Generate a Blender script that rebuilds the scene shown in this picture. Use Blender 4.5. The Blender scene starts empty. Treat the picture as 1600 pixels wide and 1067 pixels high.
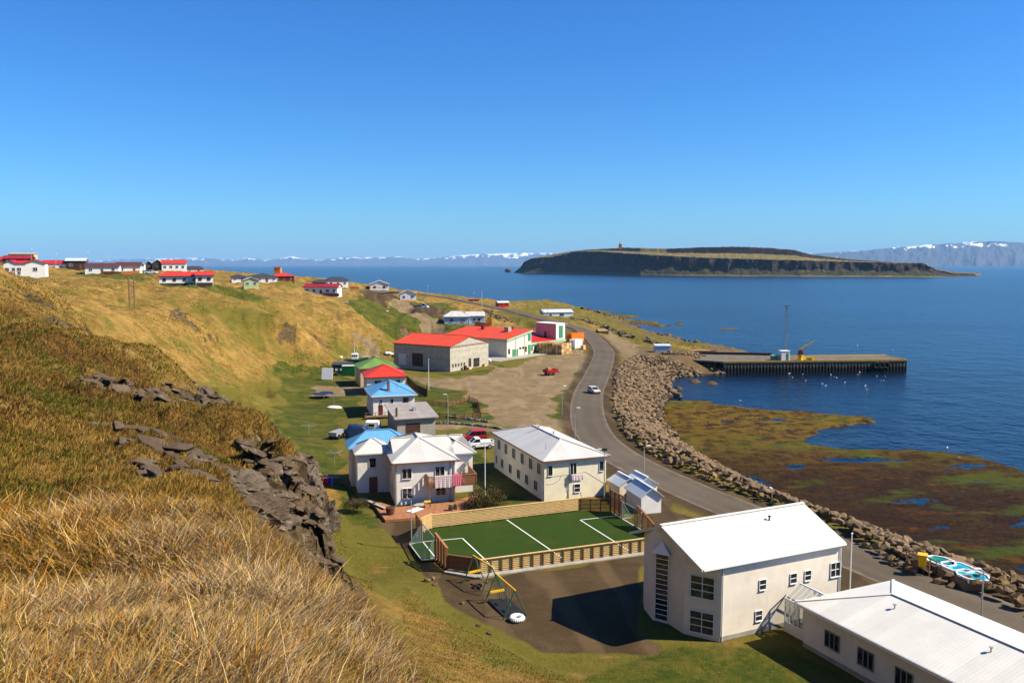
import bpy, bmesh, math, random
import numpy as np
from mathutils import Vector, Matrix
random.seed(7); rng = np.random.default_rng(7)
PI = math.pi; R = math.radians
sc = bpy.context.scene
# ------------------------------------------------------------------ camera, sky, sun, exposure
F_PX = 1300.0; PITCH = math.atan(120 / F_PX); CAM_H = 32.0
cam_d = bpy.data.cameras.new('camera'); cam = bpy.data.objects.new('camera', cam_d); sc.collection.objects.link(cam)
cam.location = (0, 0, CAM_H); cam.rotation_euler = (PI / 2 - PITCH, 0, 0)
cam_d.sensor_width = 36.0; cam_d.lens = 36.0 * F_PX / 1600.0; cam_d.clip_start = 0.1; cam_d.clip_end = 200000
sc.camera = cam
SUN_AZ = 96.0; SUN_EL = 43.5          # azimuth clockwise from +Y
w = bpy.data.worlds.new('World'); sc.world = w; w.use_nodes = True
wn = w.node_tree.nodes; wl = w.node_tree.links
sky = wn.new('ShaderNodeTexSky'); sky.sky_type = 'NISHITA'; sky.sun_disc = False
sky.sun_elevation = R(SUN_EL); sky.sun_rotation = R(SUN_AZ); sky.altitude = 0; sky.air_density = 1.0; sky.dust_density = 0.35; sky.ozone_density = 3.0
hs = wn.new('ShaderNodeHueSaturation'); hs.inputs['Saturation'].default_value = 1.26; hs.inputs['Value'].default_value = 1.0
wl.new(sky.outputs[0], hs.inputs['Color'])
tn = wn.new('ShaderNodeMix'); tn.data_type = 'RGBA'; tn.blend_type = 'MULTIPLY'; tn.inputs[0].default_value = 1; tn.inputs[7].default_value = (.44, .90, 1.36, 1)   # deep clear-day blue
wl.new(hs.outputs[0], tn.inputs[6]); wl.new(tn.outputs[2], wn['Background'].inputs['Color']); wn['Background'].inputs['Strength'].default_value = 0.060
sd = bpy.data.lights.new('sun', 'SUN'); sd.energy = 5.0; sd.angle = R(0.5); sd.color = (1.0, 0.90, 0.73)
sun = bpy.data.objects.new('sun', sd); sc.collection.objects.link(sun)
_s = Vector((math.sin(R(SUN_AZ)) * math.cos(R(SUN_EL)), math.cos(R(SUN_AZ)) * math.cos(R(SUN_EL)), math.sin(R(SUN_EL))))
sun.rotation_euler = _s.to_track_quat('Z', 'Y').to_euler(); sun.location = (60, 0, 80)
sc.view_settings.view_transform = 'Standard'; sc.view_settings.look = 'None'; sc.view_settings.exposure = 1.0; sc.view_settings.gamma = 1
sc.cycles.max_bounces = 5; sc.cycles.diffuse_bounces = 1; sc.cycles.glossy_bounces = 2; sc.cycles.transmission_bounces = 3
sc.cycles.transparent_max_bounces = 6; sc.cycles.volume_bounces = 0; sc.cycles.caustics_reflective = False; sc.cycles.caustics_refractive = False

# ------------------------------------------------------------------ survey: photo pixel + height -> world point
CP, SP = math.cos(PITCH), math.sin(PITCH)
def ray(px, py):
    x = (px - 800) / F_PX; v = -(py - 533.5) / F_PX
    return np.array([x, CP + v * SP, -SP + v * CP])
def gp(px, py, z=4.5):
    d = ray(px, py); t = (z - CAM_H) / d[2]; return np.array([d[0] * t, d[1] * t, z])
def pd(px, py, dist):
    d = ray(px, py); t = dist / d[1]; return np.array([d[0] * t, dist, CAM_H + d[2] * t])
# ------------------------------------------------------------------ noise
def _h(ix, iy, iz, s):
    n = (ix.astype(np.int64) * 374761393 + iy.astype(np.int64) * 668265263 + iz.astype(np.int64) * 2147483647 + s * 974634777) & 0xffffffff
    n = ((n ^ (n >> 13)) * 1274126177) & 0xffffffff
    n = ((n ^ (n >> 16)) * 2246822519) & 0xffffffff
    return ((n ^ (n >> 15)) & 0xffff) / 65535.0
def vnoise(x, y, z=None, s=0):
    z = np.zeros_like(x) if z is None else z
    ix, iy, iz = np.floor(x), np.floor(y), np.floor(z)
    fx, fy, fz = x - ix, y - iy, z - iz
    fx, fy, fz = [f * f * (3 - 2 * f) for f in (fx, fy, fz)]
    flat = not np.any(z)
    def pl(k):
        a = _h(ix, iy, iz + k, s); b = _h(ix + 1, iy, iz + k, s); c = _h(ix, iy + 1, iz + k, s); d = _h(ix + 1, iy + 1, iz + k, s)
        return (a * (1 - fx) + b * fx) * (1 - fy) + (c * (1 - fx) + d * fx) * fy
    if flat: return pl(0)
    return pl(0) * (1 - fz) + pl(1) * fz
def fbm(x, y, z=None, o=4, s=0, g=.5):
    t = 0; a = 1; n = 0
    for i in range(o):
        k = 2.03 ** i
        t = t + a * (vnoise(x * k + 17.3 * i, y * k - 9.1 * i, None if z is None else z * k, s + i) - .5); n += a; a *= g
    return t / n * 2          # about -1..1
def facets(x, y, s=0):
    """voronoi cells with their own height and tilt: broken rock"""
    ix, iy = np.floor(x), np.floor(y); best = np.full(x.shape, 1e9); sec = best.copy(); out = np.zeros(x.shape)
    for dx in (-1, 0, 1):
        for dy in (-1, 0, 1):
            cx, cy = ix + dx, iy + dy; zz = np.zeros_like(cx)
            px = cx + _h(cx, cy, zz, s); py = cy + _h(cx, cy, zz, s + 1)
            d = (px - x) ** 2 + (py - y) ** 2
            val = _h(cx, cy, zz, s + 2) - .5 + (x - px) * (_h(cx, cy, zz, s + 3) - .5) * 1.6 + (y - py) * (_h(cx, cy, zz, s + 4) - .5) * 1.6
            m = d < best
            sec = np.where(m, best, np.minimum(sec, d)); out = np.where(m, val, out); best = np.where(m, d, best)
    crack = np.clip((np.sqrt(sec) - np.sqrt(best)) * 6, 0, 1)
    return out, crack
def sstep(a, b, x):
    t = np.clip((x - a) / (b - a), 0, 1); return t * t * (3 - 2 * t)
def segdist(x, y, P, closed=True):
    best = np.full(x.shape, 1e9); n = len(P)
    for i in range(n if closed else n - 1):
        ax, ay = P[i][0], P[i][1]; bx, by = P[(i + 1) % n][0], P[(i + 1) % n][1]
        ux, uy = bx - ax, by - ay; L2 = ux * ux + uy * uy + 1e-9
        t = np.clip(((x - ax) * ux + (y - ay) * uy) / L2, 0, 1)
        best = np.minimum(best, (x - ax - t * ux) ** 2 + (y - ay - t * uy) ** 2)
    return np.sqrt(best)
def inside(x, y, P):
    c = np.zeros(x.shape, bool); n = len(P)
    for i in range(n):
        ax, ay = P[i][0], P[i][1]; bx, by = P[(i + 1) % n][0], P[(i + 1) % n][1]
        if ay == by: continue
        c ^= ((ay > y) != (by > y)) & (x < (bx - ax) * (y - ay) / (by - ay) + ax)
    return c
def sdist(x, y, P):
    """signed distance, positive inside; far points are only marked outside"""
    P = [(p[0], p[1]) for p in P]; xs = [p[0] for p in P]; ys = [p[1] for p in P]; pad = 12
    out = np.full(x.shape, -99.0)
    m = (x > min(xs) - pad) & (x < max(xs) + pad) & (y > min(ys) - pad) & (y < max(ys) + pad)
    if m.any():
        xx, yy = x[m], y[m]; d = segdist(xx, yy, P); out[m] = np.where(inside(xx, yy, P), d, -d)
    return out
# ------------------------------------------------------------------ terrain
ctl = []
def C(px, py, z): p = gp(px, py, z); ctl.append((p[0], p[1], z)); return p
def D(px, py, dist): p = pd(px, py, dist); ctl.append(tuple(p)); return p
def Wd(px, dist, z): ctl.append(((px - 800) / F_PX * dist * 1.0, dist, z))
# knoll under the camera
for p in ((0, 0, 30.3), (-5, 0, 30.5), (-14, 0, 30.6), (0, -6, 30.8), (-12, -8, 31.5), (-25, 5, 31), (-30, -30, 33), (0, -30, 32), (3, -6, 30.4), (2.2, 0, 29.2), (.5, 3.6, 28.6), (.1, 5, 28.2), (-.4, 6.8, 27.7), (-1.0, 8.6, 27.0), (1.0, 2, 29.2), (1.6, 3, 27.8), (-.6, 3, 30.25), (-1.2, 5.2, 29.8), (-1.8, 6.8, 29.5), (-2.6, 8, 29.2)): ctl.append(p)
for a in ((628, 1067, 3.2), (590, 940, 5), (540, 880, 6.6), (450, 836, 8), (300, 835, 8.5), (150, 830, 8), (0, 830, 8), (200, 815, 10.5), (320, 818, 11), (90, 815, 10), (400, 815, 12), (300, 950, 4.6), (100, 950, 4.6), (480, 1000, 4)): D(*a)
for p in ((2.2, 4.5, 26.6), (1.4, 6.5, 26.0), (-.4, 10, 25.6), (6, 3, 25), (8, -6, 25), (9, 9, 21.5), (5, 14, 21.5), (0, 14, 22.8), (12, 18, 16.5), (4, 24, 16.0), (0, 30, 14.0), (10, 32, 10.5), (20, 12, 13), (22, 26, 8), (25, -5, 12), (30, 10, 8), (-6, 30, 16.5)): ctl.append(p)
# rocky spur on the left
for a in ((0, 780, 11), (100, 760, 13), (200, 750, 14), (300, 765, 14), (0, 700, 14), (150, 680, 17), (250, 680, 19), (350, 720, 17.5), (400, 790, 15.5),
          (0, 640, 17), (150, 620, 21), (300, 640, 26), (380, 690, 24), (440, 702, 26), (460, 745, 22), (380, 700, 20), (420, 728, 19.5), (450, 752, 19), (475, 775, 19), (340, 672, 20.5), (405, 690, 23), (500, 785, 20), (523, 850, 18), (430, 800, 17),
          (0, 580, 22), (120, 560, 28), (220, 600, 30), (320, 632, 34), (0, 520, 32), (100, 525, 38), (170, 560, 42), (250, 603, 40),
          (0, 480, 45), (60, 480, 52), (120, 505, 60), (165, 550, 52), (0, 445, 70), (60, 447, 78), (100, 470, 76)): D(*a)
for a in ((600, 11, 24.3), (600, 16, 21.0), (660, 9.5, 25.0), (660, 14.5, 21.3), (660, 20, 18.0), (720, 10, 23.8), (720, 16, 19.5), (780, 12, 21), (780, 19, 17), (560, 13.5, 23.8), (570, 20, 19.5), (600, 26, 16.2), (540, 23, 19.0), (840, 14, 19.5), (840, 22, 15),
          (110, 100, 25.6), (150, 96, 22.5), (200, 80, 20.2), (200, 115, 17.5), (250, 66, 18), (250, 105, 14), (340, 58, 16.5), (340, 95, 10.5), (440, 46, 14), (440, 85, 6.5), (480, 38, 15.3), (530, 30, 16.5), (520, 58, 9), (420, 36, 18), (330, 46, 20)): Wd(*a)
# amphitheatre slope beyond
for a in ((250, 560, 150), (300, 600, 147), (350, 560, 175), (380, 620, 150), (220, 520, 152), (350, 520, 186), (450, 540, 212), (250, 500, 168), (160, 486, 150), (400, 600, 172), (500, 530, 238)): D(*a)
for a in ((300, 490, 21.4), (450, 492, 19.0), (560, 490, 16.5), (560, 480, 17), (600, 480, 15), (640, 490, 12.5), (600, 520, 8.5), (520, 560, 6), (560, 560, 5.0), (500, 470, 19.6), (450, 480, 19.3), (380, 460, 22.5), (300, 457, 24.5),
          (330, 440, 26), (400, 436, 26), (450, 430, 26.5), (540, 438, 24), (200, 427, 29), (60, 432, 28.5), (250, 447, 26), (205, 476, 23.2), (120, 440, 28), (0, 440, 28.2),
          (700, 512, 10), (650, 510, 10), (740, 512, 9.8), (780, 515, 8.5), (820, 508, 8.5), (650, 480, 15), (700, 480, 13.8), (760, 495, 11.2), (600, 462, 19), (560, 462, 19.3), (635, 468, 16.8), (590, 453, 19),
          (610, 530, 7.2), (660, 527, 6.2), (700, 530, 6.2), (600, 560, 4.7), (640, 545, 4.6), (720, 475, 14.6), (850, 505, 8.9), (890, 493, 6.0), (850, 493, 6.2), (935, 505, 5), (960, 500, 3), (905, 490, 4.2), (1000, 525, 3.2), (960, 520, 4.6)): C(*a)
HB = [(24.0, 431.3, 28.099999999999998), (45.0, 431.3, 28.099999999999998), (6.0, 430.8, 28.099999999999998), (24.0, 430.8, 28.099999999999998), (66.0, 425.3, 28.7), (116.0, 425.3, 28.7), (40.0, 431.3, 28.299999999999997), (66.0, 431.3, 28.299999999999997), (4.0, 410.3, 32.8), (40.0, 410.3, 32.8), (-14.0, 411.3, 32.6), (12.0, 411.3, 32.6), (13.0, 407.3, 33.9), (46.0, 407.3, 33.9), (103.0, 421.3, 29.799999999999997), (129.0, 421.3, 29.799999999999997), (133.0, 428.3, 28.299999999999997), (178.0, 428.3, 28.299999999999997), (181.0, 427.3, 28.4), (214.0, 427.3, 28.4), (206.0, 421.3, 29.7), (223.0, 421.3, 29.7), (226.0, 423.3, 28.9), (238.0, 423.3, 28.9), (253.0, 423.8, 28.799999999999997), (286.0, 423.8, 28.799999999999997), (238.0, 423.8, 28.799999999999997), (253.0, 423.8, 28.799999999999997), (249.0, 444.3, 26.099999999999998), (304.0, 444.3, 26.099999999999998), (306.0, 443.3, 26.299999999999997), (330.0, 443.3, 26.299999999999997), (290.0, 425.8, 27.7), (314.0, 425.8, 27.7), (381.0, 449.3, 23.9), (402.0, 449.3, 23.9), (362.0, 440.3, 25.5), (382.0, 440.3, 25.5), (390.0, 441.3, 25.299999999999997), (429.0, 441.3, 25.299999999999997), (428.0, 439.8, 25.5), (457.0, 439.8, 25.5), (475.0, 461.3, 20.099999999999998), (527.0, 461.3, 20.099999999999998), (512.0, 448.3, 21.4), (542.0, 448.3, 21.4), (492.0, 447.3, 21.4), (521.0, 447.3, 21.4), (578.0, 453.8, 18.9), (607.0, 453.8, 18.9), (625.0, 469.3, 16.5), (650.0, 469.3, 16.5)]
for q in HB: C(*q)
for p in ((-330, 300, 31), (-270, 380, 31.5), (-330, 480, 32), (-260, 560, 30.6), (-190, 480, 29.6), (-300, 700, 31), (-400, 850, 28), (-150, 240, 28.2), (-150, 120, 27.5), (-100, 60, 29.5), (-60, 40, 29.8), (-200, 0, 32), (-180, 180, 28.6), (-420, 200, 32), (-420, -60, 35), (-100, -60, 34)): ctl.append(p)
# slope down to the playground
for a in ((560, 900, 72), (600, 950, 58), (640, 1000, 50), (700, 1066, 42), (800, 1066, 47)): D(*a)
TOE = [(560, 850), (620, 905), (700, 957), (760, 992), (850, 1036), (950, 1062)]
LOW = [(1060, 1110), (1500, 1300), (1700, 1250), (1700, 960), (1350, 850), (1000, 700), (962, 650), (955, 600), (965, 575), (1010, 556), (1120, 559), (1060, 548), (990, 540), (950, 545), (900, 548), (850, 549),
       (835, 548), (795, 552), (700, 555), (640, 575), (560, 590), (500, 590), (440, 596), (436, 640), (448, 680), (495, 745), (530, 800)] + TOE
lowP = [gp(a, b, 4.5) for a, b in LOW]
gx, gy = np.meshgrid(np.arange(-80, 75, 9.0), np.arange(35, 300, 9.0)); gx = gx.ravel(); gy = gy.ravel()
ok = sdist(gx, gy, lowP) > 1.0
for a, b in zip(gx[ok], gy[ok]): ctl.append((a, b, 4.5))
for a, b in TOE + [(530, 800), (495, 745), (448, 680), (436, 640), (440, 596)]: C(a, b, 4.6)
for p in ((90, 60, 4.5), (60, 30, 4.5), (60, -20, 6), (120, -60, 6), (55, 50, 4.5), (40, 40, 4.5), (25, 44, 4.5), (14, 46, 4.8), (35, 20, 5.5)): ctl.append(p)
ROADC = [(1640, 1002, 4.5), (1560, 962, 4.5), (1470, 925, 4.5), (1380, 888, 4.5), (1300, 855, 4.5), (1200, 815, 4.5), (1100, 775, 4.5), (1050, 753, 4.5), (1000, 730, 4.5), (957, 705, 4.5), (930, 680, 4.5), (919, 655, 4.5), (917, 630, 4.5), (921, 610, 4.5),
         (931, 590, 4.5), (941, 565, 4.6), (943, 548, 4.8), (930, 532, 5.5), (910, 516, 7), (880, 506, 8.5), (840, 496, 10.2), (800, 486, 11.8), (760, 478, 13.2), (720, 470, 14.8), (690, 464.5, 16), (650, 459, 17.2), (615, 457, 18.2), (590, 458.5, 18.8)]
for a, b, z in ROADC[14:]: C(a, b, z)
K = np.array(ctl, float)
# drop near-duplicates
keep = []
for i in range(len(K)):
    if all((K[i, 0] - K[j, 0]) ** 2 + (K[i, 1] - K[j, 1]) ** 2 > 0.3 for j in keep): keep.append(i)
K = K[keep]; CC = 1.2
_r = np.sqrt((K[:, None, 0] - K[None, :, 0]) ** 2 + (K[:, None, 1] - K[None, :, 1]) ** 2 + CC * CC)
_n = len(K); _A = np.zeros((_n + 3, _n + 3)); _A[:_n, :_n] = _r - np.eye(_n) * 0.02; _A[:_n, _n] = 1; _A[:_n, _n + 1:] = K[:, :2]; _A[_n:, :_n] = _A[:_n, _n:].T
_wt = np.linalg.solve(_A, np.r_[K[:, 2], 0, 0, 0])
def rbf(x, y):
    x = np.asarray(x, float); y = np.asarray(y, float); out = np.empty(x.size); xf, yf = x.ravel(), y.ravel()
    for i in range(0, xf.size, 20000):
        a, b = xf[i:i + 20000], yf[i:i + 20000]
        r = np.sqrt((a[:, None] - K[None, :, 0]) ** 2 + (b[:, None] - K[None, :, 1]) ** 2 + CC * CC)
        out[i:i + 20000] = r @ _wt[:_n] + _wt[_n] + a * _wt[_n + 1] + b * _wt[_n + 2]
    return out.reshape(x.shape)
# coast (waterline), seen from above
def far(px, py, z, push):
    p = gp(px, py, z); q = np.array([p[0], p[1]]); q = q * (1 + push / np.linalg.norm(q)); return (q[0], q[1])
COAST = [(140, -120), (110, 0), (82, 30), (64, 53)] + [(56, 66), (50, 77), (44.5, 89), (40, 99), (36, 111), (32.5, 128), (29.6, 147), (29.9, 168), (33.6, 186), (38, 203), (41, 217), (45, 234), (60, 243.5), (62.5, 244), (64, 251)]
COAST += [tuple(gp(a, b, 0)[:2]) for a, b in ((1175, 549), (1105, 541), (1062, 531), (1024, 521), (1003, 515), (975, 508), (1000, 503), (960, 498), (935, 492), (905, 484.5))]
COAST += [far(*a) for a in ((860, 478, 1.5, 8), (830, 476, 3, 10), (800, 475, 5, 12), (765, 471, 9, 16), (725, 465, 12, 20), (690, 460, 14.5, 25), (650, 455, 16.6, 30), (610, 449.5, 18.5, 32), (585, 443, 20, 34), (560, 436, 23, 34), (530, 430.5, 25, 34), (480, 425, 26.5, 36), (430, 421, 28, 40), (390, 418.5, 29, 45), (340, 416, 30.4, 60))]
COAST += [(-500, 1050), (-900, 1150), (-1100, 300), (-900, -300), (0, -300)]
REEFS = [(975, 494.5, 24, 2.6), (1005, 504, 26, 2.4), (940, 488, 22, 2.2), (1030, 509, 22, 1.8), (960, 500, 20, 3), (1060, 506, 8, .8), (1138, 514, 22, .9), (1085, 537, 8, 2.5), (1112, 600, 10, 1.2), (1060, 607, 6, 2.4), (1085, 596, 9, 2)]
TIDAL = [tuple(gp(a, b, 0)[:2]) for a, b in ((1640, 925), (1500, 880), (1200, 775), (1060, 705), (1020, 660), (1028, 628), (1095, 627), (1160, 639), (1240, 644), (1350, 652), (1352, 657), (1295, 667), (1240, 688), (1262, 697), (1330, 703), (1440, 706), (1515, 712), (1560, 722), (1585, 735), (1640, 742))]
ROADW = [tuple(gp(a, b, z)[:2]) for a, b, z in ROADC]
def terr(x, y, detail=True):
    x = np.asarray(x, float); y = np.asarray(y, float)
    z = rbf(x, y)
    cd = np.where(inside(x, y, COAST), 1, -1) * segdist(x, y, COAST)
    wob = fbm(x / 9, y / 9, o=3, s=31) * sstep(225, 300, y) * 3.5
    prof = (cd + wob) * 0.46
    z = np.where(cd < 60, np.minimum(z, prof), z)
    z = np.maximum(z, -2.5)
    td = sdist(x, y, TIDAL)
    n1 = fbm(x / 9, y / 5, o=5, s=5)
    tz = 0.225 + n1 * 0.55 + fbm(x * 1.3, y * 1.3, o=3, s=8) * .10
    tz = np.minimum(tz, .42 + 0.1 * n1) + np.minimum(0, (td + 1.5 * fbm(x / 3, y / 3, o=3, s=12)) * .25)
    z = np.where((td > -8) & (cd < 3), np.maximum(z, tz), z)
    for a, b, rx, ry in REEFS:
        p = gp(a, b, 0); rr = p[1] / F_PX
        q = ((x - p[0]) / (rx * rr)) ** 2 + ((y - p[1]) / (ry * rr * p[1] / CAM_H)) ** 2
        z = np.where(cd < 2, np.maximum(z, .75 * (1 - q) + .5 * fbm(x / 4, y / 4, o=3, s=40) - .1), z)
    if detail:
        hill = sstep(0.4, 3.0, -sdist(x, y, lowP)) * sstep(-2, 3, cd) * sstep(6, 16, segdist(x, y, ROADW, False))
        dist = np.hypot(x, y)
        z = z + hill * (fbm(x / 14, y / 14, o=4, s=3) * .8 * sstep(12, 60, dist) + fbm(x / 2.2, y / 2.2, o=4, s=4) * (.07 + .22 * sstep(15, 80, dist)) - np.abs(fbm(x / 7, y / 7, o=4, s=77)) * 2.3 * sstep(70, 130, dist))
        z = z + (1 - hill) * (z > .8) * fbm(x / 3, y / 3, o=3, s=9) * .05
    return z

def T(x, y): return float(terr(np.array([x]), np.array([y]))[0])
# ------------------------------------------------------------------ materials
class NT:
    def __init__(s, name):
        s.m = bpy.data.materials.new(name); s.m.use_nodes = True; s.t = s.m.node_tree; s.b = s.t.nodes['Principled BSDF']
    def n(s, typ, props=None, **inp):
        nd = s.t.nodes.new(typ)
        for k, v in (props or {}).items(): setattr(nd, k, v)
        for k, v in inp.items(): s.set(nd, k.replace('_', ' '), v)
        return nd
    def set(s, nd, k, v):
        i = nd.inputs[int(k[1:])] if k[0] == '#' else nd.inputs[k]
        if isinstance(v, bpy.types.NodeSocket): s.t.links.new(v, i)
        else: i.default_value = v
    def coord(s, kind='Object', scale=(1, 1, 1), rot=(0, 0, 0)):
        tc = s.n('ShaderNodeTexCoord'); mp = s.n('ShaderNodeMapping'); s.t.links.new(tc.outputs[kind], mp.inputs[0]); mp.inputs['Scale'].default_value = scale; mp.inputs['Rotation'].default_value = rot
        return mp.outputs[0]
    def noise(s, vec, scale, detail=4, rough=.6, dist=0):
        return s.n('ShaderNodeTexNoise', Vector=vec, Scale=scale, Detail=detail, Roughness=rough, Distortion=dist).outputs['Fac']
    def rng(s, v, a, b, c=0., d=1.):
        nd = s.n('ShaderNodeMapRange', {'interpolation_type': 'SMOOTHSTEP'}); nd.inputs[1].default_value = a; nd.inputs[2].default_value = b; nd.inputs[3].default_value = c; nd.inputs[4].default_value = d
        s.t.links.new(v, nd.inputs[0]); return nd.outputs[0]
    def math(s, op, a, b=0.):
        nd = s.n('ShaderNodeMath', {'operation': op}); s.set(nd, '#0', a); s.set(nd, '#1', b); return nd.outputs[0]
    def mix(s, f, a, b, mode='MIX'):
        nd = s.n('ShaderNodeMix', {'data_type': 'RGBA', 'blend_type': mode}); s.set(nd, '#0', f)
        for k, v in (('#6', a), ('#7', b)): s.set(nd, k, tuple(v) + (1,) if isinstance(v, (tuple, list)) and len(v) == 3 else v)
        return nd.outputs[2]
    def bump(s, h, strength=.5, dist=.05):
        nd = s.n('ShaderNodeBump', Height=h, Strength=strength, Distance=dist); s.t.links.new(nd.outputs[0], s.b.inputs['Normal']); return nd
    def out(s, col, rough=.8, spec=.3, metal=0):
        s.set(s.b, 'Base Color', tuple(col) + (1,) if isinstance(col, tuple) else col); s.set(s.b, 'Roughness', rough); s.b.inputs['Specular IOR Level'].default_value = spec; s.b.inputs['Metallic'].default_value = metal
        return s.m
MATS = {}
def mat(name, col, rough=.6, var=.12, scale=1.5, spec=.3, metal=0, dirt=None, kind=None, bump=.0):
    """painted or plain surface with uneven tone; kind: corr (corrugated sheet), board (boards), streak (weathered wall)"""
    if name in MATS: return MATS[name]
    t = NT(name); ob = t.coord('Object'); uv = t.coord('UV')
    n = t.noise(ob, scale, 5, .65); c2 = tuple(max(0, c * (1 - var * 2.2)) for c in col)
    c = t.mix(t.rng(n, .3, .7), c2, tuple(col))
    if dirt:
        st = t.coord('UV', (1.8, .35, 1)); d = t.rng(t.noise(st, 1.6, 6, .7), .52, .74, 0, dirt[3] if len(dirt) > 3 else .5); c = t.mix(d, c, tuple(dirt[:3]))
    m = t.out(c, rough, spec, metal)
    if kind in ('corr', 'board', 'boardv'):
        wv = t.n('ShaderNodeTexWave', {'wave_type': 'BANDS', 'bands_direction': 'Y' if kind == 'board' else 'X', 'wave_profile': 'SIN' if kind == 'corr' else 'SAW'}, Vector=uv, Scale={'corr': .314 / .26, 'board': .314 / .22, 'boardv': .314 / .2}[kind])
        t.bump(wv.outputs['Fac'], .12 if 'bright' in name else .3, .03 if kind == 'corr' else .015)
        sheets = t.n('ShaderNodeTexWhiteNoise', {'noise_dimensions': '1D'}); sep = t.n('ShaderNodeSeparateXYZ', Vector=uv)
        t.set(sheets, 'W', t.math('FLOOR', t.math('DIVIDE', sep.outputs['Y' if kind == 'board' else 'X'], .9 if kind == 'corr' else .2)))
        cc = t.mix(t.math('MULTIPLY', sheets.outputs[0], .12 if kind == 'corr' else .22), c, (0.05, .04, .03)); t.set(t.b, 'Base Color', cc)
    elif bump: t.bump(t.noise(ob, scale * 12, 6, .7), bump, .03)
    MATS[name] = m; return m
M = {}
M['white_wall'] = mat('white wall render', (.80, .76, .69), .8, .06, .8, dirt=(.42, .38, .30, .30), bump=.15)
M['cream_wall'] = mat('cream wall render', (.78, .70, .50), .8, .06, .6, dirt=(.40, .34, .24, .35), bump=.15)
M['school_wall'] = mat('warm white render', (.74, .66, .54), .85, .06, .7, dirt=(.45, .38, .29, .30), bump=.2)
M['grey_wall'] = mat('grey render', (.36, .33, .27), .85, .1, .8, dirt=(.15, .13, .1, .4), bump=.2)
M['pale_blue_wall'] = mat('pale blue siding', (.46, .54, .62), .6, .05, kind='board')
M['siding'] = mat('white siding', (.76, .76, .72), .6, .05, kind='boardv', dirt=(.4, .36, .3, .2))
M['green_siding'] = mat('pale green siding', (.45, .55, .28), .6, .05, kind='boardv')
M['dark_green'] = mat('dark green paint', (.01, .07, .03), .5, .1, kind='boardv')
M['dark_board'] = mat('dark brown boards', (.05, .028, .02), .6, .1, kind='boardv')
M['concrete'] = mat('weathered concrete', (.47, .43, .34), .9, .12, .9, dirt=(.16, .14, .11, .6), kind='board', bump=.3)
M['bare_concrete'] = mat('bare concrete', (.34, .31, .26), .9, .14, .9, dirt=(.12, .11, .09, .5), bump=.3)
M['white_roof'] = mat('white corrugated roof', (.50, .49, .455), .45, .04, .5, kind='corr', dirt=(.5, .48, .44, .25), spec=.4)
M['bright_roof'] = mat('bright white corrugated roof', (.66, .64, .58), .5, .04, .5, kind='corr', dirt=(.5, .46, .4, .25), bump=.1)
M['grey_roof'] = mat('galvanised roof', (.55, .60, .64), .4, .06, .5, kind='corr', dirt=(.4, .38, .34, .3), spec=.5)
M['blue_roof'] = mat('sky blue corrugated roof', (.10, .30, .52), .5, .07, .6, kind='corr', dirt=(.28, .36, .4, .35))
M['red_roof'] = mat('red corrugated roof', (.60, .035, .014), .5, .08, .5, kind='corr', dirt=(.42, .10, .07, .5))
M['factory_roof'] = mat('faded red roof', (.60, .065, .022), .5, .06, .25, kind='corr', dirt=(.50, .12, .06, .5), spec=.12)
M['deep_red_roof'] = mat('deep red roof', (.50, .016, .010), .5, .08, .4, kind='corr')
M['maroon_roof'] = mat('dark red roof', (.30, .01, .014), .5, .08, .4, kind='corr')
M['brown_roof'] = mat('brown roof', (.10, .03, .02), .6, .1, .5, kind='corr')
M['black_roof'] = mat('charcoal roof', (.045, .045, .05), .6, .1, .5, kind='corr')
M['green_roof'] = mat('moss green roof', (.13, .24, .05), .5, .08, .5, kind='corr', dirt=(.2, .24, .12, .4))
M['tan_roof'] = mat('pale tan roof', (.62, .48, .28), .5, .08, .5, kind='corr')
M['rusty_roof'] = mat('grey roof with faded pink paint', (.30, .27, .25), .6, .1, .9, kind='corr', dirt=(.42, .16, .13, .7))
M['white'] = mat('white paint', (.80, .80, .78), .45, .04, 3)
M['off_white'] = mat('aged white paint', (.66, .64, .58), .5, .1, 3, dirt=(.3, .26, .2, .4))
M['green_trim'] = mat('mint green paint', (.26, .52, .32), .5, .06, 2)
M['green_door'] = mat('green door paint', (.05, .24, .12), .5, .08, 2, kind='boardv')
M['red_paint'] = mat('red paint', (.42, .015, .012), .4, .1, 3)
M['maroon'] = mat('maroon paint', (.16, .02, .015), .5, .1, 3)
M['brown_trim'] = mat('red brown trim', (.20, .07, .045), .6, .1, 3)
M['orange_wood'] = mat('orange stained fence wood', (.52, .14, .03), .6, .12, 2, kind='boardv')
M['new_wood'] = mat('pale new timber', (.66, .43, .19), .65, .10, 2.5, dirt=(.42, .24, .09, .4))
M['dark_wood'] = mat('stained brown timber', (.20, .085, .035), .7, .14, 2.5)
M['deck_wood'] = mat('red brown decking', (.36, .155, .07), .7, .12, 1.2, kind='boardv', dirt=(.2, .08, .04, .5))
M['old_wood'] = mat('old grey brown timber', (.20, .13, .08), .8, .16, 3)
M['pole_metal'] = mat('galvanised steel', (.42, .42, .40), .45, .08, 4, metal=.4)
M['dark_metal'] = mat('dark steel', (.05, .05, .05), .5, .1, 4)
M['black'] = mat('black rubber', (.012, .012, .012), .7, .1, 6)
M['green_metal'] = mat('dark green steel tube', (.02, .12, .07), .4, .1, 4)
M['yellow'] = mat('yellow paint', (.75, .42, .01), .45, .08, 3)
M['orange'] = mat('orange paint', (.80, .20, .01), .5, .08, 3)
M['turquoise'] = mat('turquoise pool shell', (.03, .42, .52), .3, .05, 2)
M['pool_green'] = mat('green pool floor', (.01, .22, .15), .3, .08, 2)
M['crate'] = mat('tan plastic crate', (.74, .45, .19), .6, .10, 1.2)
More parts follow.
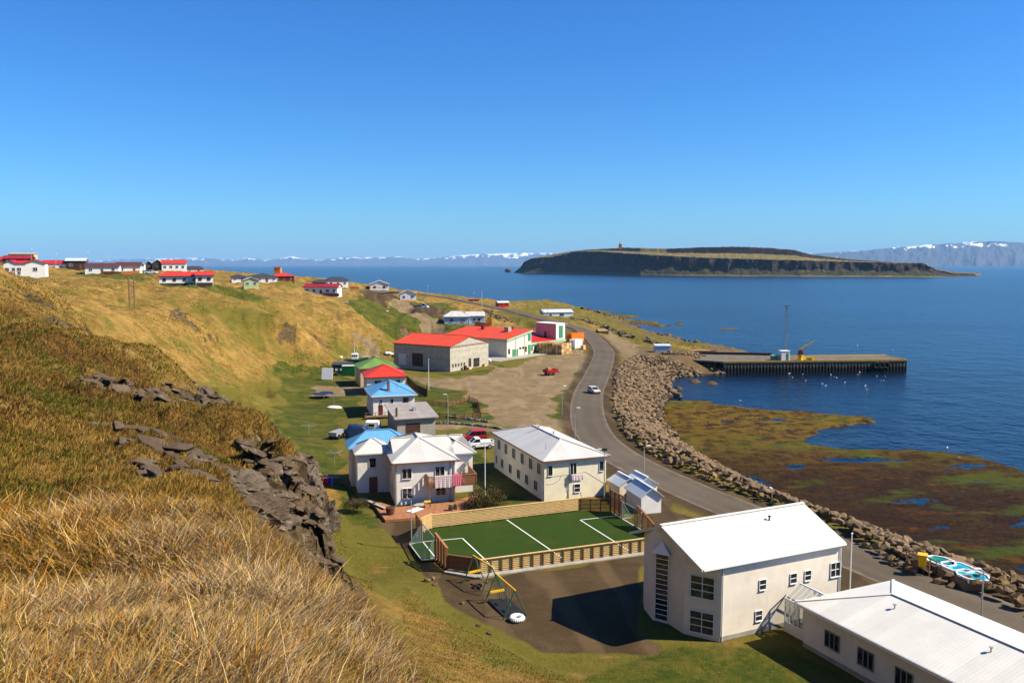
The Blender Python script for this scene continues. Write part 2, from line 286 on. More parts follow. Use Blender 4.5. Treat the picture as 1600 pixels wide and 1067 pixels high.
for _m in (M['crate'],):
    _t = _m.node_tree; _p = _t.nodes['Principled BSDF']; _l = _p.inputs['Base Color'].links[0].from_socket; _i = _t.nodes.new('ShaderNodeObjectInfo'); _x = _t.nodes.new('ShaderNodeMix'); _x.data_type = 'RGBA'; _x.blend_type = 'MULTIPLY'; _x.inputs[0].default_value = 1; _r = _t.nodes.new('ShaderNodeMapRange'); _r.inputs[3].default_value = .35; _r.inputs[4].default_value = 1.3; _t.links.new(_i.outputs['Random'], _r.inputs[0]); _t.links.new(_l, _x.inputs[6]); _t.links.new(_r.outputs[0], _x.inputs[7]); _t.links.new(_x.outputs[2], _p.inputs['Base Color'])
M['navy'] = mat('navy tarpaulin', (.01, .025, .08), .45, .2, 3)
M['pink'] = mat('pink cotton', (.70, .16, .22), .9, .1, 6)
M['red_cloth'] = mat('red cloth', (.60, .01, .02), .8, .1, 6)
M['blue_cloth'] = mat('blue cloth', (.01, .04, .50), .8, .1, 6)
M['terracotta'] = mat('brown terracotta', (.12, .04, .02), .7, .1, 5)
M['salmon'] = mat('faded pink render', (.56, .27, .24), .8, .08, .8, dirt=(.5, .34, .3, .4))
M['slate'] = mat('grey stone rubble', (.16, .15, .14), .9, .25, 3, bump=.5)
def stripes(name, a, b, sc, ax='X'):
    t = NT(name); uv = t.coord('UV'); wv = t.n('ShaderNodeTexWave', {'bands_direction': ax}, Vector=uv, Scale=sc); wv2 = t.n('ShaderNodeTexWave', {'bands_direction': 'Y' if ax == 'X' else 'X'}, Vector=uv, Scale=sc)
    return t.out(t.mix(t.math('MULTIPLY', wv.outputs['Fac'], wv2.outputs['Fac']), a, b), .9)
M['check_cloth'] = stripes('red white check cloth', (.62, .6, .58), (.40, .03, .07), 1.4)
t = NT('window glass'); ob = t.coord('Object', (.7, .7, .9)); cc = t.mix(t.rng(t.noise(ob, 1.3, 2), .5, .62), (.012, .014, .018), (.06, .055, .045)); M['glass'] = t.out(cc, .08, .6)
t = NT('clear glass'); t.b.inputs['Alpha'].default_value = .35; M['clear_glass'] = t.out((.25, .32, .30), .05, .8)
t = NT('net'); t.b.inputs['Alpha'].default_value = .30; M['net'] = t.out((.25, .42, .34), .8, .1)
t = NT('artificial turf'); ob = t.coord('Object'); c = t.mix(t.noise(ob, .7, 4), (.010, .034, .002), (.024, .055, .004)); c = t.mix(t.rng(t.noise(ob, 9, 4), .35, .7), c, (.030, .048, .006)); c = t.mix(t.rng(t.noise(ob, .25, 5, .7), .5, .68, 0, .55), c, (.05, .055, .012)); M['turf'] = t.out(c, .95, .1); t.bump(t.noise(ob, 30, 3), .6, .03)
def asphalt(name, a, b, ver):
    t = NT(name); ob = t.coord('Object'); n = t.noise(ob, .12, 5, .6); c = t.mix(t.rng(n, .3, .7), a, b); c = t.mix(t.rng(t.noise(ob, 2.2, 6, .7), .35, .8), c, ver)
    uv = t.coord('UV'); sep = t.n('ShaderNodeSeparateXYZ', Vector=uv)
    tr = t.math('ABSOLUTE', t.math('SUBTRACT', t.math('ABSOLUTE', t.math('SUBTRACT', sep.outputs[0], .5)), .22)); c = t.mix(t.rng(tr, .0, .16, .18, 0.), c, tuple(x * 1.35 for x in b))
    ed = t.math('ABSOLUTE', t.math('SUBTRACT', sep.outputs[0], .5)); c = t.mix(t.rng(t.math('ADD', ed, t.math('MULTIPLY', t.noise(ob, .5, 6, .7), .34)), .56, .70), c, (.15, .115, .08))
    t.bump(t.noise(ob, 14, 6, .8), .35, .02); return t.out(c, .9, .2)
M['asphalt'] = asphalt('worn asphalt', (.070, .054, .036), (.105, .083, .058), (.075, .058, .040))
def rockmat(name, a, b, lich, sc=1.):
    t = NT(name); ob = t.coord('Object'); n = t.noise(ob, .9 * sc, 6, .7); c = t.mix(t.rng(n, .3, .7), a, b); c = t.mix(t.rng(t.noise(ob, 2.3 * sc, 5, .7), .56, .66, 0, .75), c, lich); c = t.mix(t.rng(t.noise(ob, 7 * sc, 5, .8), .55, .75, 0, .6), c, tuple(x * .35 for x in a))
    inf = t.n('ShaderNodeObjectInfo'); c = t.mix(t.math('MULTIPLY', inf.outputs['Random'], .45), c, (.10, .065, .04)); wn_ = t.n('ShaderNodeTexWhiteNoise', {'noise_dimensions': '1D'}, W=inf.outputs['Random']); c = t.mix(t.rng(wn_.outputs[0], .7, 1., 0, .3), c, (.19, .16, .12))
    t.bump(t.noise(ob, 6 * sc, 8, .75), .9, .10); return t.out(c, .9, .2)
M['boulder'] = rockmat('brown basalt boulder', (.075, .043, .019), (.25, .15, .062), (.33, .225, .105), .8)
M['crag'] = rockmat('lichened basalt', (.065, .044, .028), (.155, .112, .072), (.34, .30, .24), 1.3)
# ground
t = NT('hillside ground')
ob = t.coord('Object'); A1 = t.n('ShaderNodeAttribute', {'attribute_name': 'm1'}); A2 = t.n('ShaderNodeAttribute', {'attribute_name': 'm2'})
s1 = t.n('ShaderNodeSeparateColor', Color=A1.outputs['Color']); s2 = t.n('ShaderNodeSeparateColor', Color=A2.outputs['Color'])
nb = t.noise(ob, .045, 5, .6); nm = t.noise(ob, .35, 6, .65); nf = t.noise(ob, 2.6, 6, .7); nx = t.noise(ob, 11, 5, .7)
stv = t.coord('Object', (.25, 2.2, .5), (0, 0, R(35))); nst = t.noise(stv, .55, 5, .65)
straw = t.mix(t.rng(nm, .36, .64), (.22, .15, .045), (.44, .30, .11)); straw = t.mix(t.rng(nf, .42, .72, 0, .7), straw, (.16, .085, .025)); straw = t.mix(t.rng(t.noise(ob, .16, 5, .65), .50, .62, 0, .75), straw, (.15, .13, .025)); straw = t.mix(t.rng(t.noise(ob, .9, 6, .75), .56, .66, 0, .7), straw, (.11, .06, .022)); straw = t.mix(t.rng(nst, .5, .7, 0, .55), straw, (.47, .34, .15))
green = t.mix(t.rng(nf, .3, .7), (.085, .105, .014), (.14, .15, .022))
pz = t.n('ShaderNodeSeparateXYZ', Vector=t.n('ShaderNodeNewGeometry').outputs['Position']).outputs[2]; low = t.rng(pz, 3.5, 14, .17, 0)
gm = t.rng(t.math('ADD', t.math('ADD', nb, low), t.math('MULTIPLY', nm, .9)), .95, 1.10); hill = t.mix(t.math('MULTIPLY', gm, .8), straw, green)
heath = t.mix(t.rng(nf, .35, .65), (.06, .032, .014), (.22, .125, .04))
def wt(sock, amp=.5): return t.rng(t.math('ADD', sock, t.math('MULTIPLY', t.math('SUBTRACT', t.math('ADD', t.math('MULTIPLY', nm, .6), t.math('MULTIPLY', nf, .4)), .5), amp * 2)), .38, .62)
c = t.mix(wt(s2.outputs[1], .7), hill, heath)
lawn = t.mix(t.rng(nm, .35, .65), (.034, .072, .008), (.095, .112, .015)); lawn = t.mix(t.rng(nf, .48, .66, 0, .6), lawn, (.17, .15, .03)); lawn = t.mix(t.rng(t.noise(ob, .22, 5, .65), .50, .62, 0, .8), lawn, (.17, .14, .04)); lawn = t.mix(t.rng(t.noise(ob, .6, 5, .7), .56, .66, 0, .7), lawn, (.028, .06, .008))
c = t.mix(wt(s1.outputs[0], .45), c, lawn)
dirt = t.mix(t.rng(nm, .35, .65), (.19, .145, .105), (.285, .23, .17)); dirt = t.mix(t.rng(nf, .4, .7, 0, .6), dirt, (.17, .13, .09)); dirt = t.mix(t.rng(t.noise(t.coord('Object', (1, .3, 1), (0, 0, R(-25))), .35, 5, .6), .52, .62, 0, .5), dirt, (.34, .28, .21)); c = t.mix(wt(s1.outputs[1], .35), c, dirt)
grav = t.mix(t.rng(nm, .35, .65), (.075, .053, .034), (.115, .083, .055)); grav = t.mix(t.rng(nx, .4, .65), grav, (.05, .036, .024)); grav = t.mix(t.rng(nx, .64, .72, 0, .7), grav, (.22, .17, .12)); trk = t.n('ShaderNodeTexWave', {'bands_direction': 'DIAGONAL'}, Vector=t.coord('Object', (1, .35, 1), (0, 0, R(20))), Scale=.09, Distortion=9, Detail=3, Detail_Scale=.6); grav = t.mix(t.rng(trk.outputs['Fac'], .72, .95, 0, .4), grav, (.17, .13, .09)); grav = t.mix(t.rng(t.noise(ob, .3, 4, .6), .55, .7, 0, .55), grav, (.045, .034, .024)); c = t.mix(wt(s1.outputs[2], .3), c, grav)
nr = t.noise(t.coord('Object', (1, 1, 2.2)), 1.1, 7, .72); rk = t.mix(t.rng(nr, .35, .62), (.075, .055, .038), (.27, .205, .145)); rk = t.mix(t.rng(t.noise(ob, 1.7, 5, .7), .57, .66), rk, (.42, .36, .28)); rk = t.mix(t.rng(nx, .5, .7, 0, .6), rk, (.05, .035, .025))
rw = wt(A1.outputs['Alpha'], .45); c = t.mix(rw, c, rk)
nsw = t.noise(t.coord('Object', (.5, 1, 1)), .16, 6, .65, .4); sw = t.mix(t.rng(nsw, .40, .56), (.045, .015, .008), (.075, .040, .009)); sw = t.mix(t.rng(t.noise(ob, .42, 5, .7), .58, .72, 0, .6), sw, (.12, .055, .014)); sw = t.mix(t.rng(t.noise(ob, 1.8, 6, .8), .38, .62, 0, .9), sw, (.016, .008, .005)); sw = t.mix(t.rng(t.noise(ob, .09, 4, .6), .56, .66, 0, .7), sw, (.06, .095, .012))
sw = t.mix(t.rng(t.noise(t.coord('Object', (.6, 1, 1)), .06, 5, .6), .52, .60, 0, .9), sw, (.075, .115, .012)); sw = t.mix(t.rng(nx, .58, .72, 0, .7), sw, (.20, .11, .03)); sw = t.mix(t.rng(t.noise(ob, .7, 6, .8), .55, .68, 0, .8), sw, (.010, .006, .005)); py_ = t.n('ShaderNodeSeparateXYZ', Vector=t.n('ShaderNodeNewGeometry').outputs['Position']).outputs[1]; up_ = t.rng(py_, 110, 165); sw = t.mix(t.math('MULTIPLY', up_, t.rng(t.noise(ob, .35, 6, .75), .40, .58, 0, .85)), sw, (.23, .16, .016)); sw = t.mix(t.rng(t.noise(t.coord('Object', (.4, 1, 1)), .30, 6, .75), .56, .68, 0, .65), sw, (.21, .080, .014)); c = t.mix(t.rng(s2.outputs[0], .4, .6), c, sw)
sh = t.mix(t.rng(nf, .3, .7), (.20, .155, .105), (.11, .08, .055)); c = t.mix(wt(s2.outputs[2], .4), c, sh)
c = t.mix(1., c, (.75, .67, .47), 'MULTIPLY'); t.out(c, .95, .12)
hgt = t.math('ADD', t.math('MULTIPLY', nf, 1.), t.math('ADD', t.math('MULTIPLY', nx, .45), t.math('ADD', t.math('MULTIPLY', t.math('MULTIPLY', nr, rw), 3.), t.math('MULTIPLY', t.math('MULTIPLY', t.noise(ob, 1.4, 6, .8), s2.outputs[0]), 3.))))
flat = t.math('SUBTRACT', 1., t.math('MULTIPLY', t.math('MAXIMUM', s1.outputs[1], s1.outputs[2]), .75))
bn = t.bump(hgt, 1., .22); t.set(bn, 'Strength', flat)
M['ground'] = t.m
# sea
t = NT('sea water'); ob = t.coord('Object')
n1 = t.noise(t.coord('Object', (1, .8, 1), (0, 0, R(25))), .55, 4, .6); n2 = t.noise(ob, .10, 4, .6); n3 = t.noise(t.coord('Object', (.35, 1, 1), (0, 0, R(-8))), .012, 4, .55); n4 = t.noise(t.coord('Object', (.25, 1, 1), (0, 0, R(-6))), .0022, 4, .6)
hh = t.math('ADD', t.math('MULTIPLY', n1, .5), t.math('MULTIPLY', n2, 1.6)); bb = t.bump(hh, 1., .55)
c = t.mix(t.rng(t.math('ADD', t.math('MULTIPLY', n3, .5), t.math('MULTIPLY', n4, .5)), .40, .60), (.0003, .0035, .011), (.0016, .020, .050))
t.out(c, .12, .15); M['sea'] = t.m
t.set(t.b, 'Roughness', .22)
# ------------------------------------------------------------------ mesh helpers
def link(o, parent=None):
    sc.collection.objects.link(o)
    if parent is not None: o.parent = parent
    return o
def raw(name, v, f, m=None, parent=None, smooth=False):
    me = bpy.data.meshes.new(name); me.from_pydata([tuple(map(float, p)) for p in v], [], f); me.update()
    if m: me.materials.append(M[m] if isinstance(m, str) else m)
    if smooth: me.polygons.foreach_set('use_smooth', [True] * len(me.polygons))
    return link(bpy.data.objects.new(name, me), parent)
def fast(name, V, F, m, smooth=False, parent=None):
    """V (n,3) array, F (k,4) or (k,3) array"""
    me = bpy.data.meshes.new(name); k, c = F.shape
    me.vertices.add(len(V)); me.vertices.foreach_set('co', np.asarray(V, np.float32).ravel())
    me.loops.add(k * c); me.loops.foreach_set('vertex_index', F.astype(np.int32).ravel()); me.polygons.add(k); me.polygons.foreach_set('loop_start', np.arange(0, k * c, c, dtype=np.int32))
    if smooth: me.polygons.foreach_set('use_smooth', np.ones(k, bool))
    me.materials.append(M[m]); me.update(calc_edges=True); return link(bpy.data.objects.new(name, me), parent)
def props(o, label=None, cat=None, group=None, kind=None):
    if label: o['label'] = label
    if cat: o['category'] = cat
    if group: o['group'] = group
    if kind: o['kind'] = kind
    return o
def thing(name, label, cat, loc, rotz=0, group=None):
    o = bpy.data.objects.new(name, None); link(o); o.location = loc; o.rotation_euler = (0, 0, rotz); o.empty_display_size = .3
    return props(o, label, cat, group)
def dup(o, loc, rotz=None, label=None, parent=None, scale=None):
    c = o.copy(); link(c, parent)
    if loc is not None: c.location = loc
    if rotz is not None: c.rotation_euler = (0, 0, rotz)
    if scale: c.scale = (scale,) * 3
    if label: c['label'] = label
    for ch in o.children: dup(ch, None, parent=c)
    return c
class MB:
    def __init__(s): s.v = []; s.f = []
    def add(s, v, f): k = len(s.v); s.v += [tuple(p) for p in v]; s.f += [tuple(i + k for i in q) for q in f]; return s
    def box(s, x0, x1, y0, y1, z0, z1):
        return s.add([(x0, y0, z0), (x1, y0, z0), (x1, y1, z0), (x0, y1, z0), (x0, y0, z1), (x1, y0, z1), (x1, y1, z1), (x0, y1, z1)], [(3, 2, 1, 0), (4, 5, 6, 7), (0, 1, 5, 4), (1, 2, 6, 5), (2, 3, 7, 6), (3, 0, 4, 7)])
    def beam(s, a, b, w, h=None):
        a, b = Vector(a), Vector(b); h = w if h is None else h; d = (b - a).normalized(); up = Vector((0, 0, 1)) if abs(d.z) < .95 else Vector((0, 1, 0))
        x = d.cross(up).normalized() * w / 2; y = x.cross(d).normalized() * h / 2; P = [p + i * x + j * y for p in (a, b) for i, j in ((-1, -1), (1, -1), (1, 1), (-1, 1))]
        return s.add(P, [(0, 1, 2, 3), (7, 6, 5, 4), (0, 4, 5, 1), (1, 5, 6, 2), (2, 6, 7, 3), (3, 7, 4, 0)])
    def cyl(s, a, b, r0, r1=None, n=10):
        a, b = Vector(a), Vector(b); r1 = r0 if r1 is None else r1; d = (b - a).normalized(); up = Vector((0, 0, 1)) if abs(d.z) < .95 else Vector((1, 0, 0)); x = d.cross(up).normalized(); y = d.cross(x)
        P = [p + (x * math.cos(2 * PI * i / n) + y * math.sin(2 * PI * i / n)) * r for p, r in ((a, r0), (b, r1)) for i in range(n)]
        return s.add(P, [tuple(range(n)), tuple(range(2 * n - 1, n - 1, -1))] + [(i, i + n, (i + 1) % n + n, (i + 1) % n) for i in range(n)])
    def ext(s, poly, z0, z1):
        n = len(poly); return s.add([(p[0], p[1], z0) for p in poly] + [(p[0], p[1], z1) for p in poly], [tuple(range(n - 1, -1, -1)), tuple(range(n, 2 * n))] + [(i, (i + 1) % n, (i + 1) % n + n, i + n) for i in range(n)])
    def extx(s, poly, x0, x1):   # poly in (y, z)
        n = len(poly); return s.add([(x0, p[0], p[1]) for p in poly] + [(x1, p[0], p[1]) for p in poly], [tuple(range(n - 1, -1, -1)), tuple(range(n, 2 * n))] + [(i, (i + 1) % n, (i + 1) % n + n, i + n) for i in range(n)])
    def exty(s, poly, y0, y1):   # poly in (x, z)
        n = len(poly); return s.add([(p[0], y0, p[1]) for p in poly] + [(p[0], y1, p[1]) for p in poly], [tuple(range(n)), tuple(range(2 * n - 1, n - 1, -1))] + [(i, i + n, (i + 1) % n + n, (i + 1) % n) for i in range(n)])
    def ball(s, c, r, n=8, m=6, sz=(1, 1, 1)):
        P = [(c[0], c[1], c[2] - r * sz[2])]
        for j in range(1, m):
            a = -PI / 2 + PI * j / m
            P += [(c[0] + r * sz[0] * math.cos(a) * math.cos(2 * PI * i / n), c[1] + r * sz[1] * math.cos(a) * math.sin(2 * PI * i / n), c[2] + r * sz[2] * math.sin(a)) for i in range(n)]
        P.append((c[0], c[1], c[2] + r * sz[2])); F = [(0, 1 + (i + 1) % n, 1 + i) for i in range(n)]
        for j in range(m - 2): F += [(1 + j * n + i, 1 + j * n + (i + 1) % n, 1 + (j + 1) * n + (i + 1) % n, 1 + (j + 1) * n + i) for i in range(n)]
        e = len(P) - 1; F += [(e - n + i, e - n + (i + 1) % n, e) for i in range(n)]; return s.add(P, F)
    def torus(s, c, R0, r, n=20, m=8, sz=1, axis='z'):
        P = []
        for i in range(n):
            for j in range(m):
                a, b = 2 * PI * i / n, 2 * PI * j / m; q = (math.cos(a) * (R0 + r * math.cos(b)), math.sin(a) * (R0 + r * math.cos(b)), r * sz * math.sin(b)); P.append((c[0] + q[0], c[1] + q[1], c[2] + q[2]) if axis == 'z' else (c[0] + q[0], c[1] + q[2], c[2] + q[1]))
        return s.add(P, [(i * m + j, ((i + 1) % n) * m + j, ((i + 1) % n) * m + (j + 1) % m, i * m + (j + 1) % m) for i in range(n) for j in range(m)])
    def build(s, name, m, parent=None, smooth=False, bevel=0):
        o = raw(name, s.v, s.f, m, parent, smooth); me = o.data
        if bevel:
            b = bmesh.new(); b.from_mesh(me); bmesh.ops.recalc_face_normals(b, faces=b.faces); bmesh.ops.bevel(b, geom=list(b.edges), offset=bevel, segments=1, affect='EDGES'); b.to_mesh(me); b.free()
        uvs(me); return o
def uvs(me):
    lay = me.uv_layers.new(name='UV'); vs = me.vertices
    for p in me.polygons:
        n = p.normal; h = Vector((-n.y, n.x, 0)) if abs(n.z) < .999 else Vector((1, 0, 0)); h.normalize(); g = n.cross(h)
        for li in p.loop_indices:
            q = vs[me.loops[li].vertex_index].co; lay.data[li].uv = (q.dot(h), q.dot(g))
# ------------------------------------------------------------------ ground sheet (fine where the camera looks, coarse behind)
angs = np.concatenate([np.linspace(-175, -46, 44)[:-1], np.linspace(-46, -34, 30)[:-1], np.linspace(-34, 34, 1000), np.linspace(34, 50, 40)[1:], np.linspace(50, 175, 44)[1:]]) * PI / 180
rad = np.exp(np.linspace(math.log(1.0), math.log(1250), 1000)); AA, RR = np.meshgrid(angs, rad)
X = RR * np.sin(AA); Y = RR * np.cos(AA)
Z = terr(X, Y); na, nr_ = len(angs), len(rad)
cdist = np.where(inside(X, Y, COAST), 1, -1) * segdist(X, Y, COAST)
def spot(L):
    w = np.zeros(X.shape)
    for px, py, dd, rr in L:
        p = pd(px, py, dd); q = np.sqrt((X - p[0]) ** 2 + (Y - p[1]) ** 2) / rr; w = np.maximum(w, np.clip(1.25 - q, 0, 1))
    return w
rock = spot([(115, 505, 50, 3), (175, 555, 44, 2.6), (235, 592, 37, 2.6), (280, 625, 32, 2.2), (320, 640, 32, 3.0), (300, 700, 22, 1.4), (345, 670, 27, 1.6), (330, 625, 36, 2.4), (380, 690, 25, 2), (440, 705, 26, 2.6), (470, 760, 21, 2.4), (505, 800, 19, 2.2), (523, 860, 17.5, 2.0), (400, 760, 17, 2.0), (430, 800, 16.5, 2.0), (340, 790, 15.5, 2.4), (270, 800, 14.5, 1.6), (360, 830, 14, 1.6),
    (60, 470, 60, 2.5), (180, 650, 23, 1.2), (220, 700, 18.5, 1.3), (10, 790, 10.5, 1.0), (290, 490, 178, 5), (470, 512, 232, 8), (490, 522, 236, 6), (640, 512, 292, 6), (580, 500, 285, 7)])
rock += .25 * spot([(300, 760, 16, 3.5), (220, 640, 26, 6), (180, 580, 34, 6), (250, 700, 20, 4), (380, 680, 26, 4)])
gyy, gxx = np.gradient(Z); rx = np.gradient(RR, axis=0); tx = np.gradient(AA, axis=1) * RR
steep = np.hypot(gyy / rx, gxx / tx)
rock = np.clip(rock * (.42 + 1.9 * fbm(X / 2.4, Y / 2.4, Z / 2.4, 4, s=60)) + sstep(1.0, 1.7, steep) * .55 * (cdist > 6), 0, 1) * (RR > 8.3) * (1 - (X / np.maximum(Y, .1) > -.195) * (RR < 30) * (Y > 0))
rock = np.maximum(rock, (cdist > 0) * (cdist < 30) * (Y > 300) * sstep(.36, .5, steep) * .6)
# break the rock up
f1, c1 = facets(X / 2.6 + Z / 3, Y / 2.6 + Z / 2, 70); f2, c2 = facets(X / .9 + Z / .8, Y / .9 - Z / 1.1, 80); f3, c3 = facets(X / .35 + Z / .4, Y / .35 + Z / .3, 90)
sc_r = np.where(RR > 100, 2.0, 1.0)
dz = rock * (f1 * .8 * sc_r + f2 * .42 + f3 * .2 - (1 - c1) * .32 - (1 - c2) * .2) * sstep(.25, .7, rock)
# hummocks on the near hillside
hum = sstep(8, 12, RR) * (1 - sstep(90, 140, RR)) * (Z > 9) * (1 - rock)
Z = Z + dz + hum * np.abs(fbm(X / 1.6, Y / 1.6, o=4, s=101)) * (.10 + .4 * sstep(12, 40, RR)) + hum * (np.abs(fbm(X / .7, Y / .7, o=3, s=191)) - .2) * .45 * (1 - sstep(30, 60, RR))
Z = Z + (RR < 9) * (fbm(X / .9, Y / .9, o=3, s=44) * .10)
# spill sideways so faces are not pure heightfield
sx = rock * fbm(X / 1.2, Y / 1.2, Z / .7, 4, s=110) * .55; sy = rock * fbm(X / 1.2 + 40, Y / 1.2, Z / .7, 4, s=111) * .55
V = np.stack([X + sx, Y + sy, Z], -1).reshape(-1, 3)
i0 = (np.arange(nr_ - 1)[:, None] * na + np.arange(na - 1)[None, :]).ravel()
ground = fast('ground', V, np.stack([i0, i0 + 1, i0 + na + 1, i0 + na], 1)[:, ::-1], 'ground', True); props(ground, kind='structure')
WX = X + fbm(X / 6, Y / 6, o=4, s=150) * np.clip(RR / 45, .5, 3.5); WY = Y + fbm(X / 6, Y / 6, o=4, s=160) * np.clip(RR / 30, .5, 6)
Pg = lambda L, z=4.5: [tuple(gp(a, b, z)[:2]) for a, b in L]
def area(L, z=4.5, soft=1.0): return np.clip(.5 + sdist(WX, WY, Pg(L, z)) / (2 * soft), 0, 1)
lawn = np.maximum.reduce([
    area([(430, 590), (520, 580), (560, 590), (570, 650), (530, 660), (525, 690), (550, 770), (590, 800), (600, 830), (545, 830), (490, 745), (440, 690)]) * .8,
    area([(640, 592), (700, 596), (745, 625), (770, 655), (700, 668), (650, 660), (630, 600)]), area([(760, 668), (760, 760), (850, 790), (740, 800), (720, 740), (730, 700)]), area([(676, 672), (760, 690), (760, 720), (700, 700)]),
    area([(960, 722), (990, 740), (975, 755), (950, 752)]) * .9, area([(1060, 1000), (1125, 1000), (1250, 1010), (1500, 1180), (1100, 1100), (900, 1068), (1000, 1010)]) * .85,
    area([(875, 655), (868, 625), (890, 605), (905, 590), (916, 572), (925, 572), (912, 600), (900, 630), (890, 655)]), area([(640, 575), (700, 590), (760, 583), (790, 570), (765, 572), (704, 585)]) * .9,
    area([(560, 470), (620, 472), (600, 485), (540, 478)], 17) * .9, area([(610, 497), (700, 490), (770, 515), (740, 522), (640, 520), (600, 510)], 10), area([(240, 449), (350, 445), (420, 447), (420, 451), (380, 452), (240, 452)], 25, 3) * .7, area([(110, 431), (250, 428), (240, 435), (130, 436)], 27.5, 3) * .6, area([(400, 447), (470, 455), (560, 470), (600, 480), (560, 480), (470, 464), (400, 455)], 21.5, 3) * .35,
    area([(820, 490), (870, 505), (905, 515), (920, 540), (900, 545), (850, 520), (800, 510), (770, 500)], 8, 3) * .55, area([(900, 495), (1000, 520), (960, 525), (920, 505)], 4.4, 3) * .7,
    area([(560, 555), (590, 545), (612, 505), (640, 490), (625, 520), (605, 545), (570, 570)], 7, 3) * .55])
dirt = np.maximum.reduce([area([(766, 572), (795, 574), (842, 556), (905, 545), (925, 556), (918, 576), (903, 598), (885, 608), (866, 630), (876, 652), (890, 668), (896, 700), (870, 680), (800, 668), (768, 652), (745, 625), (715, 600), (690, 594), (760, 585)]),
    area([(640, 590), (700, 592), (745, 602), (740, 612), (650, 598), (600, 575), (560, 562), (565, 552), (600, 560)]) * .8, area([(484, 604), (570, 600), (570, 618), (486, 616)]) * .9,
    area([(950, 520), (1010, 545), (1040, 556), (985, 562), (962, 552), (945, 535)], 4.5, 2), area([(600, 474), (640, 478), (700, 492), (690, 496), (630, 484), (590, 476)], 14.5, 2), area([(675, 658), (760, 660), (790, 668), (760, 676), (675, 664)]) * .9])
grav = np.maximum.reduce([area([(615, 830), (645, 838), (690, 893), (750, 900), (1012, 868), (1000, 985), (1045, 1002), (1040, 1012), (960, 1012), (850, 1020), (760, 978), (690, 915), (640, 870)]),
    area([(896, 690), (935, 715), (990, 752), (1060, 792), (1340, 900), (1700, 1060), (1700, 1250), (1500, 1250), (1330, 920), (1300, 930), (1130, 880), (1010, 870), (1010, 810), (960, 760), (950, 710)]) * .9,
    area([(562, 456), (600, 453.5), (628, 459), (605, 464), (570, 463)], 19, 2), area([(640, 477), (700, 479), (690, 484), (645, 482)], 14.8, 2), area([(575, 815), (640, 800), (645, 838), (640, 880), (610, 850)]) * .8])
strip_ = area([(878, 657), (866, 628), (886, 606), (903, 588), (914, 571), (926, 571), (913, 600), (901, 630), (893, 657)]); dirt = dirt * (1 - strip_); lawn = np.maximum(lawn, strip_)
roadd = segdist(X, Y, ROADW, False)
grav = np.maximum(grav, np.clip(1.45 - roadd / 6.5, 0, 1) * .75)
sea_w = np.clip(.5 + (2.2 - cdist) / 2, 0, 1) * (Z < 1.6)
shore = np.maximum(np.clip(.5 + (14 - cdist) / 4, 0, 1) * (Y > 200) * (Y < 420) * (X > 20) * .8, area([(1000, 545), (1130, 545), (1230, 555), (1130, 566), (985, 566)], 4, 3))
heather = spot([(40, 470, 62, 12), (80, 560, 27, 7), (0, 600, 20, 5), (60, 500, 45, 8), (200, 540, 50, 8), (180, 660, 21, 4), (60, 790, 11.5, 2.4), (230, 720, 17, 4), (380, 740, 18, 3), (300, 720, 20, 4), (480, 510, 235, 10), (560, 500, 280, 14), (620, 505, 285, 14), (660, 522, 278, 12), (300, 740, 17, 3), (410, 660, 28, 4)]) * .5 + .1 + .32 * fbm(X / 7, Y / 7, o=4, s=333)
heather *= (RR > 8.5)
heather = np.where(RR > 120, heather - .12, heather)
town = np.maximum(dirt, grav); rock = np.clip(rock * (1 - town), 0, 1)
n = len(V)
def attr(nm, ch):
    a = ground.data.color_attributes.new(nm, 'FLOAT_COLOR', 'POINT'); a.data.foreach_set('color', np.stack([c.reshape(-1) * np.ones(n) for c in ch], 1).astype(np.float32).ravel())
attr('m1', (lawn, dirt, grav, rock)); attr('m2', (sea_w, heather, shore, np.ones(X.shape)))
def groundz(px, py, z0):
    """height of the terrain under a point sighted at pixel; a few steps are enough on gentle ground"""
    z = z0
    for _ in range(6): p = gp(px, py, z); z = T(p[0], p[1])
    return gp(px, py, z)
# sea: one sheet to the horizon
mb = MB(); mb.add([(-60000, -3000, 0), (60000, -3000, 0), (60000, 42000, 0), (-60000, 42000, 0)], [(0, 1, 2, 3)]); props(mb.build('sea', 'sea'), kind='structure')
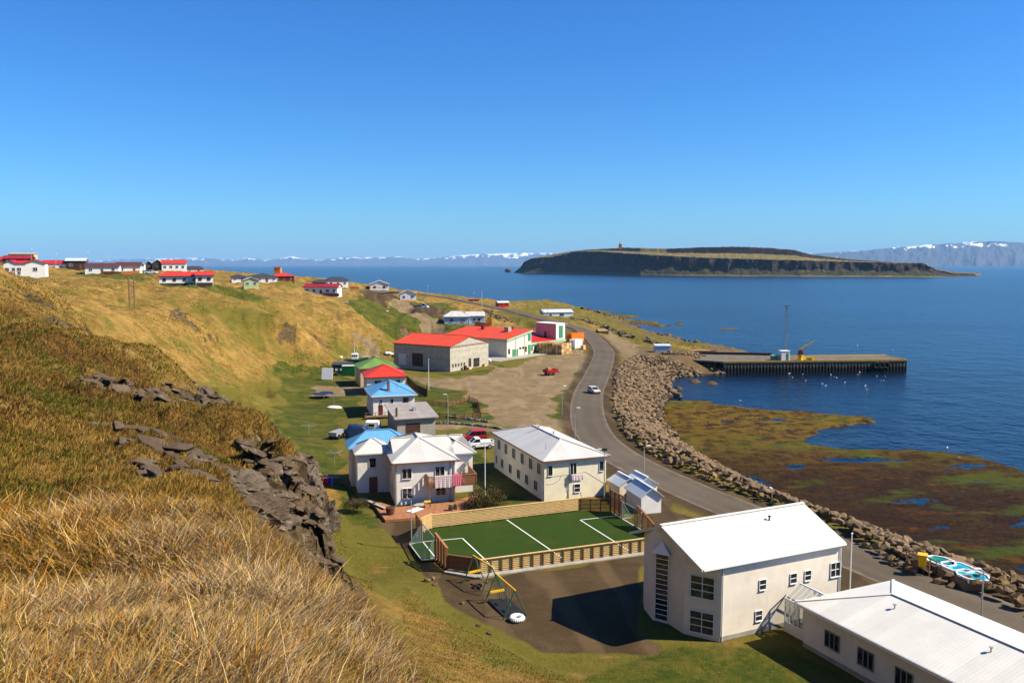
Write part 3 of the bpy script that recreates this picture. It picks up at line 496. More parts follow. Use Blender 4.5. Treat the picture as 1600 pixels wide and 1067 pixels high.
# road: a strip laid on the ground
def spline(P, step=1.0):
    P = [np.array(p, float) for p in P]; out = []
    for i in range(len(P) - 1):
        p0, p1, p2, p3 = P[max(i - 1, 0)], P[i], P[i + 1], P[min(i + 2, len(P) - 1)]; k = max(2, int(np.linalg.norm(p2 - p1) / step))
        for j in range(k): tt = j / k; out.append(.5 * ((2 * p1) + (p2 - p0) * tt + (2 * p0 - 5 * p1 + 4 * p2 - p3) * tt ** 2 + (3 * p1 - p0 - 3 * p2 + p3) * tt ** 3))
    return np.array(out + [P[-1]])
def strip(name, P, width, m, lift=.03, cross=8, prm=True):
    S = spline(P, 1.0); d = np.gradient(S, axis=0); d /= np.linalg.norm(d, axis=1)[:, None]; nrm = np.stack([d[:, 1], -d[:, 0]], 1)
    tt = np.linspace(-.5, .5, cross + 1); G = S[:, None, :] + nrm[:, None, :] * (tt[None, :, None] * (width if np.isscalar(width) else np.interp(np.linspace(0, 1, len(S)), np.linspace(0, 1, len(width)), width)[:, None, None]))
    gz = terr(G[..., 0], G[..., 1]); gz = np.maximum(gz, gz.mean(1, keepdims=True) - .05) + lift + .0006 * np.maximum(0, G[..., 1] - 120) 
    Vv = np.concatenate([G, gz[..., None]], -1).reshape(-1, 3); c1 = cross + 1; i = (np.arange(len(S) - 1)[:, None] * c1 + np.arange(cross)[None]).ravel()
    o = fast(name, Vv, np.stack([i, i + c1, i + c1 + 1, i + 1], 1)[:, ::-1], m, True); lay = o.data.uv_layers.new(name='UV'); li = np.zeros(len(o.data.loops), np.int32); o.data.loops.foreach_get('vertex_index', li)
    lay.data.foreach_set('uv', np.stack([np.tile(tt + .5, len(S))[li], np.repeat(np.arange(len(S)), c1)[li] * 1.0], 1).astype(np.float32).ravel())
    for p in o.data.polygons[:1]:
        if p.normal.z < 0: o.data.flip_normals()
    return props(o, kind='structure')
strip('road', ROADW, 6.4, 'asphalt')
# ------------------------------------------------------------------ island, rocks in the sea, far mountains
def poly_profile(P, x): return np.interp(x, [p[0] for p in P], [p[1] for p in P])
t = NT('island ground'); ob = t.coord('Object'); A1 = t.n('ShaderNodeAttribute', {'attribute_name': 'kind'}); s1 = t.n('ShaderNodeSeparateColor', Color=A1.outputs['Color'])
nn = t.noise(ob, .02, 6, .65); n5 = t.noise(ob, .09, 6, .7)
g_ = t.mix(t.rng(n5, .35, .65), (.13, .10, .025), (.20, .135, .05)); g_ = t.mix(t.rng(nn, .48, .6), g_, (.10, .10, .03))
r_ = t.mix(t.rng(t.noise(t.coord('Object', (1, 1, .9)), .05, 7, .75), .38, .64), (.012, .010, .009), (.045, .034, .028)); tal = t.mix(t.rng(nn, .4, .6), (.028, .034, .010), (.042, .034, .018))
c = t.mix(t.rng(t.math('ADD', s1.outputs[0], t.math('MULTIPLY', t.math('SUBTRACT', n5, .5), .8)), .4, .6), g_, r_); c = t.mix(t.rng(t.math('ADD', s1.outputs[1], t.math('MULTIPLY', t.math('SUBTRACT', nn, .5), 1.2)), .45, .6), c, tal); c = t.mix(s1.outputs[2], c, (.11, .09, .065)); t.out(c, .95, .1); t.bump(n5, .8, 3); M['island'] = t.m
def island():
    px = np.linspace(803, 1536, 800); wl = poly_profile([(803, 427), (900, 428), (1000, 430.5), (1100, 431.5), (1250, 432.6), (1370, 432.8), (1450, 433), (1536, 432)], px)
    base = np.array([gp(a, b, 0) for a, b in zip(px, wl)]); dn = base[:, 1]
    cy = poly_profile([(803, 426.5), (812, 421), (818, 410), (830, 404), (845, 402.5), (860, 402), (892, 395), (893, 393.5), (935, 393.2), (1000, 397.5), (1030, 399.5), (1100, 403), (1180, 405.2), (1250, 407), (1330, 409.5), (1400, 411.3), (1440, 411.2), (1444, 414), (1460, 421), (1485, 426.5), (1520, 427.6), (1524, 431), (1536, 431.8)], px)
    ty = poly_profile([(803, 426), (830, 404), (893, 393), (920, 390.5), (972, 387.6), (1040, 389.5), (1100, 387), (1150, 386.3), (1200, 388), (1240, 391.5), (1262, 398), (1330, 406), (1400, 410.5), (1440, 411.5), (1460, 421), (1536, 432)], px)
    t = np.concatenate([np.linspace(0, 1, 12)[:-1], np.linspace(1, 1.6, 26)[:-1], np.linspace(1.6, 3, 14)[:-1], np.linspace(3, 5, 30)])
    ch = CAM_H - (cy - 413.5) / F_PX * (dn + 60); th = CAM_H - (ty - 413.5) / F_PX * (dn + 330); th = np.maximum(th, ch)
    TT, PX = np.meshgrid(t, px, indexing='ij'); CH = np.broadcast_to(ch, TT.shape); TH = np.broadcast_to(th, TT.shape)
    off = np.interp(TT, [0, 1, 1.6, 3, 4, 5], [0, 45, 62, 260, 340, 700]); d = np.broadcast_to(dn, TT.shape)
    nz = fbm(PX / 14, TT * 2, o=4, s=200); gul = fbm(PX / 8, TT * 1.5, o=4, s=210)
    off = off + sstep(.2, 1, TT) * (1 - sstep(1.7, 2.4, TT)) * (gul * 9 + nz * 22)
    talh = np.clip(.38 + .35 * nz, .1, .62)
    Zi = np.interp(TT, [0, 1, 1.6, 3, 4, 5], [0, 0, 1, 1, 1, 1]) * CH
    Zi = np.where(TT < 1, CH * talh * TT ** .8, Zi); Zi = np.where((TT >= 1) & (TT < 1.6), CH * (talh + (1 - talh) * sstep(1, 1.55, TT)), Zi)
    up = sstep(2.0, 3.1, TT) * .45 + sstep(3.05, 3.3, TT) * .55; Zi = np.where(TT >= 1.6, CH + (TH - CH) * up - sstep(4, 5, TT) * TH, Zi)
    Zi = Zi + (TT > .1) * (fbm(PX / 4, TT * 4, o=4, s=220) * 1.7) * np.clip(CH / 20, 0, 1)
    Xw = (PX - 800) / F_PX * (d + off) ; Yw = d + off
    mk = ((TT >= 1) & (TT < 1.62)) * 1. + ((TT >= 3.05) & (TT < 3.3) & (PX > 1040)) * .9; mk = np.clip(mk, 0, 1); ta = ((TT > .12) & (TT < 1)) * .8; be = (TT < .12) * ((PX > 830) & (PX < 960) | (PX > 1180) & (PX < 1370)) * .8
    V = np.stack([Xw, Yw, Zi - (TT == 0) * .5], -1).reshape(-1, 3); a, b = TT.shape; i = (np.arange(a - 1)[:, None] * b + np.arange(b - 1)[None]).ravel()
    o = fast('island', V, np.stack([i, i + 1, i + b + 1, i + b], 1), 'island', True); ca = o.data.color_attributes.new('kind', 'FLOAT_COLOR', 'POINT'); ca.data.foreach_set('color', np.stack([mk.ravel(), ta.ravel(), be.ravel() * 1., np.ones(mk.size)], 1).astype(np.float32).ravel())
    props(o, kind='structure')
    p = gp(972, 387.6, CAM_H + 26 / F_PX * 2560)
    return p
island(); dn_ = 2560.
lh_s = 1.35
lh = thing('lighthouse', 'small orange lighthouse standing on the top of the island', 'lighthouse', ((972 - 800) / F_PX * dn_, dn_ + 60, CAM_H + 25.8 / F_PX * dn_)); lh.scale = (1.2, 1.2, 1.35)
mb = MB(); mb.box(-3.6, 3.6, -3.6, 3.6, -2, 8.5); mb.box(-4, 4, -4, 4, 8.5, 9.3); mb.build('tower', 'orange', lh); mb = MB(); mb.cyl((0, 0, 9.3), (0, 0, 12), 2.2, 2.2, 8); mb.cyl((0, 0, 12), (0, 0, 14), 2.5, .2, 8); mb.build('lantern', 'orange', lh)
def seastack(px, py, w, h, name='sea_stack', label='dark rock stack standing in the sea off the left tip of the island'):
    p = gp(px, py, 0); o = thing(name, label, 'rock', tuple(p)); b = bmesh.new()
    for i in range(60): b.verts.new((random.uniform(-w, w), random.uniform(-w * .5, w * .5), random.uniform(-1, h * (1 - .25 * random.random()))))
    bmesh.ops.convex_hull(b, input=b.verts); bmesh.ops.subdivide_edges(b, edges=b.edges, cuts=2, use_grid_fill=True)
    for v in b.verts: v.co += Vector((random.uniform(-1, 1), random.uniform(-1, 1), random.uniform(-1, 1))) * w * .07
    me = bpy.data.meshes.new('rock_mass'); b.to_mesh(me); b.free(); me.materials.append(M['crag']); link(bpy.data.objects.new('rock_mass', me), o)
seastack(794, 425.3, 15, 16)
t = NT('mountain'); ob = t.coord('Object'); geo = t.n('ShaderNodeNewGeometry'); sep = t.n('ShaderNodeSeparateXYZ', Vector=geo.outputs['Position']); nn = t.noise(ob, .0011, 7, .62)
A1 = t.n('ShaderNodeAttribute', {'attribute_name': 'snow'}); sn = t.rng(t.math('ADD', A1.outputs['Fac'], t.math('MULTIPLY', t.math('SUBTRACT', nn, .5), 2.6)), .48, .56)
c = t.mix(sn, t.mix(nn, (.030, .036, .05), (.07, .075, .09)), (.85, .87, .9)); t.out(c, .9, .1); M['mountain'] = t.m
def mountain(name, prof, dist, depth, snow, seed, base=414):
    px = np.linspace(prof[0][0], prof[-1][0], 500); top = poly_profile(prof, px) + fbm(px / 9, px * 0, o=4, s=seed) * .7
    t = np.linspace(0, 1, 40); TT, PX = np.meshgrid(t, px, indexing='ij'); H = CAM_H + (413.5 - top) / F_PX * (dist + depth * .8); H = np.maximum(H, 2)
    Zm = H[None] * np.clip(TT / .8, 0, 1) ** .9 - sstep(.85, 1, TT) * H[None] * .8; Yw = dist + depth * TT + fbm(PX / 12, TT * 3, o=4, s=seed + 5) * depth * .12
    Zm = Zm * (1 + .06 * fbm(PX / 7, TT * 4, o=4, s=seed + 9) * (TT > .02) * (TT < .75)); Zm = np.where(TT == 0, -5, Zm)
    V = np.stack([(PX - 800) / F_PX * Yw, Yw, Zm], -1).reshape(-1, 3); a, b = TT.shape; i = (np.arange(a - 1)[:, None] * b + np.arange(b - 1)[None]).ravel()
    o = fast(name, V, np.stack([i, i + 1, i + b + 1, i + b], 1), 'mountain', True); at = o.data.attributes.new('snow', 'FLOAT', 'POINT')
    rel = Zm / H[None] * np.clip(.55 + .45 * H[None] / H.max(), 0, 1) + .5 * fbm(PX / 5, TT * 5, o=4, s=seed + 11); sv = sstep(snow[0], snow[1], rel) * snow[2]; at.data.foreach_set('value', sv.astype(np.float32).ravel()); props(o, kind='structure')
mountain('mountains', [(1150, 413), (1200, 402), (1262, 397), (1300, 395), (1350, 391), (1400, 386.5), (1450, 382.5), (1500, 379), (1550, 377.5), (1600, 380), (1700, 384), (1800, 390)], 19000, 5000, (.62, .95, .50), 300)
mountain('mountains', [(100, 412), (200, 405), (285, 404), (330, 403), (355, 406), (372, 407), (392, 401.5), (415, 407), (440, 404), (456, 400.5), (475, 404), (500, 407), (520, 404), (545, 401.5), (570, 402), (600, 402), (625, 401), (650, 405), (680, 403), (720, 399), (760, 397), (800, 396), (860, 395.5), (920, 396), (1000, 400), (1100, 405), (1200, 412)], 33000, 7000, (.55, 1.0, .80), 340)
# ------------------------------------------------------------------ buildings
def base(px, py, z=None): return gp(px, py, z) if z is not None else groundz(px, py, 15)
class House:
    def __init__(s, name, label, x, y, z, az, L, W, h, r, kind='x', k=0., wall='white_wall', roof='white_roof', o=.4, t=.14, cat='house', group=None, sink=1.5, flat_front=False):
        s.az, s.L, s.W, s.h, s.r, s.kind = az, L, W, h, r, kind
        s.root = thing(name, label, cat, (x, y, z), R(90 - az), group); s.x, s.y, s.z = x, y, z
        s.walls(0, L, 0, W, h, r, kind, k, wall, roof, o, t, sink)
    def walls(s, x0, x1, y0, y1, h, r, kind, k, wall, roof, o=.4, t=.14, sink=1.5, wn='wall', rn='roof'):
        L, W = x1 - x0, y1 - y0; half = {'x': W / 2, 'y': L / 2, 'shedy': W + o, 'shedx': L + o}.get(kind, 1)
        sl = (r - h) / (half + o); wt_ = h + o * sl - t * .9
        mb = MB()
        P = [(x0, y0), (x1, y0), (x1, y1), (x0, y1)]
        tops = {'x': [wt_] * 4, 'y': [wt_] * 4, 'shedy': [wt_, wt_, r - o * sl - t * .9, r - o * sl - t * .9], 'shedx': [wt_, r - o * sl - t * .9, r - o * sl - t * .9, wt_]}[kind]
        v = [(p[0], p[1], -sink) for p in P] + [(p[0], p[1], tt) for p, tt in zip(P, tops)]
        f = [(0, 1, 5, 4), (1, 2, 6, 5), (2, 3, 7, 6), (3, 0, 4, 7), (3, 2, 1, 0)]
        if kind == 'x' and k == 0: v += [(x0, (y0 + y1) / 2, r - t * .9), (x1, (y0 + y1) / 2, r - t * .9)]; f[1] = (1, 2, 6, 9, 5); f[3] = (3, 0, 4, 8, 7); f += [(4, 5, 9, 8), (6, 7, 8, 9)]
        elif kind == 'y' and k == 0: v += [((x0 + x1) / 2, y0, r - t * .9), ((x0 + x1) / 2, y1, r - t * .9)]; f[0] = (0, 1, 5, 8, 4); f[2] = (2, 3, 7, 9, 6); f += [(4, 8, 9, 7), (5, 6, 9, 8)]
        else: f.append((4, 5, 6, 7))
        mb.add(v, f); s.wall = mb.build(wn, wall, s.root); s.roofm = s.roof(x0 - o, x1 + o, y0 - o, y1 + o, h, r, kind, k, roof, t, rn)
    def roof(s, x0, x1, y0, y1, h, r, kind, k, m, t=.14, rn='roof'):
        cx, cy = (x0 + x1) / 2, (y0 + y1) / 2; E = [(x0, y0, h), (x1, y0, h), (x1, y1, h), (x0, y1, h)]
        if kind == 'x': V = E + [(x0 + k, cy, r), (x1 - k, cy, r)]; F = [(0, 1, 5, 4), (2, 3, 4, 5)] + ([(1, 2, 5), (3, 0, 4)] if k else [])
        elif kind == 'y': V = E + [(cx, y0 + k, r), (cx, y1 - k, r)]; F = [(1, 2, 5, 4), (3, 0, 4, 5)] + ([(0, 1, 4), (2, 3, 5)] if k else [])
        elif kind == 'shedy': V = E[:2] + [(x1, y1, r), (x0, y1, r)]; F = [(0, 1, 2, 3)]
        elif kind == 'shedx': V = [(x0, y0, h), (x1, y0, r), (x1, y1, r), (x0, y1, h)]; F = [(0, 1, 2, 3)]
        n = len(V); ed = {}
        for f in F:
            for i in range(len(f)): e = (f[i], f[(i + 1) % len(f)]); ed[tuple(sorted(e))] = ed.get(tuple(sorted(e)), []) + [e]
        G = list(F) + [tuple(i + n for i in reversed(f)) for f in F] + [(e[0][1], e[0][0], e[0][0] + n, e[0][1] + n) for e in ed.values() if len(e) == 1]
        mb = MB(); mb.add(V + [(a, b, c - t) for a, b, c in V], G); ro = mb.build(rn, m, s.root)
        if kind in 'xy':
            mb = MB(); R0, R1 = Vector(V[4]), Vector(V[5]); up = Vector((0, 0, .03)); mb.beam(R0 + up, R1 + up, .28, .07)
            if k: [mb.beam(Vector(V[a]) + up, Vector(V[b]) + up, .22, .06) for a, b in ((0, 4), (1, 4 if kind == 'y' else 5), (2, 5), (3, 4 if kind == 'x' else 5))]
            mb.build('ridge_cap', m, ro)
        return ro
    def trim(s, m, x0=None, x1=None, y0=None, y1=None, h=None, o=.4, t=.2):
        x0 = -o if x0 is None else x0; x1 = s.L + o if x1 is None else x1; y0 = -o if y0 is None else y0; y1 = s.W + o if y1 is None else y1; h = s.h if h is None else h
        mb = MB(); d = .03; zz = h - t / 2 - .02
        for a, b in (((x0, y0 - d, zz), (x1, y0 - d, zz)), ((x1 + d, y0, zz), (x1 + d, y1, zz)), ((x1, y1 + d, zz), (x0, y1 + d, zz)), ((x0 - d, y1, zz), (x0 - d, y0, zz))): mb.beam(a, b, .05, t)
        mb.build('fascia', m, s.root)
    def win(s, face, p, z, w, h, mull=(1, 0), m='white', name='window', off=0., glass='glass', lab=None):
        """face f/r/b/l; p = centre along the face, z = sill height"""
        X0, X1, Y0, Y1 = (0, s.L, 0, s.W)
        if face == 'f': O = Vector((p, Y0 - off, z)); u = Vector((1, 0, 0)); n = Vector((0, -1, 0))
        elif face == 'b': O = Vector((p, Y1 + off, z)); u = Vector((-1, 0, 0)); n = Vector((0, 1, 0))
        elif face == 'l': O = Vector((X0 - off, p, z)); u = Vector((0, -1, 0)); n = Vector((-1, 0, 0))
        elif face == 'r': O = Vector((X1 + off, p, z)); u = Vector((0, 1, 0)); n = Vector((1, 0, 0))
        else: O, u, n = face; O = Vector(O) + Vector((0, 0, z)); u = Vector(u).normalized(); n = Vector(n).normalized(); O = O + u * p
        return window(s.root, O, u, n, w, h, mull, m, name, glass, lab)
    def door(s, face, p, w, h, m='brown_trim', z=0, off=0.): return s.win(face, p, z, w, h, None, m, 'door', off)
    def chim(s, x, y, z0, z1, m='bare_concrete', w=.5):
        mb = MB(); mb.box(x - w / 2, x + w / 2, y - w / 2, y + w / 2, z0, z1); mb.box(x - w / 2 - .06, x + w / 2 + .06, y - w / 2 - .06, y + w / 2 + .06, z1, z1 + .1); return mb.build('chimney', m, s.roofm)
def window(root, O, u, n, w, h, mull=(1, 0), m='white', name='window', glass='glass', lab=None):
    z = Vector((0, 0, 1)); mb = MB()
    def bar(a0, a1, b0, b1, d0, d1):   # along u, up, outwards
        P = [O + u * a + z * b + n * d for d in (d0, d1) for a, b in ((a0, b0), (a1, b0), (a1, b1), (a0, b1))]
        mb.add(P, [(0, 1, 2, 3), (7, 6, 5, 4), (0, 4, 5, 1), (1, 5, 6, 2), (2, 6, 7, 3), (3, 7, 4, 0)])
    fw = .045 if min(w, h) > .6 else .035
    if mull is None:
        bar(-w / 2, w / 2, 0, h, -.02, .05); d = mb.build(name, m, root); mb = MB(); bar(w * .3, w * .38, h * .45, h * .52, .05, .10); mb.build('handle', 'dark_metal', d); return d
    bar(-w / 2 - fw, -w / 2, -fw, h + fw, -.02, .07); bar(w / 2, w / 2 + fw, -fw, h + fw, -.02, .07); bar(-w / 2, w / 2, h, h + fw, -.02, .07); bar(-w / 2 - .03, w / 2 + .03, -fw - .02, 0, -.02, .12)
    for i in range(mull[0]): a = -w / 2 + w * (i + 1) / (mull[0] + 1); bar(a - .025, a + .025, 0, h, 0, .055)
    for i in range(mull[1]): b = h * (i + 1) / (mull[1] + 1); bar(-w / 2, w / 2, b - .025, b + .025, 0, .05)
    f = mb.build(name, m, root)
    if lab: f['label'] = lab
    mb = MB(); bar(-w / 2, w / 2, 0, h, -.02, .02); mb.build('pane', glass, f); return f

# --- school, big white two storey block in front
A = gp(1124, 1002); az = 65.3; L_, W_ = 11.8, 8.6
sch = House('school_building', 'tall warm white building with a white gable roof and a high narrow stair window', A[0], A[1], 4.5, az, L_, W_, 5.65, 7.75, 'x', 0, 'school_wall', 'bright_roof', o=.35, cat='building')
for ch in list(sch.root.children_recursive): bpy.data.objects.remove(ch, do_unlink=True)
poly = [(0, 0), (L_, 0), (L_, W_), (-.9, W_), (-1.75, 7.2), (-2.35, 5.1), (-1.6, 3.9), (-1.55, 2.2)]
def roofz(y): return 5.78 + (7.58 - 5.78) * (1 - abs(y - W_ / 2) / (W_ / 2 + .35)) + .0
pp = []
for i, p in enumerate(poly):
    q = poly[(i + 1) % len(poly)]; pp.append(p)
    if (p[1] - W_ / 2) * (q[1] - W_ / 2) < 0: tt = (W_ / 2 - p[1]) / (q[1] - p[1]); pp.append((p[0] + (q[0] - p[0]) * tt, W_ / 2))
n = len(pp); mb = MB(); mb.add([(p[0], p[1], -1) for p in pp] + [(p[0], p[1], roofz(p[1])) for p in pp], [(i, (i + 1) % n, (i + 1) % n + n, i + n) for i in range(n)]); sch.wall = mb.build('wall', 'school_wall', sch.root)
x0, x1 = -2.45, L_ + .12; y0, y1 = -.3, W_ + .4; V = [(-1.95, y0, 5.86), (x1, y0, 5.86), (x1, y1, 5.86), (-2.1, y1, 5.86), (x0 + .1, W_ / 2, 7.78), (x1, W_ / 2, 7.78)]
mb = MB(); mb.add(V + [(a, b, c - .22) for a, b, c in V], [(0, 1, 5, 4), (2, 3, 4, 5), (10, 11, 7, 6), (11, 10, 9, 8), (1, 0, 6, 7), (3, 2, 8, 9), (0, 4, 10, 6), (4, 3, 9, 10), (2, 5, 11, 8), (5, 1, 7, 11)]); sch.roofm = mb.build('roof', 'bright_roof', sch.root)
mb = MB(); mb.beam((x0 + .1, W_ / 2, 7.83), (x1, W_ / 2, 7.83), .3, .07); mb.build('ridge_cap', 'bright_roof', sch.roofm)
mb = MB(); mb.cyl((7.2, 3.1, 7.1), (7.2, 3.1, 7.6), .07); mb.cyl((7.2, 3.1, 7.6), (7.2, 3.1, 7.66), .14); mb.build('vent_pipe', 'dark_metal', sch.roofm)
for p, z, w, h in ((3.9, 3.3, .6, .75), (6.9, 3.3, .6, .75), (8.35, 3.3, .6, .75), (3.6, .95, .6, .75)): sch.win('f', p, z, w, h, (0, 1))
sch.win('f', 11.2, 3.15, 1.0, 1.1, (1, 1)); sch.win('f', 11.1, .8, 1.0, .8, (1, 0)); sch.win('f', 9.6, .8, 0.7, .8, (1, 0))
def facewin(p, q, a, z, w, h, mull, lab=None):
    p, q = Vector((p[0], p[1], 0)), Vector((q[0], q[1], 0)); u = (p - q).normalized(); nrm = Vector((u.y, -u.x, 0)); O = q + (p - q) * a; return sch.win((O, u, nrm), 0, z, w, h, mull, lab=lab)
facewin((0, 0), (-1.55, 2.2), .50, 3.05, 1.75, 1.6, (1, 2)); facewin((0, 0), (-1.55, 2.2), .50, .35, 1.75, 1.6, (1, 2))
facewin((-1.6, 3.9), (-2.35, 5.1), .5, .25, 1.0, 5.2, (0, 12), 'tall narrow stair window with many glazing bars')
mb = MB(); p, q = Vector((-1.6, 3.9, 0)), Vector((-2.35, 5.1, 0)); u = (p - q).normalized(); nn_ = Vector((u.y, -u.x, 0)); c0 = (p + q) / 2 + nn_ * .05
mb.add([c0 + u * .75 + Vector((0, 0, 5.55)), c0 - u * .75 + Vector((0, 0, 5.55)), c0 + Vector((0, 0, 6.5)), c0 + nn_ * .30 + u * .75 + Vector((0, 0, 5.5)), c0 + nn_ * .30 - u * .75 + Vector((0, 0, 5.5))], [(0, 3, 2), (1, 2, 4), (3, 4, 2), (0, 1, 4, 3)]); mb.build('window_hood', 'white', sch.root)
mb = MB(); mb.box(-1.8, L_ + .1, -.40, -.31, 5.68, 5.80); mb.build('gutter', 'white', sch.roofm)
for x in (.15, L_ - .15):
    mb = MB(); mb.cyl((x, -.07, 0), (x, -.07, 5.5), .045, n=6); mb.cyl((x, -.07, 5.5), (x, -.36, 5.7), .045, n=6); mb.build('downpipe', 'white', sch.root)
mb = MB(); mb.box(-.02, L_ + .02, -.035, -.005, 0, .35); mb.build('foundation', 'bare_concrete', sch.root)
# annex
B_ = gp(1250, 1010); az2 = az + 90
anx = House('school_annex', 'long low white building with a shallow white hipped roof beside the glass passage', B_[0] + .25, B_[1] + .1, 4.5, az2, 20, 9, 3.25, 4.5, 'x', 4.2, 'school_wall', 'bright_roof', o=.45, cat='building')
for p in (2.7, 5.6, 8.6, 11.6, 14.6): anx.win('f', p, 1.0, 1.25, 1.1, (2, 0), m='grey_wall')
anx.win('l', 7.5, 1.0, 1.4, 1.1, (1, 0)); anx.trim('white', o=.45)
mb = MB(); mb.box(0, 20, -.035, -.005, 0, .3); mb.build('foundation', 'bare_concrete', anx.root)
for x in (5, 12): mb = MB(); mb.cyl((x, 3.2, 3.8), (x, 3.2, 4.45), .05); mb.cyl((x, 3.2, 4.45), (x, 3.2, 4.5), .13); mb.build('vent_pipe', 'pole_metal', anx.roofm)
# glass passage between the two
gp_ = thing('glass_passage', 'small glazed passage with a pitched glass roof joining the two white buildings', 'conservatory', (B_[0] + .3, B_[1] + .6, 4.5), R(90 - az))
wfr = MB(); X0, X1 = .3, 3.3; Y0, Y1 = -.3, 2.15; nS = 5
[(lambda mb: (mb.box(a, a + .15, Y0, Y1, -1, .75), mb.build('plinth', 'school_wall', gp_)))(MB()) for a in (X0, X1 - .15)]
for i in range(nS + 1):
    y = Y0 + .05 + (Y1 - Y0 - .1) * i / nS
    for x in (X0 + .05, X1 - .05): wfr.beam((x, y, .75), (x, y, 2.55), .07)
    wfr.beam((X0, y, 2.55), ((X0 + X1) / 2, y, 3.45), .07); wfr.beam((X1, y, 2.55), ((X0 + X1) / 2, y, 3.45), .07)
for x, z in ((X0 + .05, 2.55), (X1 - .05, 2.55), ((X0 + X1) / 2, 3.45), (X0 + .05, .78), (X1 - .05, .78)): wfr.beam((x, Y0, z), (x, Y1, z), .08)
fr = wfr.build('frame', 'white', gp_); mb = MB(); xm = (X0 + X1) / 2
mb.box(X0 + .04, X0 + .06, Y0, Y1, .75, 2.55); mb.box(X1 - .06, X1 - .04, Y0, Y1, .75, 2.55); mb.add([(X0, Y0, 2.57), (X0, Y1, 2.57), (xm, Y1, 3.47), (xm, Y0, 3.47), (X1, Y0, 2.57), (X1, Y1, 2.57)], [(0, 3, 2, 1), (4, 5, 2, 3)]); mb.build('glazing', 'clear_glass', fr)
# --- cream two storey house
D_ = House('cream_house', 'two storey cream house with white hipped roof and cracked render beside the road', 3.75, 94.95, 4.5, 69.5, 8.0, 17.6, 4.85, 6.3, 'y', 4.6, 'cream_wall', 'white_roof', o=.35)
D_.trim('brown_trim', o=.35, t=.14)
D_.win('f', .75, 3.0, .55, 1.15, (0, 0)); D_.win('f', 3.7, 2.9, .8, 1.35, (1, 0)); D_.win('f', 7.4, 3.0, .55, 1.15, (0, 0)); D_.win('f', 4.2, .75, .75, .95, (0, 1))
for i, p in enumerate((1.6, 4.2, 7.0, 10.0, 12.9, 15.6)): D_.win('l', p, 2.95, .9, 1.2, (1, 0), m='off_white')
for i, p in enumerate((2.6, 5.5, 8.3, 11.3, 14.4)): D_.win('l', p, .75, .9, 1.05, (1, 0), m='off_white')
D_.door('l', .55, .8, 1.95, 'white'); D_.win('l', 16.6, .8, .6, 1., (0, 0))
t = NT('hairline cracks'); t.out((.22, .17, .11), .9); M['crack'] = t.m
mb = MB()
def crack(P):
    for a, b in zip(P[:-1], P[1:]): mb.beam((a[0], -.004, a[1]), (b[0], -.004, b[1]), .02, .045)
crack([(.1, 2.75), (1.2, 2.85), (2.3, 2.9), (3.4, 2.85), (4.6, 2.95), (5.3, 3.05)]); crack([(5.3, 3.05), (6.0, 2.6), (6.9, 2.0), (7.9, 1.3)]); crack([(2.2, 2.9), (1.9, 2.35), (1.5, 2.1), (.8, 1.95), (.2, 2.0)]); crack([(2.9, 1.7), (2.8, 1.1), (3.0, .6), (2.8, .05)]); crack([(4.7, .7), (4.8, .1)]); mb.build('crack', 'crack', D_.root)
mb = MB(); mb.cyl((1.2, 2.4, 5.5), (1.2, 2.4, 6.4), .03); mb.build('antenna', 'pole_metal', D_.roofm); mb = MB(); mb.cyl((4.2, 7, 6.1), (4.2, 7, 6.7), .09); mb.cyl((3.8, 11, 6.1), (3.8, 11, 6.7), .09); mb.cyl((3.8, 11, 6.7), (3.4, 11, 6.8), .09); mb.build('vent_pipe', 'pole_metal', D_.roofm)
# --- white house with many hipped roofs
A = gp(618, 788)
E_ = House('white_house', 'two storey white house with several pale hipped roofs and a wooden balcony', A[0], A[1], 4.5, 75, 7.0, 12.5, 4.9, 6.7, 'y', 5.3, 'white_wall', 'white_roof', o=.4)
E_.walls(-3.8, .2, 5.9, 10.2, 4.86, 6.2, 'x', 2.2, 'white_wall', 'white_roof', o=.38, wn='wing_wall', rn='wing_roof'); E_.walls(-4.3, 3.0, 9.4, 14.2, 4.82, 6.5, 'x', 2.6, 'white_wall', 'blue_roof', o=.42, wn='rear_wall', rn='blue_roof')
E_.walls(6.6, 9.8, 3.2, 9.4, 4.86, 6.45, 'x', 2.9, 'white_wall', 'white_roof', o=.37, wn='wing_wall', rn='wing_roof'); E_.roof(.2, 7.5, 2.83, 9.77, 4.86, 6.45, 'x', 0, 'white_roof', rn='link_roof'); E_.trim('brown_trim', t=.14)
for x in (1.35, 5.2): E_.win('f', x, 2.95, 1.05, 1.15, (1, 0))
E_.win('f', 1.35, .65, 1.05, 1.15, (1, 0)); E_.win('f', 5.3, .75, 1.1, 1.1, (1, 0)); E_.win('f', -2.0, 3.1, .8, 1.1, (0, 0), off=-5.9); E_.door('f', -1.95, 1.0, 1.9, 'brown_trim', off=-5.9)
E_.win('l', 4.0, 3.0, .7, 1.1, (0, 0)); E_.win('l', 10.9, 3.0, .7, 1.1, (0, 0), off=4.3); E_.win('l', 2.2, 1.0, .5, 1.0, (0, 0))
mb = MB()
for x, y in ((.12, -.07), (6.4, -.07), (6.9, -.07)): mb.cyl((x, y, 0), (x, y, 4.75), .045, n=6)
mb.build('downpipe', 'pole_metal', E_.root); mb = MB(); mb.cyl((9.0, 3.1, 3.6), (9.0, 2.85, 3.6), .26, .3, 12); mb.build('satellite_dish', 'grey_wall', E_.root)
bx0, bx1, by0 = 3.6, 9.2, -1.6; mb = MB(); mb.box(bx0, bx1, by0, -.01, 2.25, 2.38); mb.beam((bx0, by0 + .05, 2.2), (bx1, by0 + .05, 2.2), .12, .2); mb.box(7.02, bx1, 0, 3.1, 2.25, 2.38); bal = mb.build('balcony', 'dark_wood', E_.root)
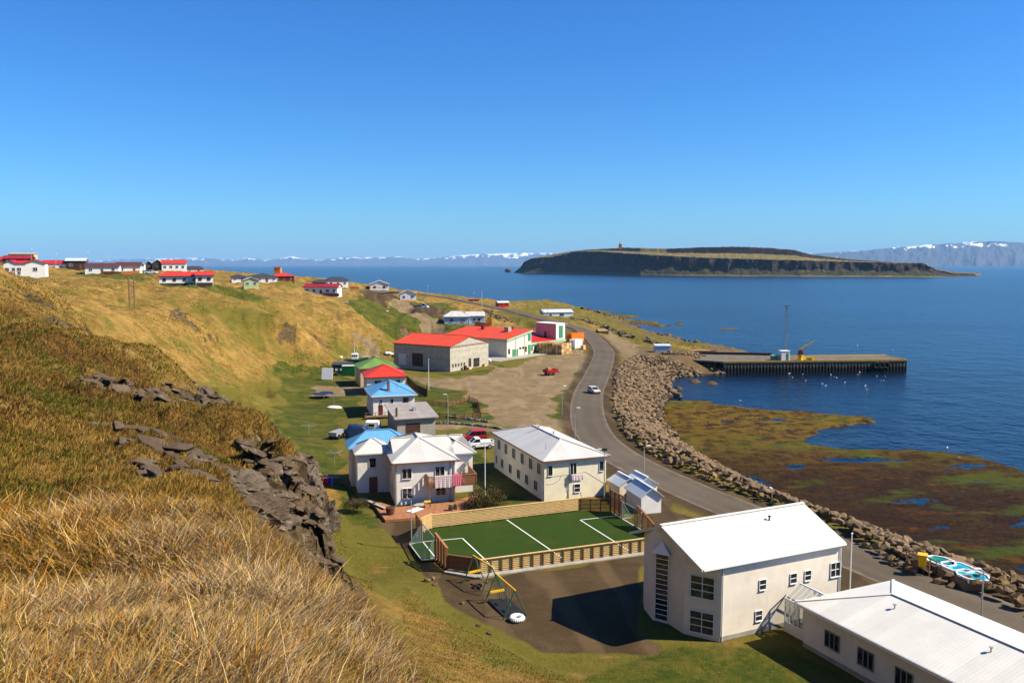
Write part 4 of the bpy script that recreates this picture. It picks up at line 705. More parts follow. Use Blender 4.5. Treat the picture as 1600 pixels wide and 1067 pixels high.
for x in (bx0 + .1, bx1 - .1, 6.6):
    mb = MB(); mb.box(x - .07, x + .07, by0, by0 + .14, -.3, 2.25); mb.build('post', 'old_wood', bal)
mb = MB(); n = 36
for i in range(n): x = bx0 + (bx1 - bx0) * i / (n - 1); mb.box(x - .05, x + .05, by0 - .01, by0 + .02, 2.3, 3.35)
for i in range(9): y = by0 + 1.55 * i / 8; mb.box(bx0 - .01, bx0 + .02, y - .06, y + .06, 2.3, 3.35)
for i in range(26): y = by0 + 4.6 * i / 25; mb.box(bx1 - .02, bx1 + .01, y - .06, y + .06, 2.3, 3.35)
mb.beam((bx0, by0, 3.38), (bx1, by0, 3.38), .12, .06); mb.beam((bx0, by0, 3.38), (bx0, 0, 3.38), .12, .06); mb.beam((bx1, by0, 3.38), (bx1, 3, 3.38), .12, .06); mb.build('railing', 'deck_wood', bal)
def local(H, x, y, z=0): a = R(90 - H.az); return (H.x + x * math.cos(a) - y * math.sin(a), H.y + x * math.sin(a) + y * math.cos(a), H.z + z)
def cloth(name, label, H, x0, x1, z0, z1, m, dy=-1.66, cat='towel'):
    o = thing(name, label, cat, local(H, (x0 + x1) / 2, dy, z0), R(90 - H.az)); nx, nz = 14, 8; w = x1 - x0; V = []; h = z1 - z0
    for j in range(nz + 1):
        for i in range(nx + 1): V.append((-w / 2 + w * i / nx, -.03 * math.sin(i * 1.9) * (1 - j / nz) - .02, h * j / nz))
    k = len(V); V += [(a, b + .02, c) for a, b, c in V]; F = [(j * (nx + 1) + i, j * (nx + 1) + i + 1, (j + 1) * (nx + 1) + i + 1, (j + 1) * (nx + 1) + i) for j in range(nz) for i in range(nx)]; F += [tuple(q + k for q in reversed(f)) for f in F]
    mb = MB(); mb.add(V, F); mb.box(-w / 2, w / 2, -.02, .17, h, h + .02); mb.build('fabric', m, o); return o
cloth('towel', 'red and white checked cloth hanging over the wooden balcony rail', E_, 4.3, 6.35, 2.05, 3.42, 'check_cloth'); cloth('towel', 'plain pink towel hanging over the wooden balcony rail', E_, 6.4, 7.5, 2.15, 3.42, 'pink'); cloth('towel', 'faded pink towel hanging from the window of the cream house', D_, 3.2, 4.9, 2.15, 2.8, 'check_cloth', -.1)
# deck
def ground_poly(name, label, cat, pts, z, m, thick=.14, kind=None):
    P = [gp(a, b, z)[:2] for a, b in pts]; c = np.mean(P, 0)
    o = thing(name, label, cat, (c[0], c[1], z)) if label else None; mb = MB(); Q = [(p[0] - (c[0] if o else 0), p[1] - (c[1] if o else 0)) for p in P]
    a = sum(Q[i][0] * Q[(i + 1) % len(Q)][1] - Q[(i + 1) % len(Q)][0] * Q[i][1] for i in range(len(Q)))
    if a < 0: Q.reverse()
    mb.ext(Q, (-thick if o else z - thick), (0 if o else z)); b = mb.build('boards' if o else name, m, o)
    if kind: props(b, kind=kind)
    return o or b
ground_poly('wooden_deck', 'red brown wooden deck in front of the white house', 'deck', [(577, 779), (618, 792), (712, 783), (745, 770), (752, 783), (722, 797), (640, 809), (602, 812)], 4.72, 'deck_wood', .3)
def at(px, py, z=4.5): p = gp(px, py, z); return (p[0], p[1], z)
for i, (px, py, w, l, a, lb) in enumerate(((648, 797, .9, 1.9, 55, 'white board lying on the deck nearest the fence'), (656, 788, .9, 1.8, 60, 'grey board lying on the deck close to the house wall'))):
    o = thing('board', lb, 'board', at(px, py, 4.74), R(a)); mb = MB(); mb.box(-l / 2, l / 2, -w / 2, w / 2, 0, .07); mb.box(-l / 2 + .1, l / 2 - .1, -w / 2 + .1, w / 2 - .1, .07, .085); mb.build('panel', ('white', 'grey_wall')[i], o)
o = thing('flower_pot', 'dark brown round tub standing on the deck corner', 'pot', at(610, 803, 4.74)); mb = MB(); mb.cyl((0, 0, 0), (0, 0, .75), .42, .52, 14); mb.torus((0, 0, .75), .50, .05, 14, 6); mb.torus((0, 0, .4), .49, .03, 14, 6); mb.build('tub', 'terracotta', o); mb = MB(); mb.cyl((0, 0, .72), (0, 0, .77), .46, n=14); mb.build('soil', 'dark_board', o)
o = thing('garden_table', 'yellow topped small table with thin legs on the deck', 'table', at(668, 792, 4.74), R(10)); mb = MB(); mb.box(-.35, .35, -.3, .3, .6, .68); mb.build('table_top', 'yellow', o)
for sx in (-.3, .3):
    for sy in (-.25, .25): mb = MB(); mb.cyl((sx, sy, 0), (sx, sy, .6), .03, n=6); mb.build('leg', 'dark_metal', o)
for i, (px, py, lb) in enumerate(((704, 797, 'small wooden planter on the deck, left one of the pair'), (711, 795, 'small wooden planter on the deck, right one of the pair'))):
    o = thing('planter', lb, 'planter', at(px, py, 4.74)); mb = MB(); s_ = .24; mb.box(-s_, s_, -s_, s_, 0, .42); mb.box(-s_ - .03, s_ + .03, -s_ - .03, s_ + .03, .42, .46); mb.build('box', 'old_wood', o); mb = MB(); [mb.ball((random.uniform(-.15, .15), random.uniform(-.15, .15), .5), .11) for _ in range(5)]; mb.build('plant', 'dark_green', o)
# --- blue, red and green roofed houses up the lane
G_ = House('blue_roof_house', 'white two storey house with a bright blue hipped roof and a dark red door', -25.0, 148.2, 4.5, 74, 7.5, 10.8, 4.0, 5.9, 'y', 4.6, 'white_wall', 'blue_roof', o=.4)
G_.trim('white', t=.16); G_.win('f', 5.9, 2.25, .95, 1.15, (1, 0), m='brown_trim'); G_.win('f', 1.4, 2.5, .35, .7, (0, 0)); G_.win('f', 3.4, 2.5, .45, .75, (0, 0)); G_.door('f', 1.35, .75, 1.75, 'maroon', z=.5)
G_.win('l', 3, 2.4, .7, 1.0, (0, 0)); G_.win('l', 7, 2.4, .7, 1.0, (0, 0)); G_.chim(2.9, 1.2, 4.6, 6.2, 'old_wood', .45); mb = MB(); mb.cyl((4.3, .2, 4.2), (4.3, .2, 6.2), .03, n=6); mb.beam((3.8, .2, 6.0), (4.8, .2, 6.0), .04); mb.beam((4.0, .2, 5.7), (4.6, .2, 5.7), .04); mb.build('aerial', 'pole_metal', G_.roofm)
mb = MB(); mb.box(-1.6, 4.2, -1.5, -.02, .3, .45); [mb.box(x - .05, x + .05, -1.5, -1.4, -.5, 1.2) for x in (-1.5, .2, 1.9, 4.1)]; mb.beam((-1.6, -1.45, 1.15), (4.2, -1.45, 1.15), .08); mb.build('porch', 'old_wood', G_.root)
F_ = House('garage', 'grey rendered garage with a faded pinkish grey roof and brown door', -18.4, 131.6, 4.5, 70, 6.3, 7.6, 2.95, 4.1, 'shedy', 0, 'grey_wall', 'rusty_roof', o=.5, cat='garage')
F_.win('f', 2.6, .1, 2.2, 1.9, (0, 4), m='brown_trim', name='garage_door', glass='dark_board'); mb = MB(); mb.box(3.4, 3.9, 3.2, 3.9, 3.4, 4.1); mb.build('roof_hatch', 'pole_metal', F_.roofm); mb = MB(); mb.cyl((.1, .8, 3), (.1, .8, 4.6), .2, n=8); mb.build('flue', 'old_wood', F_.root)
Rd = House('red_roof_house', 'white bungalow with a bright red hipped roof behind the blue roofed house', -30.6, 173.8, 4.5, 76, 8.1, 9.6, 3.9, 5.9, 'y', 4.5, 'white_wall', 'red_roof', o=.4)
Rd.trim('maroon', t=.2); Rd.win('f', 2.3, 2.0, 1.3, 1.1, (1, 0)); Rd.win('f', 6.6, 2.1, .8, 1.0, (0, 0)); Rd.win('l', 5, 2.2, .8, 1., (0, 0))
Gr = House('green_roof_house', 'yellow walled house with a moss green hipped roof behind the red roofed house', -34.2, 186.2, 4.5, 72, 8.4, 9.0, 4.2, 6.2, 'y', 4.4, 'tan_roof', 'green_roof', o=.4); Gr.win('l', 2.5, 2.3, .8, 1., (0, 0)); Gr.win('l', 6, 2.3, .8, 1., (0, 0))
# --- concrete warehouse and fish factory
Wh = House('concrete_warehouse', 'weathered concrete warehouse with a red gable roof and a row of small openings', -15.9, 212.6, 4.5, 33, 17.3, 19.0, 6.6, 8.7, 'y', 0, 'concrete', 'factory_roof', o=.3, cat='warehouse', sink=2)
for i in range(5): Wh.win('f', 1.1 + i * 1.25, 1.15, .5, .75, (0, 0), m='bare_concrete')
Wh.win('f', 8.6, .3, 1.2, 2.4, None, 'dark_board', 'door'); Wh.win('f', 11.6, .3, 2.6, 2.2, (2, 1), m='old_wood', name='window', glass='black'); Wh.win('l', 16.0, .8, 2.6, 3.0, None, 'off_white', 'door'); Wh.win('l', 10.8, .8, 3.6, 3.4, None, 'dark_board', 'door'); Wh.trim('maroon', o=.3, t=.12)
Fa = House('fish_factory', 'cream factory hall with a faded red roof, mint green trim and green doors', -1.5, 246.0, 4.5, 37.5, 12.2, 25.5, 5.4, 7.6, 'shedx', 0, 'cream_wall', 'factory_roof', o=.3, cat='factory', sink=1)
mb = MB(); V = [(-.33, -.34, 4.75), (12.55, -.34, 6.85), (12.55, -.34, 7.45), (-.33, -.34, 5.3)]; mb.add(V + [(a, b + .06, c) for a, b, c in V], [(0, 1, 2, 3), (7, 6, 5, 4), (0, 4, 5, 1), (1, 5, 6, 2), (2, 6, 7, 3), (3, 7, 4, 0)]); mb.box(-.36, -.31, -.3, 25.8, 4.7, 5.3); mb.build('fascia', 'green_trim', Fa.root)
for x, w, h, z in ((3.3, 1.5, 2.2, 0), (5.1, .8, 2.2, 0), (11.2, 1.5, 3.0, 0), (11.2, 1.5, 2.2, 4.1)): Fa.win('f', x, z, w, h, None, 'green_door', 'door')
for x, w, z, h in ((1.0, .9, 1.0, 1.5), (6.5, .9, 2.0, .6), (7.9, .9, 2.0, .6), (9.4, .9, 1.0, 1.6)): Fa.win('f', x, z, w, h, (0, 0), m='grey_wall')
for x in (4.3, 8.6): mb = MB(); mb.box(x - .12, x + .12, -.12, -.01, 0, 5.3 + x * .15); mb.build('pilaster', 'grey_wall', Fa.root)
Fa.win('l', 1.8 + 10, 0, 3.0, 3.2, None, 'green_door', 'door')
for x, y, m_ in ((9.5, 17, 'maroon'), (8.8, 6.5, 'grey_wall'), (11.6, 7.0, 'maroon')): mb = MB(); s_ = .45 if m_ == 'maroon' else .8; mb.box(x - s_, x + s_, y - s_, y + s_, 6.3, 8.3); mb.build('roof_vent', m_, Fa.roofm)
dk = thing('loading_dock', 'raised bare concrete loading dock along the front of the cream factory', 'dock', (Fa.x, Fa.y, 4.5), R(90 - 37.5)); mb = MB(); mb.box(-9.5, 15.5, -4.6, -.02, -1.3, .06); mb.box(-9.5, -.5, -.02, 9, -1.3, .06); mb.build('slab', 'bare_concrete', dk)
FW = House('factory_wing', 'low cream wing with a deep red roof joining the factory hall to the pink tower', *local(Fa, 12.6, 1.0)[:2], 4.5, 42, 17.5, 17, 3.5, 6.0, 'shedy', 0, 'cream_wall', 'deep_red_roof', o=.3, cat='factory', sink=1)
mb = MB(); mb.box(-.2, 17.8, -.40, -.34, 2.7, 3.4); mb.build('fascia', 'green_trim', FW.root); FW.win('f', .9, .9, 1.2, 1.4, (0, 0), m='grey_wall'); FW.win('f', 3.0, 0, 1.6, 2.3, None, 'green_door', 'door')
tw = House('factory_tower', 'square pink and white tower with a tall green door above the factory roof', *local(FW, 13.0, -.1)[:2], 4.5, 42, 4.6, 8.6, 8.6, 8.75, 'shedy', 0, 'white_wall', 'white', o=.05, cat='tower', t=.1, sink=1)
tw.win('f', 2.4, 3.9, 2.1, 4.0, None, 'green_door', 'door'); mb = MB(); mb.box(-.03, -.005, 0, 8.6, -.5, 8.5); mb.build('side_wall', 'salmon', tw.root); tw.win('l', 4.4, 4.2, .9, 1.6, (0, 0), m='dark_board', off=.03)
# ------------------------------------------------------------------ football pitch with slatted board fences
PO = gp(750, 897); PAZ = 69.5; pit = thing('football_pitch', 'small dark green artificial turf pitch with white lines inside the wooden fence', 'pitch', tuple(PO), R(90 - PAZ))
PP = [(0, 0), (17.2, 0), (19.6, 3.5), (19.8, 12.6), (16.6, 14.3), (-.64, 14.0), (-2.6, 12.2), (-2.6, 10.3), (-4.1, 10.1), (-4.1, 5.2), (-2.6, 5.0), (-2.4, 2.05)]
mb = MB(); mb.ext(PP, -.1, .03); mb.build('turf', 'turf', pit)
mb = MB(); mb.ext([(-.6, -.75), (17.6, -.75), (17.2, .1), (-.1, .1)], -.2, .07); mb.ext([(-2.9, 1.6), (-.6, -.75), (-.1, .1), (-2.35, 2.1)], -.2, .068); mb.build('concrete_kerb', 'bare_concrete', pit)
def line(P, nm='painted_line'):
    mb = MB()
    for a, b in zip(P[:-1], P[1:]): mb.beam((a[0], a[1], .036), (b[0], b[1], .036), .11, .006)
    mb.build(nm, 'white', pit)
line([(8.6, .2), (7.7, 14.1)]); line([(1.7, .2), (1.4, 9.9), (-2.6, 10.25)]); line([(-2.6, 5.0), (-2.6, 10.3)]); line([(15.4, .2), (15.1, 11.2), (19.6, 11.2)]); line([(19.6, 3.6), (19.6, 12.4)]); line([(-2.6, 10.3), (-4.0, 10.0), (-4.0, 5.3), (-2.6, 5.0)])
def lat_fence(name, label, P, h, wood, h2=None, postw='dark_wood', slats=8, post=1.1, outside=-1, gap=.06, group=None):
    """a run of horizontal boards between posts; P in the pitch frame"""
    a, b = Vector((P[0][0], P[0][1], 0)), Vector((P[1][0], P[1][1], 0)); L = (b - a).length; ang = math.atan2(b.y - a.y, b.x - a.x); ca, sa = math.cos(R(90 - PAZ)), math.sin(R(90 - PAZ))
    o = thing(name, label, 'fence', (PO[0] + a.x * ca - a.y * sa, PO[1] + a.x * sa + a.y * ca, 4.5), R(90 - PAZ) + ang, group); mb = MB(); h2 = h2 or h
    st = h / slats
    for i in range(slats): z = .12 + i * st; mb.box(0, L, -.02, .02, z, z + st - gap)
    k = slats
    while .12 + k * st < h2: z = .12 + k * st; x = L * (1 - (z - h) / (h2 - h + 1e-6)); mb.box(0, max(.3, x), -.02, .02, z, z + st - gap); k += 1
    mb.build('boards', wood, o); n = max(1, int(round(L / post)))
    for i in range(n + 1): x = L * i / n; mb = MB(); top = h + .15 + (h2 - h) * (1 - i / n); mb.box(x - .055, x + .055, outside * .14 if outside < 0 else .02, -.02 if outside < 0 else outside * .14, -.1, top); mb.build('post', postw, o)
    mb = MB(); mb.beam((-.08, outside * .05, h2 + .17), (L + .08, outside * .05, h + .17), .2, .05); mb.build('rail', wood, o); return o
lat_fence('board_fence', 'long low pale board fence with dark posts on the playground side of the pitch', [(0, 0), (17.2, 0)], 1.2, 'new_wood', post=1.0, slats=7, gap=.075)
lat_fence('board_fence', 'pale board fence on the far side of the pitch, next to the houses', [(16.6, 14.35), (-.64, 14.05)], 1.3, 'new_wood', postw='new_wood', post=2.2, outside=-1, slats=8, gap=.065)
lat_fence('board_fence', 'short dark board fence across the near left corner of the pitch', [(-2.4, 2.05), (0, 0)], 1.25, 'dark_wood', outside=1, slats=9, gap=.012)
lat_fence('board_fence', 'tall slatted fence on the near side of the left goal', [(-2.65, 5.0), (-2.4, 2.05)], 1.9, 'deck_wood', 2.4, postw='dark_wood', slats=13, outside=-1, post=.8, gap=.07)
lat_fence('board_fence', 'tall slatted fence on the far side of the left goal', [(-2.6, 12.6), (-2.65, 10.3)], 2.0, 'deck_wood', 2.1, slats=13, outside=-1, post=.8, gap=.07)
lat_fence('board_fence', 'short pale slanting board panel in the far left corner of the pitch', [(-.64, 14.05), (-2.6, 12.6)], 1.4, 'new_wood', postw='new_wood', slats=11, outside=-1)
lat_fence('board_fence', 'dark slatted fence across the far right corner of the pitch', [(19.7, 13.0), (16.6, 14.35)], 1.25, 'dark_wood', slats=8, outside=1)
lat_fence('board_fence', 'tall dark slatted fence beyond the right goal', [(19.8, 10.0), (19.75, 13.0)], 2.3, 'dark_wood', slats=15, outside=1, gap=.06)
lat_fence('board_fence', 'stepped dark slatted fence between the right goal and the school', [(19.7, 7.0), (19.6, 3.4)], 1.2, 'dark_wood', 2.2, slats=8, outside=1, gap=.06)
def goal(x, y0, y1, dx, label):
    ca, sa = math.cos(R(90 - PAZ)), math.sin(R(90 - PAZ)); ym = (y0 + y1) / 2; W = (y1 - y0) / 2; o = thing('goal', label, 'goal', (PO[0] + x * ca - ym * sa, PO[1] + x * sa + ym * ca, 4.53), R(90 - PAZ)); H = 1.95
    mb = MB(); mb.cyl((0, -W, 0), (0, -W, H), .05, n=8); mb.cyl((0, W, 0), (0, W, H), .05, n=8); mb.cyl((0, -W, H), (0, W, H), .05, n=8)
    for y in (-W, W): mb.cyl((0, y, H), (dx, y, .0), .04, n=6); mb.cyl((0, y, .03), (dx, y, .03), .03, n=6)
    mb.cyl((dx, -W, .03), (dx, W, .03), .03, n=6); mb.build('goal_frame', 'pole_metal', o)
    mb = MB(); e = .01; mb.add([(0, -W, H), (0, W, H), (dx, W, .05), (dx, -W, .05), (0, -W, .05), (0, W, .05)], [(0, 1, 2, 3), (0, 3, 4), (1, 5, 2)]); mb.build('net', 'net', o)
goal(-2.7, 5.3, 10.1, -1.35, 'grey framed goal with a pale net at the left end of the pitch'); goal(19.5, 7.1, 9.9, 1.2, 'grey framed goal with a pale net at the right end of the pitch')
# --- swings, tyre, mat, playground stones
def swing(label, a, b, seats):
    A, B = gp(*a), gp(*b); L = float(np.linalg.norm((B - A)[:2])); o = thing('swing_set', label, 'swing', tuple(A), math.atan2(B[1] - A[1], B[0] - A[0])); H = 2.2
    mb = MB(); mb.beam((-.1, 0, H), (L + .1, 0, H), .09); mb.build('top_beam', 'yellow', o)
    for x in (0, L):
        for s in (-1, 1): mb = MB(); mb.cyl((x, 0, H), (x, s * 1.0, 0), .05, n=7); mb.build('leg', 'green_metal', o)
    for i in range(seats):
        x = L * (i + .5 + .25) / (seats + .5); mb = MB(); mb.box(x - .25, x + .25, -.1, .1, .45, .5); st = mb.build('seat', 'black', o); mb = MB(); mb.cyl((x - .22, 0, .5), (x - .22, 0, H), .012, n=5); mb.build('chain', 'pole_metal', st); mb = MB(); mb.cyl((x + .22, 0, .5), (x + .22, 0, H), .012, n=5); mb.build('chain', 'pole_metal', st)
    mb = MB(); mb.beam((L * .05, .62, .83), (L * .05, -.62, .83), .12, .16); mb.build('side_board', 'yellow', o); return o
swing('green and yellow swing set nearest the white tyre', (775.5, 937), (804.5, 964), 2); swing('green and yellow swing set nearest the wooden fence corner', (740, 906), (768, 924), 2)
o = thing('tractor_tyre', 'big white painted tractor tyre lying on the dark gravel', 'tyre', at(808, 969, 4.5)); mb = MB(); mb.torus((0, 0, .2), .42, .18, 28, 10); mb.build('tyre', 'white', o, smooth=True)
mb = MB()
for i in range(26): a = 2 * PI * i / 26; mb.beam((.50 * math.cos(a), .50 * math.sin(a), .38), (.62 * math.cos(a + .14), .62 * math.sin(a + .14), .2), .05, .05); mb.beam((.50 * math.cos(a), .50 * math.sin(a), .02), (.62 * math.cos(a + .14), .62 * math.sin(a + .14), .2), .05, .05)
mb.build('tread', 'white', o)
ground_poly('rubber_mat', 'black rubber safety mat under the swings nearest the white tyre', 'mat', [(762, 936), (795, 934), (823, 961), (788, 963)], 4.53, 'black', .03)
o = thing('old_tyre', 'small black tyre lying flat under the far swings', 'tyre', at(747, 916)); mb = MB(); mb.torus((0, 0, .1), .28, .1, 16, 8); mb.build('tyre', 'black', o, smooth=True)
# --- angular boulders: a dozen shapes shared by all
def rockmesh(seed, sx=1., sy=1., sz=1.):
    rs = random.Random(seed); b = bmesh.new()
    for i in range(16):
        d = Vector((rs.gauss(0, 1), rs.gauss(0, 1), rs.gauss(0, 1))).normalized(); m_ = max(abs(d.x), abs(d.y), abs(d.z)) ** .55; d = d / m_ * .5 * rs.uniform(.85, 1.05); b.verts.new((d.x * sx, d.y * sy, d.z * sz))
    r_ = bmesh.ops.convex_hull(b, input=b.verts); bmesh.ops.delete(b, geom=list({g for g in r_['geom_interior'] + r_['geom_unused'] if isinstance(g, bmesh.types.BMVert)}), context='VERTS')
    bmesh.ops.bevel(b, geom=list(b.edges), offset=.018, segments=1, affect='EDGES')
    me = bpy.data.meshes.new('boulder'); b.to_mesh(me); b.free(); me.materials.append(M['boulder']); return me
RM = [rockmesh(i, random.uniform(.9, 1.4), random.uniform(.8, 1.1), random.uniform(.6, .9)) for i in range(14)]
def coastd(x, y): return float((np.where(inside(np.array([x]), np.array([y]), COAST), 1, -1) * segdist(np.array([x]), np.array([y]), COAST))[0])
CREST = [tuple(gp(a, b, 4.5)[:2]) for a, b in ((1660, 990), (1600, 962), (1540, 935), (1480, 916), (1430, 898), (1385, 880), (1352, 862), (1340, 843), (1290, 820), (1200, 787), (1130, 759), (1075, 738), (1030, 716), (996, 695), (975, 675), (962, 652), (957, 625), (960, 586), (972, 568), (995, 557), (1030, 554), (1090, 555), (1130, 563))]
CR = spline(CREST, .5); cand = []
tx_, ty_ = [], []
gx, gy = np.meshgrid(np.arange(14, 66, 1.0), np.arange(50, 262, 1.0)); gx = gx.ravel() + rng.uniform(-.4, .4, gx.size); gy = gy.ravel() + rng.uniform(-.4, .4, gy.size)
cdv = np.where(inside(gx, gy, COAST), 1, -1) * segdist(gx, gy, COAST); crd = segdist(gx, gy, CREST, False)
landside = inside(gx, gy, CREST + [(-50, 300), (-50, 40)])
TUB = [gp(a, b, 5.0)[:2] for a, b in ((1432, 888), (1455, 868), (1500, 868), (1556, 900), (1552, 914), (1490, 902))]
ok = (~landside) & (cdv > -.8) & (cdv < 17) & (sdist(gx, gy, TUB) < .2)
pts = [(x, y, c, d) for x, y, c, d in zip(gx[ok], gy[ok], cdv[ok], crd[ok])]
P_ = np.array(pts); zz = terr(P_[:, 0], P_[:, 1], False)
order = np.argsort(np.hypot(P_[:, 0], P_[:, 1])); first = None; stV, stF = [], []; cnt = 0
for q, i in enumerate(order):
    x, y, c_, d_ = P_[i]; near = y < 140; s = random.uniform(.6, 1.35) if y < 110 else random.uniform(.7, 1.5)
    if y < 135 and c_ < 2.5: continue
    top = 1.15 * min(1, d_ / 1.2 + .35) * (1 if c_ > 4 else c_ / 4 * .8 + .2) if y < 150 else .55
    z = zz[i] + top - s * .25 + random.uniform(-.2, .2); rot = (random.uniform(-.5, .5), random.uniform(-.5, .5), random.uniform(0, 6.28)); me = random.choice(RM)
    if cnt < 300:
        o = bpy.data.objects.new('boulder', me); link(o); o.location = (x, y, z); o.rotation_euler = rot; o.scale = (s, s, s * random.uniform(.7, 1.)); cnt += 1
        zn = ('beside the hot tubs' if y < 80 else 'across the road from the low annex roof' if y < 92 else 'across the road from the tall school building' if y < 108 else 'along the straight beyond the small sheds' if y < 128 else 'at the start of the long curve'); rw_ = 'at the roadside foot of the sea wall' if d_ < 1.6 else 'on top of the sea wall' if c_ > 7 else 'on the seaward slope of the sea wall'
        props(o, ('big' if s > 1.5 else 'medium sized' if s > 1.25 else 'smaller') + ' brown boulder ' + rw_ + ' ' + zn, 'boulder', 'boulders of the sea wall, ' + rw_[3:12].strip() + ', ' + zn)
    else:
        mt = Matrix.LocRotScale(Vector((x, y, z)), Matrix.Rotation(rot[2], 3, 'Z') @ Matrix.Rotation(rot[0], 3, 'X') @ Matrix.Rotation(rot[1], 3, 'Y'), Vector((s, s, s * .85))); k = len(stV)
        stV += [tuple(mt @ v.co) for v in me.vertices]; stF += [tuple(a + k for a in p.vertices) for p in me.polygons]
for px, py, s in ((1042, 607, 2.6), (1050, 611, 2.4), (1036, 611, 2.2), (1058, 616, 2.0), (1030, 603, 2.), (1046, 618, 2.2), (1062, 620, 1.6), (1038, 620, 1.8), (1080, 541, 2.), (1090, 543, 2.), (1072, 538, 2.2), (1058, 535, 2.2), (1064, 538, 1.8), (1050, 532, 1.6), (1100, 544, 1.8), (1112, 545, 1.6), (1128, 547, 1.7), (1140, 548, 1.5)):
    p = gp(px, py, .5); me = random.choice(RM); k = len(stV); mt = Matrix.LocRotScale(Vector(p), Matrix.Rotation(random.uniform(0, 6), 3, 'Z'), Vector((s, s, s))); stV += [tuple(mt @ v.co) for v in me.vertices]; stF += [tuple(a + k for a in pp_.vertices) for pp_ in me.polygons]
props(raw('sea_wall_boulders', stV, stF, 'boulder'), 'countless brown boulders piled along the curve of the sea wall', 'boulders', kind='stuff')
for i, (px, py, s, lb) in enumerate(((668, 908, .7, 'brown stone at the playground edge, largest of the cluster below the fence'), (675, 905, .6, 'brown stone at the playground edge, rear one of the cluster'), (680, 914, .45, 'pale flat stone at the playground edge'), (722, 943, .4, 'pale stone lying on the gravel by the swings'), (748, 978, .45, 'dark stone on the playground edge below the tyre'), (766, 990, .5, 'brown stone on the playground edge, nearest the camera'), (640, 882, .4, 'small white stone beside the left goal'), (655, 885, .35, 'small grey stone beside the left goal'), (650, 868, .5, 'brown stone on the bank by the left goal'))):
    p = groundz(px, py, 4.6); o = bpy.data.objects.new('stone', RM[i]); link(o); o.location = (p[0], p[1], p[2] + s * .2); o.scale = (s,) * 3; o.rotation_euler = (0, 0, i); props(o, lb, 'stone', 'loose stones around the playground')
# crags: big broken blocks on the near spur
def crag(px, py, dist, s, sc3=(1, 1, 1), rot=(0, 0, 0), m='crag', lb='', seed=0):
    p = pd(px, py, dist); rs = random.Random(seed); b = bmesh.new(); bmesh.ops.create_cube(b, size=1.); bmesh.ops.subdivide_edges(b, edges=b.edges, cuts=14, use_grid_fill=True)
    co = np.array([v.co for v in b.verts]); f1, c1 = facets(co[:, 0] * 2.2 + co[:, 2] * 1.3 + seed, co[:, 1] * 2.2 - co[:, 2] * 1.7, 5 + seed); f2, c2 = facets(co[:, 0] * 6 + co[:, 2] * 4, co[:, 1] * 6 - co[:, 2] * 5 + seed, 9 + seed); n3 = fbm(co[:, 0] * 9, co[:, 1] * 9, co[:, 2] * 9 + seed, 4, 3)
    dsp = f1 * .20 + f2 * .09 + n3 * .05 - (1 - c1) * .06 - (1 - c2) * .03
    for v, q in zip(b.verts, dsp): d = v.co.normalized(); v.co = v.co * (1 - .28 * (v.co.length / .866) ** 3) + d * q
    me = bpy.data.meshes.new('crag'); b.to_mesh(me); b.free(); me.materials.append(M[m]); o = bpy.data.objects.new('crag', me); link(o); o.location = p; o.scale = (s * sc3[0], s * sc3[1], s * sc3[2]); o.rotation_euler = rot; props(o, lb, 'rock', 'rock outcrops on the near hillside'); return o
crag(362, 772, 15.6, 1.0, (1.1, .9, .8), (.3, .3, .6), lb='pale lichen covered block with a flat face, above the dry grass', seed=1)
crag(390, 818, 15.2, 1.1, (1.2, 1, .9), (.1, .2, .3), lb='dark block below the pale flat faced rock', seed=2)
crag(318, 800, 15.4, .95, (1.4, 1, .8), (.1, -.3, .9), lb='dark ledge to the left of the pale flat faced rock', seed=3)
crag(270, 795, 15.0, .8, (1.5, 1, .7), (.2, -.2, .2), lb='low dark ledge at the left end of the outcrop', seed=4)
crag(306, 748, 17.5, .55, (.7, .8, 1.3), (.1, .5, .3), lb='narrow pale standing slab above the dark ledge', seed=5)
crag(448, 728, 21.5, 1.15, (1.5, .8, .8), (0, .5, .5), lb='sloping pale slab at the top of the cliff edge', seed=6)
crag(463, 792, 20.0, 1.35, (.8, 1.0, 1.3), (0, .1, .4), lb='tall jagged pillar at the cliff edge', seed=7)
crag(486, 842, 18.4, 1.05, (.8, .9, 1.5), (0, .1, 1.), lb='broken dark pillar nearest the white house on the cliff edge', seed=8)
crag(462, 835, 18.6, 1.0, (1, 1, 1.4), (0, .0, .8), lb='shaded dark wall of rock inside the cliff cleft', seed=9)
crag(415, 800, 17.3, .8, (1, 1, 1), (.4, .1, 1.), lb='crumbling brown block beside the pale flat faced rock', seed=10)
crag(322, 642, 34, 2.0, (1.3, .9, .8), (.1, .4, .4), lb='layered grey outcrop on the ridge above the houses', seed=11)
crag(300, 655, 31, 1.7, (1.4, .9, .6), (.1, .4, .2), lb='layered grey ledge just left of the ridge outcrop', seed=12)
crag(275, 620, 35, 1.5, (1.6, .9, .45), (.1, .3, .5), lb='flat grey slab on the ridge top', seed=13)
crag(325, 680, 30, 1.5, (.9, .9, 1.), (.1, .2, .9), lb='grey block below the ridge outcrop', seed=14)
crag(215, 566, 40, 1.4, (1.7, 1, .5), (.1, .3, .3), lb='low grey ledge on the upper ridge', seed=17)
crag(245, 600, 37, 1.2, (1.6, 1, .5), (.1, .3, .3), lb='thin grey ledge halfway down the upper ridge', seed=18)
crag(20, 812, 10.4, .35, (1.2, 1, .7), (.1, .3, .3), lb='small grey stone in the heather at the left edge of the photo', seed=19)
crag(275, 735, 17.2, .28, (1.3, 1, .6), (0, 0, 0), 'boulder', lb='small orange brown stone in the heather', seed=20)
